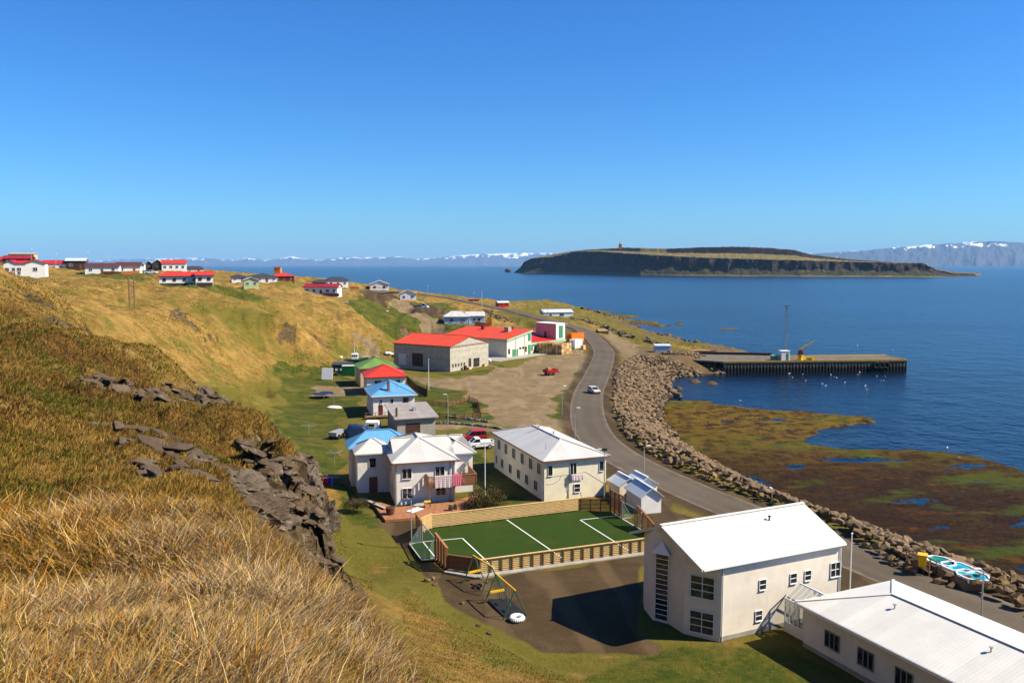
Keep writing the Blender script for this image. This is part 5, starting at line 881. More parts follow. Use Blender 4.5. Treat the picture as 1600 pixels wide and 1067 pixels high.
# scree and broken ledges between the crags
stV, stF = [], []; n_ = 0
A_ = rng.uniform(R(-34), R(-8), 9000); Rr = 11 * (60 / 11.) ** rng.uniform(0, 1, 9000); sx_, sy_ = Rr * np.sin(A_), Rr * np.cos(A_); ixx = np.clip(np.searchsorted(angs, A_), 0, len(angs) - 1); iyy = np.clip(np.searchsorted(rad, Rr), 0, len(rad) - 1); rk_ = rock[iyy, ixx] + .25 * fbm(sx_ / 5, sy_ / 5, o=3, s=9); zz_ = Z[iyy, ixx]
for x, y, z, r_, rr_ in zip(sx_, sy_, zz_, rk_, Rr):
    if r_ < .3 or z < 12 or x > -3 or random.random() > .25 + r_ * .8: continue
    s = random.uniform(.07, .24) * (1 + rr_ / 60) * (1.8 if random.random() < .12 else 1); me = random.choice(RM); k = len(stV); mt = Matrix.LocRotScale(Vector((x, y, z + s * .12)), Matrix.Rotation(random.uniform(-.3, .3) + .25, 3, 'Y') @ Matrix.Rotation(random.uniform(0, 6), 3, 'Z'), Vector((s * 1.3, s, s * .55)))
    stV += [tuple(mt @ v.co) for v in me.vertices]; stF += [tuple(a + k for a in p.vertices) for p in me.polygons]
props(raw('scree', stV, stF, 'crag'), 'loose slabs and scree scattered between the rock outcrops on the near hillside', 'scree', kind='stuff')
# --- lamp posts and poles
def lamp_post(label, px, py, h=5.3, ang=90, z=4.5, kind='lamp'):
    p = gp(px, py, z); o = thing('street_lamp', label, 'street lamp', (p[0], p[1], z), R(ang), 'street lamps'); mb = MB(); mb.cyl((0, 0, -.3), (0, 0, h - .1), .075, .045, 8); mb.build('pole', 'pole_metal', o)
    mb = MB(); mb.cyl((0, 0, h - .12), (.35, 0, h), .035, n=6); mb.build('arm', 'pole_metal', o); mb = MB(); mb.box(.2, .85, -.14, .14, h - .03, h + .12); mb.build('lamp_head', 'off_white', o, bevel=.04); return o
for px, py, ang, lb in ((878, 648, 20, 'street lamp on the grass strip between the dirt yard and the road'), (898, 690, 0, 'street lamp at the bend just beyond the cream house'), (906, 582, 20, 'street lamp beyond the grass strip near the factory yard'), (1006, 757, 10, 'street lamp standing behind the small white sheds'), (1533, 965, 180, 'street lamp beside the hot tubs'), (944, 781, 180, 'tall thin lamp at the near corner of the cream house')):
    lamp_post(lb, px, py, {1533: 3.9, 944: 6.0, 1006: 4.9}.get(px, 5.3), ang)
lamp_post('white headed lamp behind the low school annex beside the road', 1206, 786, 1.6, 90); lamp_post('grey street lamp beside the garage with pinkish roof', 700, 664, 5.3, 180)
for px, py, z, h, lb in ((740, 475, 13.8, 5.2, 'lamp on the coast road above the blue grey house'), (808, 500, 9.8, 6., 'lamp on the coast road, left of the factory tower'), (855, 503, 8.9, 5., 'lamp on the coast road just behind the pink tower'), (849, 494, 10, 7, 'taller lamp on the coast road behind the pink tower'), (915, 518, 6.6, 3.2, 'short lamp at the far road bend'), (668, 463, 16.5, 5, 'lamp on the coast road near the tan roofed house'), (885, 527, 5, 5, 'lamp just behind the factory tower')): lamp_post(lb, px, py, h, 60, z)
def pole(name, label, px, py, h, z=4.5, m='white', r=.06, cat='flagpole'):
    p = gp(px, py, z); o = thing(name, label, cat, (p[0], p[1], z)); mb = MB(); mb.cyl((0, 0, -.3), (0, 0, h), r, r * .6, 8); mb.build('pole', m, o); mb = MB(); mb.ball((0, 0, h + .04), r * 1.5, 8, 6); mb.build('cap', m, o); return o
pole('flagpole', 'white flagpole beside the road behind the glass passage', 1328, 922, 4.9); pole('flagpole', 'white flagpole between the white house and the cream house', 758, 777, 6.2); pole('flagpole', 'white flagpole in the garden below the concrete warehouse', 670, 610, 6.8); pole('flagpole', 'white flagpole beside the coast road above the factory', 753, 479, 6.9, 13.5)
p = at(643, 853); o = thing('floodlight_post', 'thin grey post with a dark floodlight at the left end of the pitch', 'floodlight', p); mb = MB(); mb.cyl((0, 0, -.3), (0, 0, 4.9), .06, .045, 8); mb.build('post', 'pole_metal', o); mb = MB(); mb.box(-.2, .2, -.12, .12, 4.85, 5.15); mb.box(-.02, .02, -.3, -.1, 4.8, 4.9); mb.build('lamp_head', 'dark_metal', o, bevel=.03)
p = at(944, 781); o = thing('floodlight', 'dark floodlight on top of the lamp at the cream house corner', 'floodlight', (p[0], p[1], 10.4)); mb = MB(); mb.box(-.3, .3, -.2, .1, 0, .3); mb.box(-.05, .05, -.05, .05, -.1, 0); mb.build('lamp_head', 'dark_metal', o, bevel=.04)
for px, lb in ((202.5, 'left wooden utility pole on the dry plateau'), (210.5, 'right wooden utility pole on the dry plateau')):
    q = gp(px, 478, 23.4); zq = T(q[0], q[1]); o = thing('utility_pole', lb, 'utility pole', (q[0], q[1], zq), 0, 'pair of utility poles'); mb = MB(); mb.cyl((0, 0, -.5), (0, 0, CAM_H - (432 - 413.5) / F_PX * q[1] - zq), .16, .11, 8); mb.build('pole', 'old_wood', o); mb = MB(); hh = CAM_H - (437 - 413.5) / F_PX * q[1] - zq; mb.cyl((0, 0, hh), (0, 0, hh + .5), .16, n=6); mb.build('insulator', 'old_wood', o)
# --- vehicles
def car(label, px, py, z, rot, m, L=4.2, W=1.75, H=1.45, kind='estate', cat='car', name='parked_car'):
    p = gp(px, py, z); o = thing(name, label, cat, (p[0], p[1], z), R(rot)); h0, hb = .28, .82
    if kind == 'estate': side = [(-L / 2, h0), (L / 2, h0), (L / 2, .62), (L * .47, .78), (L * .22, .9), (-L * .48, .92), (-L / 2, .7)]; cab = [(L * .24, .88), (L * .08, H), (-L * .42, H), (-L * .475, .90)]
    elif kind == 'pickup': side = [(-L / 2, .45), (L / 2, h0), (L / 2, .75), (L * .42, 1.0), (L * .06, 1.05), (L * .06, .8), (-L / 2, .8)]; cab = [(L * .40, 1.0), (L * .22, H), (L * .06, H), (L * .05, 1.0)]
    mb = MB(); mb.exty(side, -W / 2, W / 2); body = mb.build('body', m, o, bevel=.06); mb = MB(); mb.exty([(a, b) for a, b in cab], -W / 2 + .08, W / 2 - .08); cb = mb.build('cabin', 'glass', o, bevel=.03)
    mb = MB(); xs = [c[0] for c in cab]; mb.box(cab[2][0] - .03, cab[1][0] + .05, -W / 2 + .05, W / 2 - .05, H - .03, H + .04)
    for s in (-1, 1):
        y = s * (W / 2 - .08)
        for a, b in ((cab[0], cab[1]), (cab[3], cab[2])): mb.beam((a[0], y, a[1]), (b[0], y, b[1]), .09, .09)
        if kind == 'estate': [mb.beam((x, y, .9), (x, y, H), .09, .06) for x in (-L * .05, -L * .25)]
    mb.build('roof', m, o)
    for sx in (-.31, .31):
        for sy in (-1, 1):
            mb = MB(); x = sx * L; r = .34; mb.cyl((x, sy * (W / 2 + .02), r), (x, sy * (W / 2 - .2), r), r, n=16); wh = mb.build('wheel', 'black', o); mb = MB(); mb.cyl((x, sy * (W / 2 + .035), r), (x, sy * (W / 2 + .01), r), r * .58, n=12); mb.build('rim', 'pole_metal', wh)
    for sy in (-1, 1): mb = MB(); mb.box(L / 2 - .04, L / 2 + .03, sy * W * .36 - .15, sy * W * .36 + .15, .58, .72); mb.build('headlight', 'white', o)
    mb = MB(); mb.box(L / 2 - .02, L / 2 + .06, -W / 2 + .05, W / 2 - .05, .28, .46); mb.build('bumper', 'dark_metal', o)
    if kind == 'pickup':
        mb = MB(); mb.box(-L / 2, L * .04, -W / 2, W / 2, .8, .88); [mb.box(-L / 2, L * .04, s * W / 2 - .03, s * W / 2 + .03, .88, 1.15) for s in (-1, 1)]; mb.box(-L / 2, -L / 2 + .05, -W / 2, W / 2, .88, 1.15); mb.build('load_bed', m if cat == 'pickup' else 'dark_metal', o)
    return o
M['silver'] = mat('silver car paint', (.50, .47, .42), .3, .04, 3, spec=.6)
car('silver car driving on the curving road', 928, 614, 4.53, -72, 'silver', L=3.6, W=1.6, H=1.35, name='moving_car'); car('red estate car parked behind the cream house', 740, 688, 4.5, 190, 'red_paint', L=4.3, H=1.6); car('small white pickup parked beside the red car', 751, 700, 4.5, 195, 'white', L=4.0, H=1.6, kind='pickup', cat='pickup', name='parked_pickup')
car('white flatbed truck parked on the gravel below the tan roofed house', 658, 482, 14.2, -5, 'white', L=6.2, W=2.1, H=2.1, kind='pickup', cat='truck', name='parked_truck'); car('white car parked in front of the long white house with red roof', 543, 458, 19.2, 5, 'white', L=4.4)
car('pale car parked behind the dark roofed houses on the plateau', 468, 447, 20.6, 5, 'silver', L=4.4); car('white car parked beside the blue roofed plateau house', 236, 428, 28.3, 5, 'white', L=5)
o = thing('farm_trailer', 'red tipping trailer standing on the dirt yard', 'trailer', at(860, 586), R(35)); L2, W2 = 1.6, .95; mb = MB()
mb.add([(-L2, -W2, .75), (L2, -W2, .75), (L2, W2, .75), (-L2, W2, .75), (-L2 - .15, -W2 - .12, 1.5), (L2 + .15, -W2 - .12, 1.5), (L2 + .15, W2 + .12, 1.5), (-L2 - .15, W2 + .12, 1.5)], [(3, 2, 1, 0), (0, 1, 5, 4), (1, 2, 6, 5), (2, 3, 7, 6), (3, 0, 4, 7)]); tub = mb.build('tipping_body', 'red_paint', o)
sm = tub.modifiers.new('thick', 'SOLIDIFY'); sm.thickness = .06; mb = MB(); mb.box(-L2, L2 + .9, -.3, .3, .55, .72); mb.beam((L2, 0, .6), (L2 + 1.6, 0, .45), .12); mb.build('chassis', 'dark_metal', o)
for x in (-.8, .3):
    for s in (-1, 1): mb = MB(); mb.cyl((x, s * .95, .4), (x, s * .7, .4), .4, n=14); mb.build('wheel', 'black', o)
o = thing('wooden_box', 'pale wooden box standing in the red trailer', 'box', (at(857, 586)[0], at(857, 586)[1], 5.3), R(35)); mb = MB(); mb.box(-.5, .5, -.5, .5, 0, 1.1); [mb.box(-.53, .53, -.53, .53, z, z + .08) for z in (.1, .5, .95)]; mb.build('box', 'crate', o)
# --- fish crates
cr0 = None; yaw = R(90 - 42)
def crate_mesh(m, s=1.):
    mb = MB(); w, d, h = .60, .52, .78; mb.box(-w, w, -d, d, 0, .06)
    for z0, z1 in ((.06, .25), (.29, .50), (.54, h)): mb.box(-w, w, -d, -d + .05, z0, z1); mb.box(-w, w, d - .05, d, z0, z1); mb.box(-w, -w + .05, -d, d, z0, z1); mb.box(w - .05, w, -d, d, z0, z1)
    for x in (-w, 0, w): mb.box(x - .04, x + .04, -d - .03, -d, .0, h); mb.box(x - .04, x + .04, d, d + .03, 0, h)
    me = bpy.data.meshes.new('crate'); me.from_pydata(mb.v, [], mb.f); me.update(); uvs(me); me.materials.append(M[m]); return me
cm, com, cwm = crate_mesh('crate'), crate_mesh('orange'), crate_mesh('white')
ORD = ['first', 'second', 'third', 'fourth', 'fifth', 'sixth', 'seventh', 'eighth']
def crates(px, py, nx, ny, nz, me, lab, grp, az_=37):
    p = gp(px, py, 4.5); a = R(90 - az_)
    for i in range(nx):
        for j in range(ny):
            H_ = nz if not callable(nz) else nz(i, j)
            for k in range(H_):
                if 0 < i < nx - 1 and 0 < j and k < H_ - 1: continue
                lx, ly = i * 1.42 + random.uniform(-.04, .04), j * 1.25 + random.uniform(-.05, .05); o = bpy.data.objects.new('crate', me); link(o); o.location = (p[0] + lx * math.cos(a) - ly * math.sin(a), p[1] + lx * math.sin(a) + ly * math.cos(a), 4.5 + k * .84); o.rotation_euler = (0, 0, a + random.uniform(-.03, .03)); props(o, lab + ', ' + ORD[k] + ' layer up, ' + ORD[i] + ' column, ' + ORD[j] + ' row', 'crate', grp)
crates(846, 551.5, 5, 6, lambda i, j: 3 if j < 1 else 4, cm, 'tan fish crate of the big left stack', 'tan fish crates stacked in the yard'); crates(877, 554, 4, 7, lambda i, j: 4, cm, 'tan fish crate of the right stack', 'tan fish crates in the right hand stack')
crates(898, 546, 3, 2, 4, cwm, 'white fish crate beside the tower', 'white fish crates', 42); crates(893, 540, 5, 2, 5, com, 'orange fish tub behind the crates', 'orange fish tubs', 42)
crates(911, 547, 1, 1, 2, cm, 'lone tan fish crate at right end', 'lone fish crates'); crates(782, 557, 2, 1, 3, cm, 'brown crate on the factory dock', 'crates on the dock')
rs = random.Random(4); kinds = ['old wooden pallet leaning on the concrete warehouse', 'rusty drum beside the concrete warehouse', 'broken wooden box beside the concrete warehouse', 'dark barrel leaning against the concrete warehouse', 'white sack lying beside the concrete warehouse']
for i, (px, py, k) in enumerate(((727, 578, 3), (733, 577, 2), (738, 574, 1), (744, 573, 0), (751, 571, 3), (757, 572, 2), (764, 566, 4))):
    o = thing(['pallet', 'drum', 'wooden_box', 'barrel', 'sack'][k], (['lower ', 'middle ', 'upper ', '', 'tall ', 'right hand ', ''][i] + kinds[k]), ['pallet', 'drum', 'box', 'barrel', 'sack'][k], at(px, py), R(35 + 20 * i)); mb = MB()
    if k in (1, 3): mb.cyl((0, 0, 0), (0, 0, 1.1), .45, n=12); mb.torus((0, 0, .55), .45, .04, 12, 5); mb.torus((0, 0, 1.08), .44, .04, 12, 5)
    elif k == 0: [mb.box(-.7, .7, -.02, .02, z, z + .12) for z in (.1, .35, .6, .85, 1.1, 1.35)]; [mb.box(x - .05, x + .05, .02, .12, 0, 1.6) for x in (-.6, 0, .6)]
    elif k == 4: mb.ball((0, 0, .5), .75, 10, 8, (1, .7, .8))
    else: mb.box(-.5, .5, -.4, .4, 0, .05); [mb.box(-.5, .5, s * .4 - .03, s * .4 + .03, 0, .7) for s in (-1, 1)]; [mb.box(s * .5 - .03, s * .5 + .03, -.4, .4, 0, .6) for s in (-1, 1)]
    mb.build('shell', ['old_wood', 'maroon', 'crate', 'dark_board', 'white'][k], o)
for i in range(9):
    px, py = (604 + (i % 5) * 4 + (8 if i > 6 else 0), 556 - (i // 5) * 2); zq = 4.8 + (i // 5) * .6; o = thing('feed_sack', 'white sack in the pile behind the concrete warehouse', 'sack', at(px, py, zq), i, 'white sacks behind the warehouse'); mb = MB(); mb.ball((0, 0, .4), .8, 10, 7, (1, .8, .6)); mb.build('sack', 'white', o, smooth=True)
# --- small sheds
SH = gp(1034, 810)
s1_ = House('garden_shed', 'small white shed with a grey gable roof behind the right goal', SH[0] - 2.0, SH[1] + 1.6, 4.5, 75, 2.4, 4.2, 1.9, 2.9, 'y', 0, 'white_wall', 'grey_roof', o=.25, cat='shed', t=.08)
s2_ = House('garden_shed', 'small pale gabled shed, left one of the two farther from the goal', *gp(968, 783)[:2], 4.5, 72, 2.6, 3.0, 1.8, 2.7, 'y', 0, 'cream_wall', 'grey_roof', o=.2, cat='shed', t=.08)
s3_ = House('garden_shed', 'small white gabled shed, nearest the road', *gp(995, 783)[:2], 4.5, 72, 2.6, 3.0, 1.9, 2.8, 'y', 0, 'white_wall', 'grey_roof', o=.2, cat='shed', t=.08)
s4_ = House('pier_shed', 'small pale blue grey shed at the land end of the pier', *gp(1024, 552, 4.2)[:2], 4.2, 90, 4.9, 3.2, 2.4, 2.7, 'shedy', 0, 'pale_blue_wall', 'grey_roof', o=.15, cat='shed', t=.1)
o = thing('tank', 'dark rusty tank with a tan top beside the far road bend', 'tank', at(941, 523, 5.3), R(20)); mb = MB(); mb.box(-2.2, 2.2, -1.2, 1.2, 0, 1.5); mb.build('body', 'dark_board', o, bevel=.15); mb = MB(); mb.add([(-2.2, -1.3, 1.5), (2.2, -1.3, 1.5), (1.9, 1.2, 2.2), (-1.9, 1.2, 2.2), (-2.2, 1.3, 1.5), (2.2, 1.3, 1.5)], [(0, 1, 2, 3), (3, 2, 5, 4), (0, 3, 4), (1, 5, 2)]); mb.build('cover', 'crate', o)
# --- hot tubs
def octa(cx, cy, rx, ry, n=8, ph=PI / 8): return [(cx + rx * math.cos(2 * PI * i / n + ph), cy + ry * math.sin(2 * PI * i / n + ph)) for i in range(n)]
TB = gp(1495, 890, 5.4); tb = np.array([gp(1462, 873, 5.4), gp(1540, 905, 5.4)]); tdir = math.atan2(*(tb[1] - tb[0])[1::-1])
def tub(label, px, py, m, rx, ry, floor=None):
    p = gp(px, py, 5.45); o = thing('hot_tub', label, 'hot tub', (p[0], p[1], 5.45), tdir); out_ = octa(0, 0, rx, ry); inn = octa(0, 0, rx - .15, ry - .15); n = 8
    mb = MB(); mb.add([(a, b, -.3) for a, b in out_] + [(a, b, .1) for a, b in out_] + [(a, b, .1) for a, b in inn] + [(a, b, -.08) for a, b in inn], [(i, (i + 1) % n, (i + 1) % n + n, i + n) for i in range(n)] + [(i + n, (i + 1) % n + n, (i + 1) % n + 2 * n, i + 2 * n) for i in range(n)] + [(i + 2 * n, (i + 1) % n + 2 * n, (i + 1) % n + 3 * n, i + 3 * n) for i in range(n)]); mb.build('shell', 'white', o)
    mb = MB(); mb.ext(octa(0, 0, rx - .14, ry - .14), -.05, .0); mb.build('water', m, o); mb = MB(); mb.ext(octa(.25, .1, rx * .5, ry * .5), .0, .006); mb.build('basin', 'deep_' + m, o); return o
M['deep_turquoise'] = mat('deep turquoise water', (.01, .25, .38), .1, .1, 2); M['deep_pool_green'] = mat('deep green water', (.005, .13, .10), .1, .1, 2)
tub('turquoise octagonal hot tub, nearest the lamp post', 1520, 899, 'turquoise', 1.5, 1.25); tub('turquoise octagonal hot tub, middle of the three in the boulders', 1496, 886, 'turquoise', 1.5, 1.25); tub('green square hot tub, farthest of the three in the boulders', 1470, 876.5, 'pool_green', 1.45, 1.15)
ground_poly('tub_surround', 'brown deck slab around the three hot tubs', 'slab', [(1452, 876), (1468, 868), (1500, 872), (1548, 897), (1541, 908), (1508, 906), (1480, 893)], 5.38, 'old_wood', 1.3)
o = thing('wheelie_bin', 'yellow wheeled bin beside the hot tubs', 'bin', at(1441, 884, 5.35), R(-30)); mb = MB(); mb.add([(-.28, -.3, 0), (.28, -.3, 0), (.28, .3, 0), (-.28, .3, 0), (-.36, -.38, 1.0), (.36, -.38, 1.0), (.36, .38, 1.0), (-.36, .38, 1.0)], [(3, 2, 1, 0), (4, 5, 6, 7), (0, 1, 5, 4), (1, 2, 6, 5), (2, 3, 7, 6), (3, 0, 4, 7)]); mb.build('body', 'yellow', o); mb = MB(); mb.box(-.4, .4, -.44, .42, 1.0, 1.1); mb.build('lid', 'yellow', o); mb = MB(); mb.cyl((-.3, .3, .1), (.3, .3, .1), .1, n=8); mb.build('wheels', 'black', o)
p = gp(1421, 876, 5.0); q = gp(1457, 896, 4.7); o = thing('stair_rail', 'weathered wooden steps with rails leading up to the hot tubs', 'stairs', tuple(p), math.atan2(q[1] - p[1], q[0] - p[0])); L3 = float(np.linalg.norm((q - p)[:2])); mb = MB()
for y in (-.4, .4):
    for z in (.35, .65, .95): mb.beam((0, y, z), (L3, y, z - .2), .05, .1)
    for i in range(5): mb.box(L3 * i / 4 - .04, L3 * i / 4 + .04, y - .04, y + .04, -.4, 1.0 - .05 * i)
mb.build('railing', 'old_wood', o); mb = MB(); [mb.box(L3 * i / 8, L3 * i / 8 + .35, -.38, .38, .1 - i * .04, .16 - i * .04) for i in range(8)]; mb.build('steps', 'old_wood', o)
# --- pier with crane
P0, P1 = gp(1130, 565, 3.5), gp(1417, 562, 3.5); L4 = float(np.linalg.norm((P1 - P0)[:2])); pr = thing('pier', 'long concrete and sheet pile pier reaching out into the bay', 'pier', tuple(P0), math.atan2(P1[1] - P0[1], P1[0] - P0[0]))
t = NT('sheet pile wall'); ob = t.coord('Object'); st = t.coord('Object', (1.2, 1, .12)); pz = t.n('ShaderNodeSeparateXYZ', Vector=ob).outputs[2]; c = t.mix(t.rng(t.noise(st, 1.4, 6, .7), .4, .65), (.16, .13, .10), (.035, .026, .02)); c = t.mix(t.rng(t.math('ADD', pz, t.math('MULTIPLY', t.noise(ob, .3, 4), 1.6)), -1.6, -.2, 1., 0.), c, (.008, .007, .005)); t.out(c, .85, .2); M['pile'] = t.m
mb = MB(); n = int(L4 / .5); V = []
for i in range(n + 1): x = L4 * i / n; y = (0 if i % 2 else .1); V += [(x, y - .0, -7), (x, y, -.35)]
mb.add(V, [(2 * i, 2 * i + 2, 2 * i + 3, 2 * i + 1) for i in range(n)]); mb.box(L4 - .1, L4, 0.1, 11.5, -7, -.36); mb.build('sheet_piling', 'pile', pr)
mb = MB(); mb.ext([(0, .2), (L4 - .1, .2), (L4 - .1, 11.6), (L4 * .40, 11.2), (L4 * .37, 15), (-4, 27), (-14, 22), (-8, 6)], -.5, -.02); mb.build('deck_slab', mat('grimy concrete', (.15, .125, .09), .9, .2, .4, dirt=(.06, .05, .038, .7)), pr)
mb = MB(); mb.box(0, L4 + .05, -.12, .35, -.4, .12); mb.box(L4 - .3, L4 + .05, .35, 11.6, -.4, .12); mb.build('yellow_edge', mat('worn yellow kerb', (.42, .24, .03), .7, .2, 1.5), pr); mb = MB(); mb.box(L4 * .40, L4 - .35, 11.2, 11.6, -.02, .3); mb.build('rear_kerb', 'yellow', pr)
mb = MB(); mb.beam((-10, 24, .2), (L4 * .37, 15.2, .2), .8, 1.1); mb.build('sea_parapet', 'dark_board', pr); mb = MB()
for x in (L4 * .83, L4 * .86, L4 * .885): mb.torus((x, -.25, -1.5), .8, .3, 16, 6, axis='y')
mb.build('fender', 'black', pr)
def plocal(x, y, z=0): a = pr.rotation_euler.z; return (P0[0] + x * math.cos(a) - y * math.sin(a), P0[1] + x * math.sin(a) + y * math.cos(a), 3.5 + z)
fx = L4 * .385
o = thing('crane', 'yellow jib crane standing on the pier', 'crane', plocal(fx + 2.6, 2.2), 0); mb = MB(); mb.cyl((0, 0, 0), (0, 0, 1.0), .9, .7, 12); mb.cyl((0, 0, 1.0), (0, 0, 1.5), .8, n=12); mb.build('pedestal', 'yellow', o); mb = MB(); mb.cyl((0, 0, 1.5), (0, 0, 3.2), .35, .3, 10); mb.box(-.6, .6, -.5, .5, 1.5, 2.8); mb.build('column', 'maroon', o)
mb = MB(); mb.beam((-.2, 0, 3.0), (2.2, 0, 4.5), .45, .4); mb.beam((2.0, 0, 4.4), (4.0, 0, 5.6), .3, .3); mb.beam((4.0, 0, 5.6), (4.2, 0, 5.3), .15); mb.build('jib', 'yellow', o); mb = MB(); mb.cyl((.4, 0, 2.2), (1.8, 0, 4.1), .1, n=8); mb.build('ram', 'pole_metal', o)
o = thing('pier_kiosk', 'small white cabin beside the yellow crane', 'cabin', plocal(fx - 2.2, 2.6), .1); mb = MB(); mb.box(-1.3, 1.3, -1.1, 1.1, 0, 2.7); mb.build('wall', 'white_wall', o); mb = MB(); mb.box(-1.4, 1.4, -1.2, 1.2, 2.7, 2.85); mb.build('roof', 'white', o); mb = MB(); mb.box(.2, .9, -1.14, -1.1, .1, 2.1); mb.build('door', 'green_door', o)
o = thing('green_container', 'small green box beside the white cabin on the pier', 'box', plocal(fx - 5.0, 3.2), .1); mb = MB(); mb.box(-.9, .9, -.8, .8, 0, 1.3); mb.build('body', 'green_door', o, bevel=.05); mb = MB(); mb.box(-1, 1, -.9, .9, 1.3, 1.42); mb.build('lid', 'green_trim', o)
o = thing('mast', 'tall slim lattice mast with floodlights on the pier', 'mast', plocal(fx - .6, 5.5)); H5 = 16.0; mb = MB()
for x, y in ((-.25, -.15), (.25, -.15), (0, .28)): mb.cyl((x, y, 0), (x * .6, y * .6, H5), .06, n=5)
for i in range(32): z = H5 * i / 32; f = 1 - .4 * i / 32; mb.beam((-.25 * f, -.15 * f, z), (.25 * f, -.15 * f, z + .5), .04); mb.beam((.25 * f, -.15 * f, z), (0, .28 * f, z + .5), .04)
mb.build('lattice', 'grey_wall', o); mb = MB(); mb.box(-1.2, 1.2, -.1, .1, H5, H5 + .12); [mb.box(x - .25, x + .25, -.3, .1, H5 + .1, H5 + .45) for x in (-1.0, -.3, .3, 1.0)]; mb.build('floodlights', 'pole_metal', o)
for i, (x, y) in enumerate(((fx + 5, 2), (fx + 6.2, 1.6), (fx + 4.6, 4.2))): o = thing('fish_tub', 'yellow tub standing to the right of the crane', 'tub', plocal(x, y), .2 * i, 'yellow tubs by the crane'); mb = MB(); mb.box(-.5, .5, -.4, .4, 0, .7); mb.box(-.55, .55, -.45, .45, .7, .78); mb.build('tub', 'yellow', o)
for i, (px, py, m_, lb) in enumerate(((1095, 548.5, 'crate', 'pale timber stack lying on the landing'), (1102, 550.5, 'maroon', 'reddish timber stack lying on the landing'))):
    o = thing('timber_stack', lb, 'timber', at(px, py, 3.62), R(-4)); mb = MB(); [mb.box(-3.4, 3.2 - .3 * (k % 2), -.5 + .25 * k, -.28 + .25 * k, 0, .25 + .1 * (k % 3)) for k in range(5)]; mb.build('planks', m_, o)
# --- gulls on the water by the pier
gm = MB(); gm.ball((0, 0, .1), .22, 8, 6, (1.35, .75, .65)); gm.ball((.26, 0, .25), .1, 6, 5); gm.cyl((.34, 0, .25), (.44, 0, .23), .03, .005, 5); gm.add([(-.2, -.08, .16), (-.2, .08, .16), (-.5, 0, .18)], [(0, 1, 2), (2, 1, 0)]); gu = gm.build('gull', 'white'); gu.location = at(1233, 584, 0); props(gu, 'small white gull floating on the bay below the pier', 'gull', 'gulls floating on the bay')
for px, py in ((1238, 590), (1254, 585), (1260, 580), (1262, 579), (1268, 578), (1298, 586), (1303, 589), (1307, 590), (1259, 595), (1285, 600), (1340, 586), (1343, 582), (1370, 588), (1377, 595), (1381, 595), (1383, 588), (1352, 603), (1355, 609), (1290, 603), (1320, 598), (1340, 540), (1395, 547), (1157, 627), (1500, 716), (1480, 700), (1360, 570)):
    c_ = gu.copy(); link(c_); c_.location = at(px, py, 0); c_.rotation_euler = (0, 0, random.uniform(0, 6)); sss = random.uniform(.6, .9); c_.scale = (sss,) * 3
# ------------------------------------------------------------------ scattered houses on the plateau and the headland
DBG = []
def fh(label, x0, x1, yb, ye, yt, z, roof, wall='white_wall', kind='x', k=0., az=70, W=8., wins=3, name='house', grp=None, trim=None, wside=1, cat='house', door=True, mw='white'):
    p = gp(x0, yb, z); dd = p[1]; L = (x1 - x0) * dd / F_PX / math.sin(R(az)) ; h = (yb - ye) * dd / F_PX; rise = max(.35, (ye - yt) * dd / F_PX * (.85 if kind == 'x' else 1.))
    tz = T(p[0] + L / 2, p[1] + 2); DBG.append((label[:30], round(z, 1), round(tz, 1), round(L, 1), round(h, 1)))
    H = House(name, label, p[0], p[1], z, az, L, W, h, h + rise, kind, k, wall, roof, o=.4, cat=cat, sink=3.0, group=grp); s = min(1.2, h * .36)
    for i in range(wins):
        if door and i == wins // 2 and wins > 1: H.door('f', L * (i + .5) / wins, .9, min(2., h * .72), 'brown_trim')
        else: H.win('f', L * (i + .5) / wins, h * .38, s, s * .9, (1, 0), m=mw)
    for i in range(wside): H.win('l', W * (i + .5) / max(1, wside), h * .38, s, s * .9, (1, 0), m=mw)
    if trim: H.trim(trim)
    return H
h1 = fh('white two storey house with a red roof at the far left edge of the plateau', 24, 45, 431, 411, 406.5, 28.2, 'deep_red_roof', k=0, W=9, wins=2); h1.win('f', 1.2, .5, .9, .9, (1, 0)); fh('white gabled wing with a red roof next to the far left house', 6, 24, 430.5, 412, 406.5, 28.2, 'deep_red_roof', kind='y', W=8, wins=2, door=False)
h2 = fh('long white bungalow with a deep red roof on the left plateau', 66, 116, 425, 412, 406, 28.8, 'deep_red_roof', W=9, wins=5, door=False); fh('white gable end block of the long red roofed bungalow', 40, 66, 431, 411, 406, 28.4, 'deep_red_roof', kind='y', W=5, wins=1, door=False)
fh('dark house with a maroon roof behind the far left houses', 4, 40, 410, 404, 398.5, 32.9, 'maroon_roof', wall='dark_board', W=9); fh('low building with a bright red roof cut off by the left edge of the photo', -14, 12, 411, 406, 400.5, 32.7, 'deep_red_roof', wall='dark_board', W=9, wins=1, door=False)
fh('flat roofed mustard yellow building on the left skyline', 13, 46, 407, 396.5, 395, 34.0, 'tan_roof', wall='tan_roof', W=10, wins=2, kind='shedy', door=False)
fh('dark brown house with a grey roof right of the long red roofed bungalow', 103, 129, 421, 407.5, 402.5, 29.9, 'grey_roof', wall='dark_board', W=9, wins=2, kind='x')
fh('white house with a dark brown roof, left half of the brown roofed pair', 133, 178, 428, 416, 410.5, 28.4, 'brown_roof', kind='x', k=0, W=10, wins=3, trim='brown_trim'); fh('white house with a dark brown roof, right half of the brown roofed pair', 181, 214, 427, 415.5, 409, 28.5, 'brown_roof', kind='x', W=10, wins=2, trim='brown_trim')
fh('small house with a pale blue roof on the left plateau', 206, 223, 421, 413, 409, 29.8, 'blue_roof', W=9, wins=1, door=False); fh('dark house with a grey roof beside the pale blue roof', 226, 238, 423, 412.5, 408, 29, 'grey_roof', wall='dark_board', kind='y', W=8, wins=1, door=False)
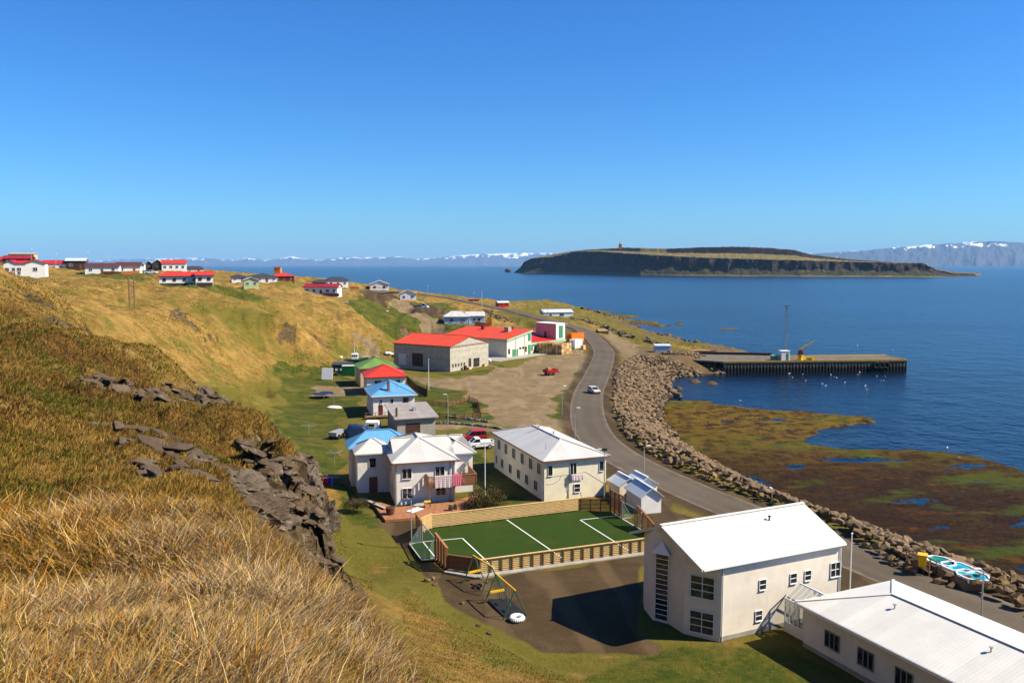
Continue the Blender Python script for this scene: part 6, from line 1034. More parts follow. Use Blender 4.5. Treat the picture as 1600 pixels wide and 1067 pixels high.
h3 = fh('white two storey house with a red roof near the edge of the plateau', 253, 286, 423.5, 411.5, 405.5, 28.9, 'red_roof', W=9, wins=4, door=False); fh('grey gabled wing of the red roofed plateau house', 238, 253, 423.5, 412, 405.5, 28.9, 'grey_roof', wall='dark_board', kind='y', W=9, wins=1, door=False)
h4 = fh('white bungalow with a bright red hipped roof, left half, standing on dark posts', 249, 304, 444, 431.5, 424, 26.2, 'red_roof', k=2.2, W=9, wins=4, door=False, mw='brown_trim', trim='dark_board'); h5 = fh('white bungalow with a bright red roof, right half, nearest the slope', 306, 330, 443, 430, 423.5, 26.4, 'red_roof', k=0, W=9, wins=2, door=False, mw='brown_trim', trim='dark_board')
for hh_ in (h4, h5): mb = MB(); mb.box(.15, hh_.L - .15, -.03, -.005, -1.6, .25); mb.build('foundation', 'dark_board', hh_.root)
fh('small dark roofed house behind the bright red hipped roof', 290, 314, 425.5, 420, 415.5, 27.8, 'black_roof', wall='cream_wall', k=2, W=8, wins=2)
fh('small pale green cottage with a light roof', 381, 402, 449, 438, 433, 24.0, 'grey_roof', wall='green_siding', kind='y', W=6, wins=2, door=False); fh('white house with a charcoal hipped roof behind the pale green cottage', 362, 382, 440, 433, 428.5, 25.6, 'black_roof', k=3, W=8, wins=2)
fh('wide white house with a charcoal hipped roof between the green cottage and the red roof', 390, 429, 441, 433, 427, 25.4, 'black_roof', k=5, W=10, wins=4); fh('dark red wooden house with a red hipped roof on the headland', 428, 457, 439.5, 431.5, 426.5, 25.6, 'red_roof', wall='maroon', k=3, W=9, wins=3)
o = thing('shelter', 'small bright orange hut on the grassy headland skyline', 'hut', (*gp(428, 424.5, 28.0)[:2], 28.0)); mb = MB(); k_ = gp(438, 424.5, 28)[0] - gp(428, 424.5, 28)[0]; mb.box(0, k_, 0, 3, -1, 2.3); mb.build('wall', 'orange', o); mb = MB(); mb.box(-.2, k_ + .2, -.2, 3.2, 2.3, 2.45); mb.build('roof', 'orange_wood', o)
h6 = fh('long white house with a dark red roof above the grass slope', 475, 527, 461, 448.5, 443, 20.2, 'maroon_roof', kind='x', W=10, wins=5, trim='maroon', az=88); mb = MB(); mb.box(h6.L * .45, h6.L * 1.06, -1.2, -1.1, -.6, .7); mb.build('terrace_wall', 'maroon', h6.root)
fh('white house with a charcoal roof, rear one of the two dark roofs', 512, 542, 448, 438.5, 432.5, 21.5, 'black_roof', k=3, W=9, wins=3); fh('low dark roofed house behind the long white house', 492, 521, 447, 441.5, 436.5, 21.5, 'black_roof', wall='dark_board', W=9, wins=2, k=2)
h7 = fh('white gabled house with red eaves at the far shore', 578, 607, 453.5, 444.5, 438.5, 19, 'grey_roof', kind='y', W=13, wins=2, door=False, trim='red_paint', mw='maroon', az=80); fh('small white house with a pale tan roof beside the coast road', 625, 650, 469, 459.5, 453, 16.6, 'tan_roof', wall='siding', kind='y', W=7, wins=2, door=False, az=80, mw='off_white')
WB = House('blue_grey_house', 'pale blue grey bungalow with a white hipped roof above the factory', -24.7, 303.5, 9.9, 84, 9.0, 9.0, 3.2, 5.0, 'x', 3.2, 'pale_blue_wall', 'white_roof', o=.4, sink=3)
WB.walls(8.2, 14.8, 1.8, 9.5, 3.3, 4.7, 'x', 0, 'pale_blue_wall', 'white_roof', o=.35, wn='wing_wall', rn='wing_roof', sink=3); WB.win('f', 2.6, 1.3, 1.3, 1.1, (1, 0)); WB.win('f', 6.8, 1.3, 1.3, 1.1, (1, 0)); WB.win('f', 11, 1.3, .9, 1.2, (0, 0), off=-1.8); WB.win('f', 12.8, 1.3, .9, 1.2, (0, 0), off=-1.8)
mb = MB(); [mb.box(x - .06, x + .06, -.06, 0, 0, 3.1) for x in (4.7, 9.1)]; mb.build('corner_board', 'white', WB.root)
GB = House('storage_building', 'long low grey storage building with a pale metal roof by the shore', 16.3, 425, 4.6, 78, 15.5, 9, 3.1, 4.4, 'x', 0, 'siding', 'grey_roof', o=.3, sink=3, cat='building'); GB.win('f', 3.6, .1, 1.2, 2.0, None, 'dark_board', 'door'); GB.win('f', 9.5, 1.2, 2.2, 1.1, (1, 0)); GB.win('l', 4.5, 0, 3, 2.6, None, 'maroon', 'door')
fh('small red and white hut at the water side of the coast road', 779, 795, 477.5, 473, 470.5, 10.3, 'off_white', wall='red_paint', kind='x', W=5, wins=1, door=False, cat='hut')
o = thing('boat', 'small red boat drawn up beside the coast road', 'boat', (*gp(741, 470.5, 13)[:2], 13.0), 0); mb = MB(); mb.add([(-3.4, 0, 1.1), (-2.2, -1, .9), (1.8, -1.1, .9), (3.2, 0, 1.2), (1.8, 1.1, .9), (-2.2, 1, .9), (-2.6, 0, 0), (2.2, 0, 0)], [(0, 1, 6), (1, 2, 7, 6), (2, 3, 7), (3, 4, 7), (4, 5, 6, 7), (5, 0, 6), (0, 5, 4, 3, 2, 1)]); mb.build('hull', 'red_paint', o)
def fence(label, pts, h, m, z=None, step=1.6, rails=None, name='fence', slat=True):
    P = [(*gp(a, b, c)[:2], c) for a, b, c in pts]; o = thing(name, label, 'fence', P[0]); q = Vector(P[0]); mb = MB(); pk = MB(); n = 0; posts = []
    for a, b in zip(P[:-1], P[1:]):
        a, b = Vector(a) - q, Vector(b) - q; L = (b - a).length
        if slat:
            for i in range(int(L / .25)): c = a.lerp(b, i * .25 / L); mb.box(c.x - .09, c.x + .09, c.y - .03, c.y + .03, c.z, c.z + h)
        for r_ in (rails or (.3, .85)): mb.beam(a + Vector((0, 0, h * r_)), b + Vector((0, 0, h * r_)), .06, .12)
        for i in range(int(L / step) + 1): posts.append(a.lerp(b, min(1, i * step / L)))
    mb.build('rails', m, o)
    for c in posts: mb = MB(); mb.box(c.x - .07, c.x + .07, c.y - .07, c.y + .07, c.z - .6, c.z + h + .1); mb.build('post', m, o)
    return o
fence('orange brown board fence around the terrace of the blue grey house', [(742, 509, 9.8), (758, 511, 9.7), (768, 508, 9.7), (766, 498, 10.2)], 1.5, 'orange_wood', step=2.5); fence('orange board fence in front of the brown roofed pair of houses', [(161, 429.5, 28.2), (190, 430, 28.2), (218, 428, 28.3)], 1.3, 'orange_wood', step=3); fence('orange board fence at the right end of the long red roofed bungalow', [(100, 424.5, 28.8), (116, 424.5, 28.8), (126, 422, 29)], 1.5, 'orange_wood', step=3)
fence('orange board fence between the dark roofs and the far shore house', [(548, 453, 20), (561, 453, 19.6)], 1.5, 'orange_wood', step=3)
fence('brown rail fence along the near side of the lane garden', [(674, 653, 4.5), (712, 656, 4.5), (751, 653, 4.5), (746, 632, 4.5), (733, 626, 4.5)], 1.0, 'dark_wood', rails=(.2, .5, .85), slat=False); fence('brown rail fence along the far side of the lane garden', [(655, 632, 4.5), (700, 636, 4.5), (733, 626, 4.5)], .9, 'dark_wood', rails=(.25, .55, .9), slat=False)
fence('dark red brown board fence beside the blue roofed house', [(636, 598, 4.5), (650, 612, 4.5), (667, 620, 4.5), (667, 609, 4.5)], 1.6, 'dark_board', step=2.)
def rubble(label, pts, n, s, m='slate', z=4.5):
    P = [gp(a, b, z)[:2] for a, b in pts]; S = spline(P, .2); V, F = [], []
    for i in range(n): c = S[random.randrange(len(S))]; me = random.choice(RM); k = len(V); mt = Matrix.LocRotScale(Vector((c[0] + random.uniform(-.25, .25), c[1] + random.uniform(-.25, .25), z + random.uniform(.05, .3))), Matrix.Rotation(random.uniform(0, 6), 3, 'Z'), Vector((s,) * 3) * random.uniform(.6, 1.2)); V += [tuple(mt @ v.co) for v in me.vertices]; F += [tuple(a + k for a in p.vertices) for p in me.polygons]
    props(raw('stone_wall', V, F, m), label, 'stone wall')
rubble('low dark stone wall on the upper side of the lane', [(700, 652), (730, 655), (764, 660)], 110, .5); rubble('low dark stone wall on the lower side of the lane', [(682, 662), (720, 663), (782, 670)], 150, .5)
def bank(label, pts, n, smin, smax, z0, wid):
    P = [gp(a, b, c)[:2] for a, b, c in pts]; S = spline(P, .3); V, F = [], []
    for i in range(n):
        c = S[random.randrange(len(S))]; x, y = c[0] + random.uniform(-wid, wid), c[1] + random.uniform(-wid, wid); s = random.uniform(smin, smax); me = random.choice(RM); k = len(V); mt = Matrix.LocRotScale(Vector((x, y, T(x, y) + s * random.uniform(0, .3))), Matrix.Rotation(random.uniform(0, 6), 3, 'Z'), Vector((s, s, s))); V += [tuple(mt @ v.co) for v in me.vertices]; F += [tuple(a + k for a in p.vertices) for p in me.polygons]
    props(raw('rock_bank', V, F, 'crag'), label, 'rocks', kind='stuff')
bank('dark rocky bank along the edge of the green shore beyond the road bend', [(900, 500, 5), (930, 509, 5), (965, 520, 4.5), (1000, 529, 4), (1040, 538, 4)], 220, .7, 2.2, 4, 2.2)
bank('weedy dark rocks along the waterline beyond the small pier shed', [(915, 490, 1), (960, 500, .8), (1000, 512, .6), (1040, 524, .6), (1095, 539, .6)], 150, .8, 2.4, 0, 4.5)
bank('brown rock outcrop beside the terrace of the blue grey house', [(762, 492, 10.4), (775, 498, 9.8), (792, 504, 9)], 70, .7, 1.7, 10, 2.4)
# --- things in the gardens
def dryer(label, px, py, h=1.7, z=4.5):
    o = thing('clothes_dryer', label, 'clothes dryer', at(px, py, z), random.uniform(0, 1)); mb = MB(); mb.cyl((0, 0, 0), (0, 0, h), .03, n=6); mb.build('pole', 'pole_metal', o); mb = MB()
    for a in range(4): d = Vector((math.cos(a * PI / 2), math.sin(a * PI / 2), 0)) * 1.3; mb.beam((0, 0, h - .1), (d.x, d.y, h + .15), .03)
    for r_ in (.5, .9, 1.3):
        for a in range(4): d0 = Vector((math.cos(a * PI / 2), math.sin(a * PI / 2), 0)) * r_; d1 = Vector((math.cos((a + 1) * PI / 2), math.sin((a + 1) * PI / 2), 0)) * r_; mb.beam((d0.x, d0.y, h - .1 + .19 * r_), (d1.x, d1.y, h - .1 + .19 * r_), .015)
    mb.build('line_frame', 'pole_metal', o); return o
dryer('rotary clothes dryer with red and blue clothes on it', 519, 766); dryer('empty rotary clothes dryer on the lawn left of the white house', 523, 726); dryer('empty rotary clothes dryer on the upper lawn', 522, 632, 1.7); dryer('empty rotary clothes dryer on the slope foot left of the parked trailer', 483, 680, 1.5, 4.7)
for px, m_, lb, dz_ in ((509.5, 'red_cloth', 'red clothes hanging on the rotary dryer', .55), (517, 'blue_cloth', 'blue clothes hanging on the rotary dryer', .75)):
    q = at(px, 764); o = thing('laundry', lb, 'laundry', (q[0], q[1], 4.5 + dz_), .2); mb = MB()
    for j in range(3): V = [(-.36 + .12 * i, -.15 + j * .15 + .05 * math.sin(i * 2.1 + j), z) for z in (0, 1.0 - .1 * j) for i in range(7)]; mb.add(V, [(i, i + 1, i + 8, i + 7) for i in range(6)]); mb.add([(a, b + .03, c) for a, b, c in V], [(i + 7, i + 8, i + 1, i) for i in range(6)])
    mb.build('cloth', m_, o)
o = thing('trampoline', 'round dark blue trampoline on the upper lawn', 'trampoline', at(505, 620)); mb = MB(); mb.torus((0, 0, .75), 2.1, .08, 28, 6); mb.build('frame', 'navy', o); mb = MB(); mb.cyl((0, 0, .72), (0, 0, .75), 2.05, n=28); mb.build('jumping_mat', 'navy', o)
for a in range(6): mb = MB(); mb.cyl((2.05 * math.cos(a), 2.05 * math.sin(a), 0), (2.05 * math.cos(a), 2.05 * math.sin(a), .74), .035, n=6); mb.build('leg', 'pole_metal', o)
o = thing('trampoline', 'small blue trampoline on the lawn left of the blue grey house', 'trampoline', (*gp(681, 507, 10)[:2], 10.0)); mb = MB(); mb.cyl((0, 0, .7), (0, 0, .82), 2.1, n=20); mb.build('jumping_mat', 'navy', o)
for a in range(6): mb = MB(); mb.cyl((2 * math.cos(a), 2 * math.sin(a), 0), (2 * math.cos(a), 2 * math.sin(a), .7), .04, n=6); mb.build('leg', 'pole_metal', o)
o = thing('small_boat', 'white upturned dinghy lying on the upper lawn', 'boat', at(522, 637), .05); mb = MB(); mb.ball((0, 0, 0), 1.5, 16, 8, (1, .42, .28)); mb.build('hull', 'white', o, smooth=True)
q = at(511, 594); o = thing('white_screen', 'white square board leaning upright on the grass', 'board', q, R(-5)); mb = MB(); mb.add([(-1.35, 0, .15), (1.35, 0, .15), (1.35, .55, 2.9), (-1.35, .55, 2.9), (-1.35, .1, .15), (1.35, .1, .15), (1.35, .65, 2.9), (-1.35, .65, 2.9)], [(0, 1, 2, 3), (7, 6, 5, 4), (0, 4, 5, 1), (1, 5, 6, 2), (2, 6, 7, 3), (3, 7, 4, 0)]); mb.build('panel', 'white', o); mb = MB(); mb.beam((-1.1, .5, 2.6), (-1.1, 1.6, 0), .08); mb.beam((1.1, .5, 2.6), (1.1, 1.6, 0), .08); mb.build('prop', 'old_wood', o)
o = thing('box_trailer', 'white box trailer parked on the grass above the green shed', 'trailer', at(507, 570), R(0)); mb = MB(); mb.box(0, 4.6, 0, 2.2, .5, 2.2); mb.build('body', 'white', o, bevel=.04); [(lambda mb: (mb.cyl((x, -.02, .35), (x, .2, .35), .35, n=12), mb.build('wheel', 'black', o)))(MB()) for x in (1.6, 2.6)]; mb = MB(); mb.beam((4.6, 1.1, .45), (5.9, 1.1, .4), .1); mb.build('drawbar', 'dark_metal', o)
s5 = House('green_shed', 'dark green shed with small white windows beside the green roofed house', *gp(519, 586)[:2], 4.5, 86, 4.8, 3.4, 2.6, 2.9, 'shedy', 0, 'dark_green', 'black_roof', o=.15, cat='shed', t=.08); s5.win('f', 1.1, 1.2, .5, .45, (0, 0), glass='white'); s5.win('f', 2.3, 1.2, .5, .45, (0, 0), glass='white')
o = thing('container', 'bright dark green container standing in front of the green shed', 'container', (gp(535, 588)[0], gp(535, 588)[1] - .6, 4.5), R(3)); mb = MB(); mb.box(0, 3.1, 0, 2.0, .05, 2.6); [mb.box(i * .34, i * .34 + .12, -.04, 0, .1, 2.5) for i in range(10)]; mb.build('body', mat('bright green paint', (.01, .16, .04), .4, .08, 2), o); mb = MB(); mb.box(-.05, 3.15, -.06, 2.05, 2.6, 2.68); mb.build('roof', 'off_white', o)
p = gp(552, 575); o = thing('fishing_boat', 'small green and white fishing boat standing on land behind the green shed', 'boat', (p[0], p[1] + 2, 4.5), R(8)); mb = MB(); hull = [(-3.6, 0, 2.3), (-3.4, -1.1, 2.1), (1, -1.3, 2.1), (3.9, 0, 2.7), (1, 1.3, 2.1), (-3.4, 1.1, 2.1), (-3.2, 0, .7), (2.6, 0, .7), (-3.2, -.6, .9), (1, -.7, .9), (1, .7, .9), (-3.2, .6, .9)]
mb.add(hull, [(0, 1, 8, 6), (1, 2, 9, 8), (2, 3, 7, 9), (3, 4, 10, 7), (4, 5, 11, 10), (5, 0, 6, 11), (6, 8, 9, 7), (7, 10, 11, 6), (0, 5, 4, 3, 2, 1)]); mb.build('hull', 'dark_green', o); mb = MB(); mb.box(-.8, 1.0, -.75, .75, 2.1, 3.7); wh_ = mb.build('wheelhouse', 'white', o, bevel=.06); mb = MB(); [mb.box(-.6 + i * .52, -.25 + i * .52, -.78, -.75, 2.9, 3.4) for i in range(3)]; mb.build('window', 'glass', wh_)
mb = MB(); mb.cyl((0, 0, 3.7), (0, 0, 7.2), .06, .03, 6); mb.beam((0, 0, 6.8), (2.2, 0, 2.4), .025); mb.beam((0, 0, 6.8), (-1.6, 0, 3.4), .025); mb.cyl((.5, 0, 3.7), (.9, 0, 5.6), .04, n=5); mb.build('mast', 'white', o)
o = thing('covered_vehicle', 'rounded vehicle under a dark navy cover behind the white house', 'covered vehicle', at(557, 682), R(10)); b = bmesh.new(); bmesh.ops.create_cube(b, size=1); bmesh.ops.subdivide_edges(b, edges=b.edges, cuts=6, use_grid_fill=True)
for v in b.verts: v.co = Vector((v.co.x * 3.6, v.co.y * 1.7, (v.co.z + .5) * 2.0)); s_ = 1 - .35 * (v.co.z / 2) ** 2; v.co.x = v.co.x * s_ + .1 * math.sin(v.co.z * 5); v.co.y *= s_; v.co += Vector((random.uniform(-.05, .05), random.uniform(-.05, .05), 0)); v.co.z *= 1 - .25 * max(0, v.co.x / 1.8)
me = bpy.data.meshes.new('cover'); b.to_mesh(me); b.free(); me.materials.append(M['navy']); me.polygons.foreach_set('use_smooth', [True] * len(me.polygons)); link(bpy.data.objects.new('cover', me), o)
o = thing('caravan', 'small white caravan beside the vehicle under the navy cover', 'caravan', at(582, 676), R(0)); mb = MB(); mb.exty([(-1.3, .45), (1.3, .45), (1.35, 1.2), (1.15, 1.95), (-1.0, 2.0), (-1.35, 1.3)], -.85, .85); cv = mb.build('body', 'white', o, bevel=.08); window(o, Vector((0, -.86, 1.15)), Vector((1, 0, 0)), Vector((0, -1, 0)), 1.0, .5, (0, 0), 'off_white')
mb = MB(); mb.cyl((0, -.86, .3), (0, -.66, .3), .3, n=12); mb.build('wheel', 'black', o)
o = thing('flat_trailer', 'grey boxed trailer on the lawn behind the white house', 'trailer', at(528, 684), R(70)); mb = MB(); mb.box(-1.6, 1.6, -.75, .75, .55, 1.1); mb.box(-1.6, 1.6, -.78, .78, 1.1, 1.16); mb.build('body', 'pole_metal', o)
for i, sx in enumerate((-.9, .2)):
    for sy in (-.8, .8): mb = MB(); mb.cyl((sx, sy, .42), (sx, sy * .8, .42), .42, n=12); mb.build('wheel', 'black', o)
for px, py, lb, a in ((592, 790, 'grey plank lying on the grass beside the deck', 50), (577, 783, 'long grey plank leaning on the deck edge', 52)):
    o = thing('plank', lb, 'plank', at(px, py, 4.85), R(-a)); mb = MB(); mb.box(-1.4, 1.4, -.2, .2, 0, .08); mb.build('board', 'grey_wall', o)
for i, (px, py, z, lb) in enumerate(((540, 484, 15.9, 'white scrap lying on the slope edge above the ditch'), (597, 491, 13.4, 'white board in the scrap heap on the slope, left one'), (604, 493, 12.9, 'white board in the scrap heap on the slope, right one'))):
    o = thing('scrap_board', lb, 'board', (*gp(px, py, z)[:2], T(*gp(px, py, z)[:2]) + .1), .3 * i); mb = MB(); mb.box(-.9, .9, -.4, .4, 0, .2); mb.box(-.4, .6, -.3, .3, .2, .35); mb.build('pile', 'off_white', o)
for px, yt, yb, z, lb in ((49, 389, 406, 33.5, 'tall lamp on the left skyline beside the mustard building'), (87, 397, 407, 32.6, 'short lamp on the left skyline above the long bungalow'), (137, 393.5, 412, 31.5, 'tall lamp on the skyline between the bungalow and the brown roofs'), (167, 402, 411, 31.4, 'short lamp on the skyline behind the brown roofed pair'), (227, 400.5, 413, 31.2, 'lamp on the skyline beside the red roofed plateau house'), (321, 410.5, 418, 30.6, 'small lamp near the edge of the plateau with the sea behind')):
    dd_ = {49: 340, 87: 340, 137: 330, 167: 380, 227: 380, 321: 330}[px]; q = pd(px, yb, dd_); zg = min(q[2], T(q[0], q[1])); o = thing('street_lamp', lb, 'street lamp', (q[0], q[1], zg), R(90), 'street lamps'); h_ = pd(px, yt, dd_)[2] - zg; mb = MB(); mb.cyl((0, 0, -.5), (0, 0, h_), .09, .06, 6); mb.build('pole', 'pole_metal', o); mb = MB(); mb.box(-.1, .8, -.15, .15, h_, h_ + .15); mb.build('lamp_head', 'off_white', o)
# ------------------------------------------------------------------ bushes
def bush(label, px, py, r, h, n, m, z=4.5, bare=.5, cat='shrub'):
    p = gp(px, py, z); o = thing('shrub', label, cat, (p[0], p[1], z), 0); mb = MB()
    for i in range(26):
        a = random.uniform(0, 2 * PI); e = Vector((math.cos(a) * r * random.uniform(.3, 1), math.sin(a) * r * random.uniform(.3, 1) * .8, h * random.uniform(.5, 1))); mid = e * .5 + Vector((random.uniform(-.1, .1), random.uniform(-.1, .1), .1)); mb.cyl((0, 0, 0), mid, .03, .02, 4); mb.cyl(mid, e, .02, .006, 4)
        for k in range(5): q = mid.lerp(e, random.random()); mb.cyl(q, q + Vector((random.uniform(-.4, .4), random.uniform(-.4, .4), random.uniform(.1, .4))), .012, .004, 3)
    mb.build('branches', 'old_wood', o); V, F = [], []
    for i in range(n):
        a = random.uniform(0, 2 * PI); rr = random.random() ** .5; zz_ = random.random() ** .7; q = Vector((math.cos(a) * r * rr, math.sin(a) * r * rr * .8, h * zz_ * (1 - .4 * rr * rr) + .05)) + Vector((random.gauss(0, .08),) * 3); s = random.uniform(.04, .09); d = Vector((random.gauss(0, 1), random.gauss(0, 1), random.gauss(0, 1))).normalized(); e = d.cross(Vector((.3, .5, .8))).normalized(); k = len(V)
        V += [tuple(q - d * s), tuple(q + e * s * .6), tuple(q + d * s), tuple(q - e * s * .6)]; F.append((k, k + 1, k + 2, k + 3))
    raw('foliage', V, F, m, o)
t = NT('shrub leaves'); ob = t.coord('Object'); t.out(t.mix(t.rng(t.noise(ob, 3, 4), .35, .65), (.10, .055, .02), (.075, .085, .015)), .8, .2); M['leaf'] = t.m
bush('large half bare shrub between the deck and the pitch fence', 762, 792, 2.3, 2.3, 5200, 'leaf'); bush('reddish shrub at the right end of the wooden deck', 745, 797, 1.5, 1.3, 2400, 'leaf'); bush('low olive shrub on the bank left of the deck', 556, 795, 1.4, 1.1, 2200, 'leaf', 4.9); bush('small round shrub in the lane garden', 744, 636, .8, 1., 900, 'leaf')
# ------------------------------------------------------------------ grass: blades on the knoll, tufts on the slopes
t = NT('dry grass'); A1 = t.n('ShaderNodeAttribute', {'attribute_name': 'tint'}); geo = t.n('ShaderNodeNewGeometry')
tl = t.n('ShaderNodeBsdfTranslucent', Color=A1.outputs['Color']); df = t.n('ShaderNodeBsdfDiffuse', Color=A1.outputs['Color']); ms = t.n('ShaderNodeMixShader'); ms.inputs[0].default_value = .25; t.t.links.new(df.outputs[0], ms.inputs[1]); t.t.links.new(tl.outputs[0], ms.inputs[2]); t.t.links.new(ms.outputs[0], t.t.nodes['Material Output'].inputs[0]); M['grass'] = t.m
SPREAD = [1.15]; _la = angs; _lr = np.log(rad)
def zgrid(x, y):
    a = np.arctan2(x, y); r = np.log(np.hypot(x, y)); i = np.clip(np.searchsorted(_la, a) - 1, 0, len(_la) - 2); j = np.clip(np.searchsorted(_lr, r) - 1, 0, len(_lr) - 2); u = np.clip((a - _la[i]) / (_la[i + 1] - _la[i]), 0, 1); v = np.clip((r - _lr[j]) / (_lr[j + 1] - _lr[j]), 0, 1)
    return (Z[j, i] * (1 - u) + Z[j, i + 1] * u) * (1 - v) + (Z[j + 1, i] * (1 - u) + Z[j + 1, i + 1] * u) * v
def blades(name, label, x, y, length, width, segs, col, leanx, leany, lean):
    n = len(x); z = zgrid(x, y) - .02; hum2 = np.hypot(x, y); pass
    ph = rng.uniform(0, 2 * PI, n); wx, wy = np.cos(ph) * width, np.sin(ph) * width; a = np.arctan2(leany, leanx) + rng.normal(0, SPREAD[0], n); lx, ly = np.cos(a), np.sin(a); ln = np.clip(lean + rng.normal(0, .25, n), .1, 1.5)
    V = np.empty((n, segs * 2 + 1, 3)); 
    for k in range(segs + 1):
        s = k / segs; th = ln * (s ** 1.0) * 1.25; hz = length * (np.sin(th) / np.maximum(th, 1e-3)) * s * np.cos(ln * .35) ; out = length * s * (1 - np.cos(th)) / np.maximum(th, 1e-3) + length * s * .25 * ln
        cx, cy, cz = x + lx * out, y + ly * out, z + np.maximum(hz, .02 * s)
        if k < segs: w_ = (1 - s) ** .6; V[:, 2 * k] = np.stack([cx - wx * w_, cy - wy * w_, cz], 1); V[:, 2 * k + 1] = np.stack([cx + wx * w_, cy + wy * w_, cz], 1)
        else: V[:, 2 * segs] = np.stack([cx, cy, cz], 1)
    m = segs * 2 + 1; b0 = np.arange(n)[:, None] * m; F = []
    for k in range(segs - 1): F += [b0 + np.array([[2 * k, 2 * k + 1, 2 * k + 3]]), b0 + np.array([[2 * k, 2 * k + 3, 2 * k + 2]])]
    F.append(b0 + np.array([[2 * segs - 2, 2 * segs - 1, 2 * segs]])); F = np.concatenate(F); o = fast(name, V.reshape(-1, 3), F, 'grass')
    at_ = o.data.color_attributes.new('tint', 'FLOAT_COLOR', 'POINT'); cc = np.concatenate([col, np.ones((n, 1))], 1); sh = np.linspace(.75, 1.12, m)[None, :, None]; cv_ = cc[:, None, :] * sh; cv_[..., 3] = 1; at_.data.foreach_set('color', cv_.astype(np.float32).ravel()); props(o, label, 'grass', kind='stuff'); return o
pal = np.array([(.50, .27, .045), (.64, .38, .09), (.74, .52, .19), (.26, .115, .02), (.52, .37, .23), (.18, .15, .018), (.10, .125, .012), (.50, .23, .04)])
N1 = 130000; aa = rng.uniform(R(-37), R(2), N1); rr = 2.0 * (11.5 / 2.0) ** rng.uniform(0, 1, N1) ** .85; x = rr * np.sin(aa); y = rr * np.cos(aa)
zt = terr(x, y, False); m_ = x + .25 + .2 * y < .5 + .25 * fbm(x * 2, y * 2, o=2, s=3); x, y, rr = x[m_], y[m_], rr[m_]; n = len(x); nz1 = fbm(x / .8, y / .8, o=3, s=400); nz2 = fbm(x / 2.2, y / 2.2, o=3, s=410); tuft = np.clip(.5 + nz1 * 1.3, 0, 1)
pr_ = rng.uniform(0, 1, n) + nz2 * .7 + nz1 * .2; idx = np.select([pr_ < .05, pr_ < .30, pr_ < .62, pr_ < .80, pr_ < .88, pr_ < .96, pr_ < 1.08], [5, 0, 7, 1, 3, 2, 6], 4); gray = sstep(-1.3, -.2, x + .25 + .2 * y) * (rng.uniform(0, 1, n) < .4); idx = np.where(gray, np.where(rng.uniform(0, 1, n) < .6, 4, 2), idx)
col = pal[idx] * rng.uniform(.45, 1.05, (n, 1)) * (.85 + .35 * np.clip(nz1[:, None] + nz2[:, None], -1, 1)); length = (.09 + .22 * tuft * rng.uniform(.5, 1, n)) * np.where(rng.uniform(0, 1, n) < .05, 1.5, 1)
la = fbm(x / 1.6, y / 1.6, o=2, s=420) * 2.2 - .3
SPREAD[0] = 1.5
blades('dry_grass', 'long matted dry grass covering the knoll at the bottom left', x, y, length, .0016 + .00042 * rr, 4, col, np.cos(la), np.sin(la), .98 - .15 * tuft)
def hillcol(x, y, s):
    n = len(x); g = fbm(x / 7, y / 7, o=4, s=s) + rng.normal(0, .30, n); b = fbm(x / 4 + 30, y / 4, o=3, s=s + 3) + rng.normal(0, .3, n); idx = np.select([g > .22, b > .35, b < -.30, g > 0.0], [6, 3, 2, 0], 1); return pal[idx] * rng.uniform(.4, .85, (n, 1))
N2 = 420000; aa = rng.uniform(R(-36), R(14), N2); rr = 3 * (95 / 3.) ** rng.uniform(0, 1, N2) ** .8; x = rr * np.sin(aa); y = rr * np.cos(aa); out_ = (sdist(x, y, lowP) < -.3) & (terr(x, y, False) > 4.9) & ((rr > 8.5) | (x + .25 + .2 * y > .1)); x, y, rr = x[out_], y[out_], rr[out_]
SPREAD[0] = 1.2; tn_ = fbm(x / np.clip(rr / 14, .7, 6), y / np.clip(rr / 14, .7, 6), o=3, s=500); k_ = tn_ > -.42; x, y, rr, tn_ = x[k_], y[k_], rr[k_], tn_[k_]
ix = np.searchsorted(angs, np.arctan2(x, y)); iy = np.searchsorted(rad, rr); rk = rock[np.clip(iy, 0, len(rad) - 1), np.clip(ix, 0, len(angs) - 1)]; hz_ = heather[np.clip(iy, 0, len(rad) - 1), np.clip(ix, 0, len(angs) - 1)]; k_ = rk < .35; x, y, rr, tn_, hz_ = x[k_], y[k_], rr[k_], tn_[k_], hz_[k_]
col = hillcol(x, y, 520); hh_ = (hz_ + rng.normal(0, .15, len(x))) > .55; col[hh_] = np.array([(.15, .075, .03)]) * rng.uniform(.7, 1.5, (hh_.sum(), 1)); la = fbm(x / 6, y / 6, o=2, s=530) * 2 - .6
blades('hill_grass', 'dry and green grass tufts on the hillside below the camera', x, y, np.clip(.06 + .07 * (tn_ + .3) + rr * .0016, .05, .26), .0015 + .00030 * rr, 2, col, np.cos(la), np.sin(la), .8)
N4 = 260000; aa = rng.uniform(R(-36), R(-4), N4); rr = 9 * (48 / 9.) ** rng.uniform(0, 1, N4); x = rr * np.sin(aa); y = rr * np.cos(aa); ix = np.clip(np.searchsorted(angs, aa), 0, len(angs) - 1); iy = np.clip(np.searchsorted(rad, rr), 0, len(rad) - 1); k_ = (rock[iy, ix] < .45) & (Z[iy, ix] > 10); x, y, rr, ix, iy = x[k_], y[k_], rr[k_], ix[k_], iy[k_]
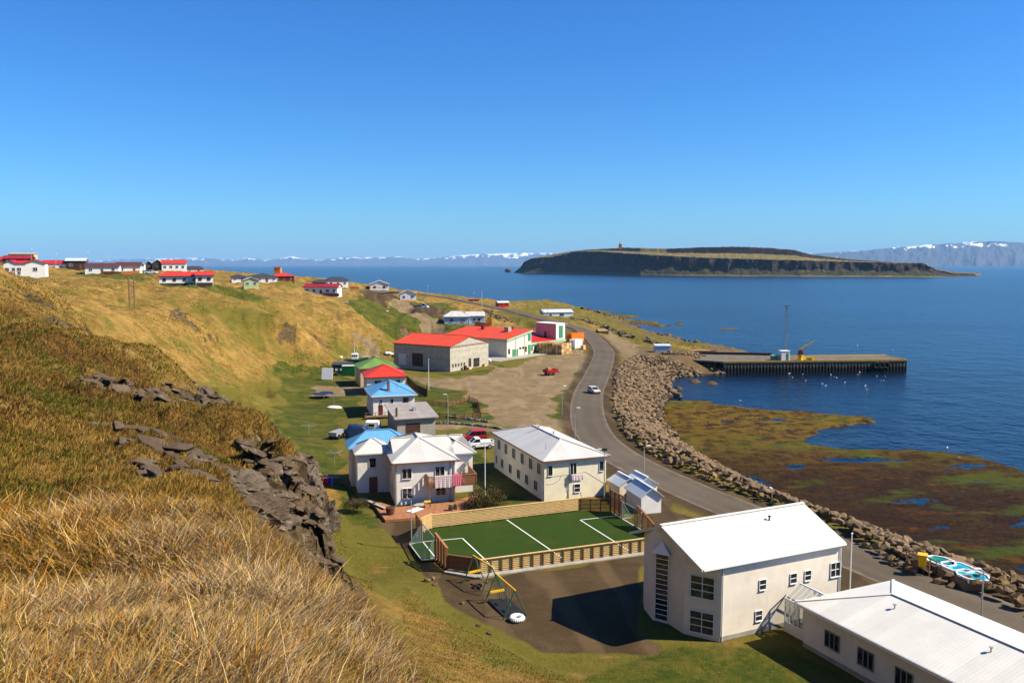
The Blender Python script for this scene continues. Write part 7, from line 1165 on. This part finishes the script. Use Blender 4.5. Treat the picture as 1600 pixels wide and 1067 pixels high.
n = len(x); q = fbm(x / 1.6, y / 1.6, o=4, s=700) + rng.normal(0, .28, n); q2 = fbm(x / 3.5, y / 3.5, o=3, s=710) + rng.normal(0, .2, n); mp = np.array([(.13, .16, .022), (.20, .20, .03), (.24, .12, .045), (.11, .05, .022), (.52, .32, .07), (.42, .25, .05)]); idx = np.select([q > .48, q > .26, q2 > .25, q2 < -.28, q < -.35], [0, 1, 2, 3, 4], 5)
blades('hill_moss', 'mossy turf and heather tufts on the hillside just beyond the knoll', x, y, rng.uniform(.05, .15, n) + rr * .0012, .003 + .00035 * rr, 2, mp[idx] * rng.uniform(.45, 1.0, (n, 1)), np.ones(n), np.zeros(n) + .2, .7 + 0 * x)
N3 = 150000; aa = rng.uniform(R(-36), R(-3), N3); rr = rng.uniform(80, 270, N3); x = rr * np.sin(aa); y = rr * np.cos(aa); out_ = (sdist(x, y, lowP) < -2) & (terr(x, y, False) > 5.5); x, y, rr = x[out_], y[out_], rr[out_]
tn_ = fbm(x / 6, y / 6, o=3, s=600); k_ = tn_ > .0; x, y, rr, tn_ = x[k_], y[k_], rr[k_], tn_[k_]; la = fbm(x / 20, y / 20, o=2, s=630) * 2 - .6; ix = np.clip(np.searchsorted(angs, np.arctan2(x, y)), 0, len(angs) - 1); iy = np.clip(np.searchsorted(rad, rr), 0, len(rad) - 1)
col = hillcol(x, y, 620); gl_ = lawn[iy, ix] > .3; col[gl_] = pal[6] * rng.uniform(.6, 1.0, (gl_.sum(), 1)); blades('plateau_grass', 'coarse dry grass tufts on the far slope and plateau', x, y, (.16 + .22 * np.clip(tn_, 0, 1)), .03 + .00022 * rr, 2, col * 1.25, np.cos(la), np.sin(la), .9)
# ------------------------------------------------------------------ clear sea air
mb = MB(); mb.box(-52000, 52000, -6000, 43500, -8, 800); hz = mb.build('haze', None); vm = bpy.data.materials.new('sea air'); vm.use_nodes = True; vt = vm.node_tree; vt.nodes.remove(vt.nodes['Principled BSDF']); pv = vt.nodes.new('ShaderNodeVolumePrincipled'); pv.inputs['Color'].default_value = (.34, .62, 1, 1); pv.inputs['Density'].default_value = 2.7e-5; pv.inputs['Anisotropy'].default_value = .0; vt.links.new(pv.outputs[0], vt.nodes['Material Output'].inputs['Volume']); hz.data.materials.append(vm); props(hz, kind='stuff')
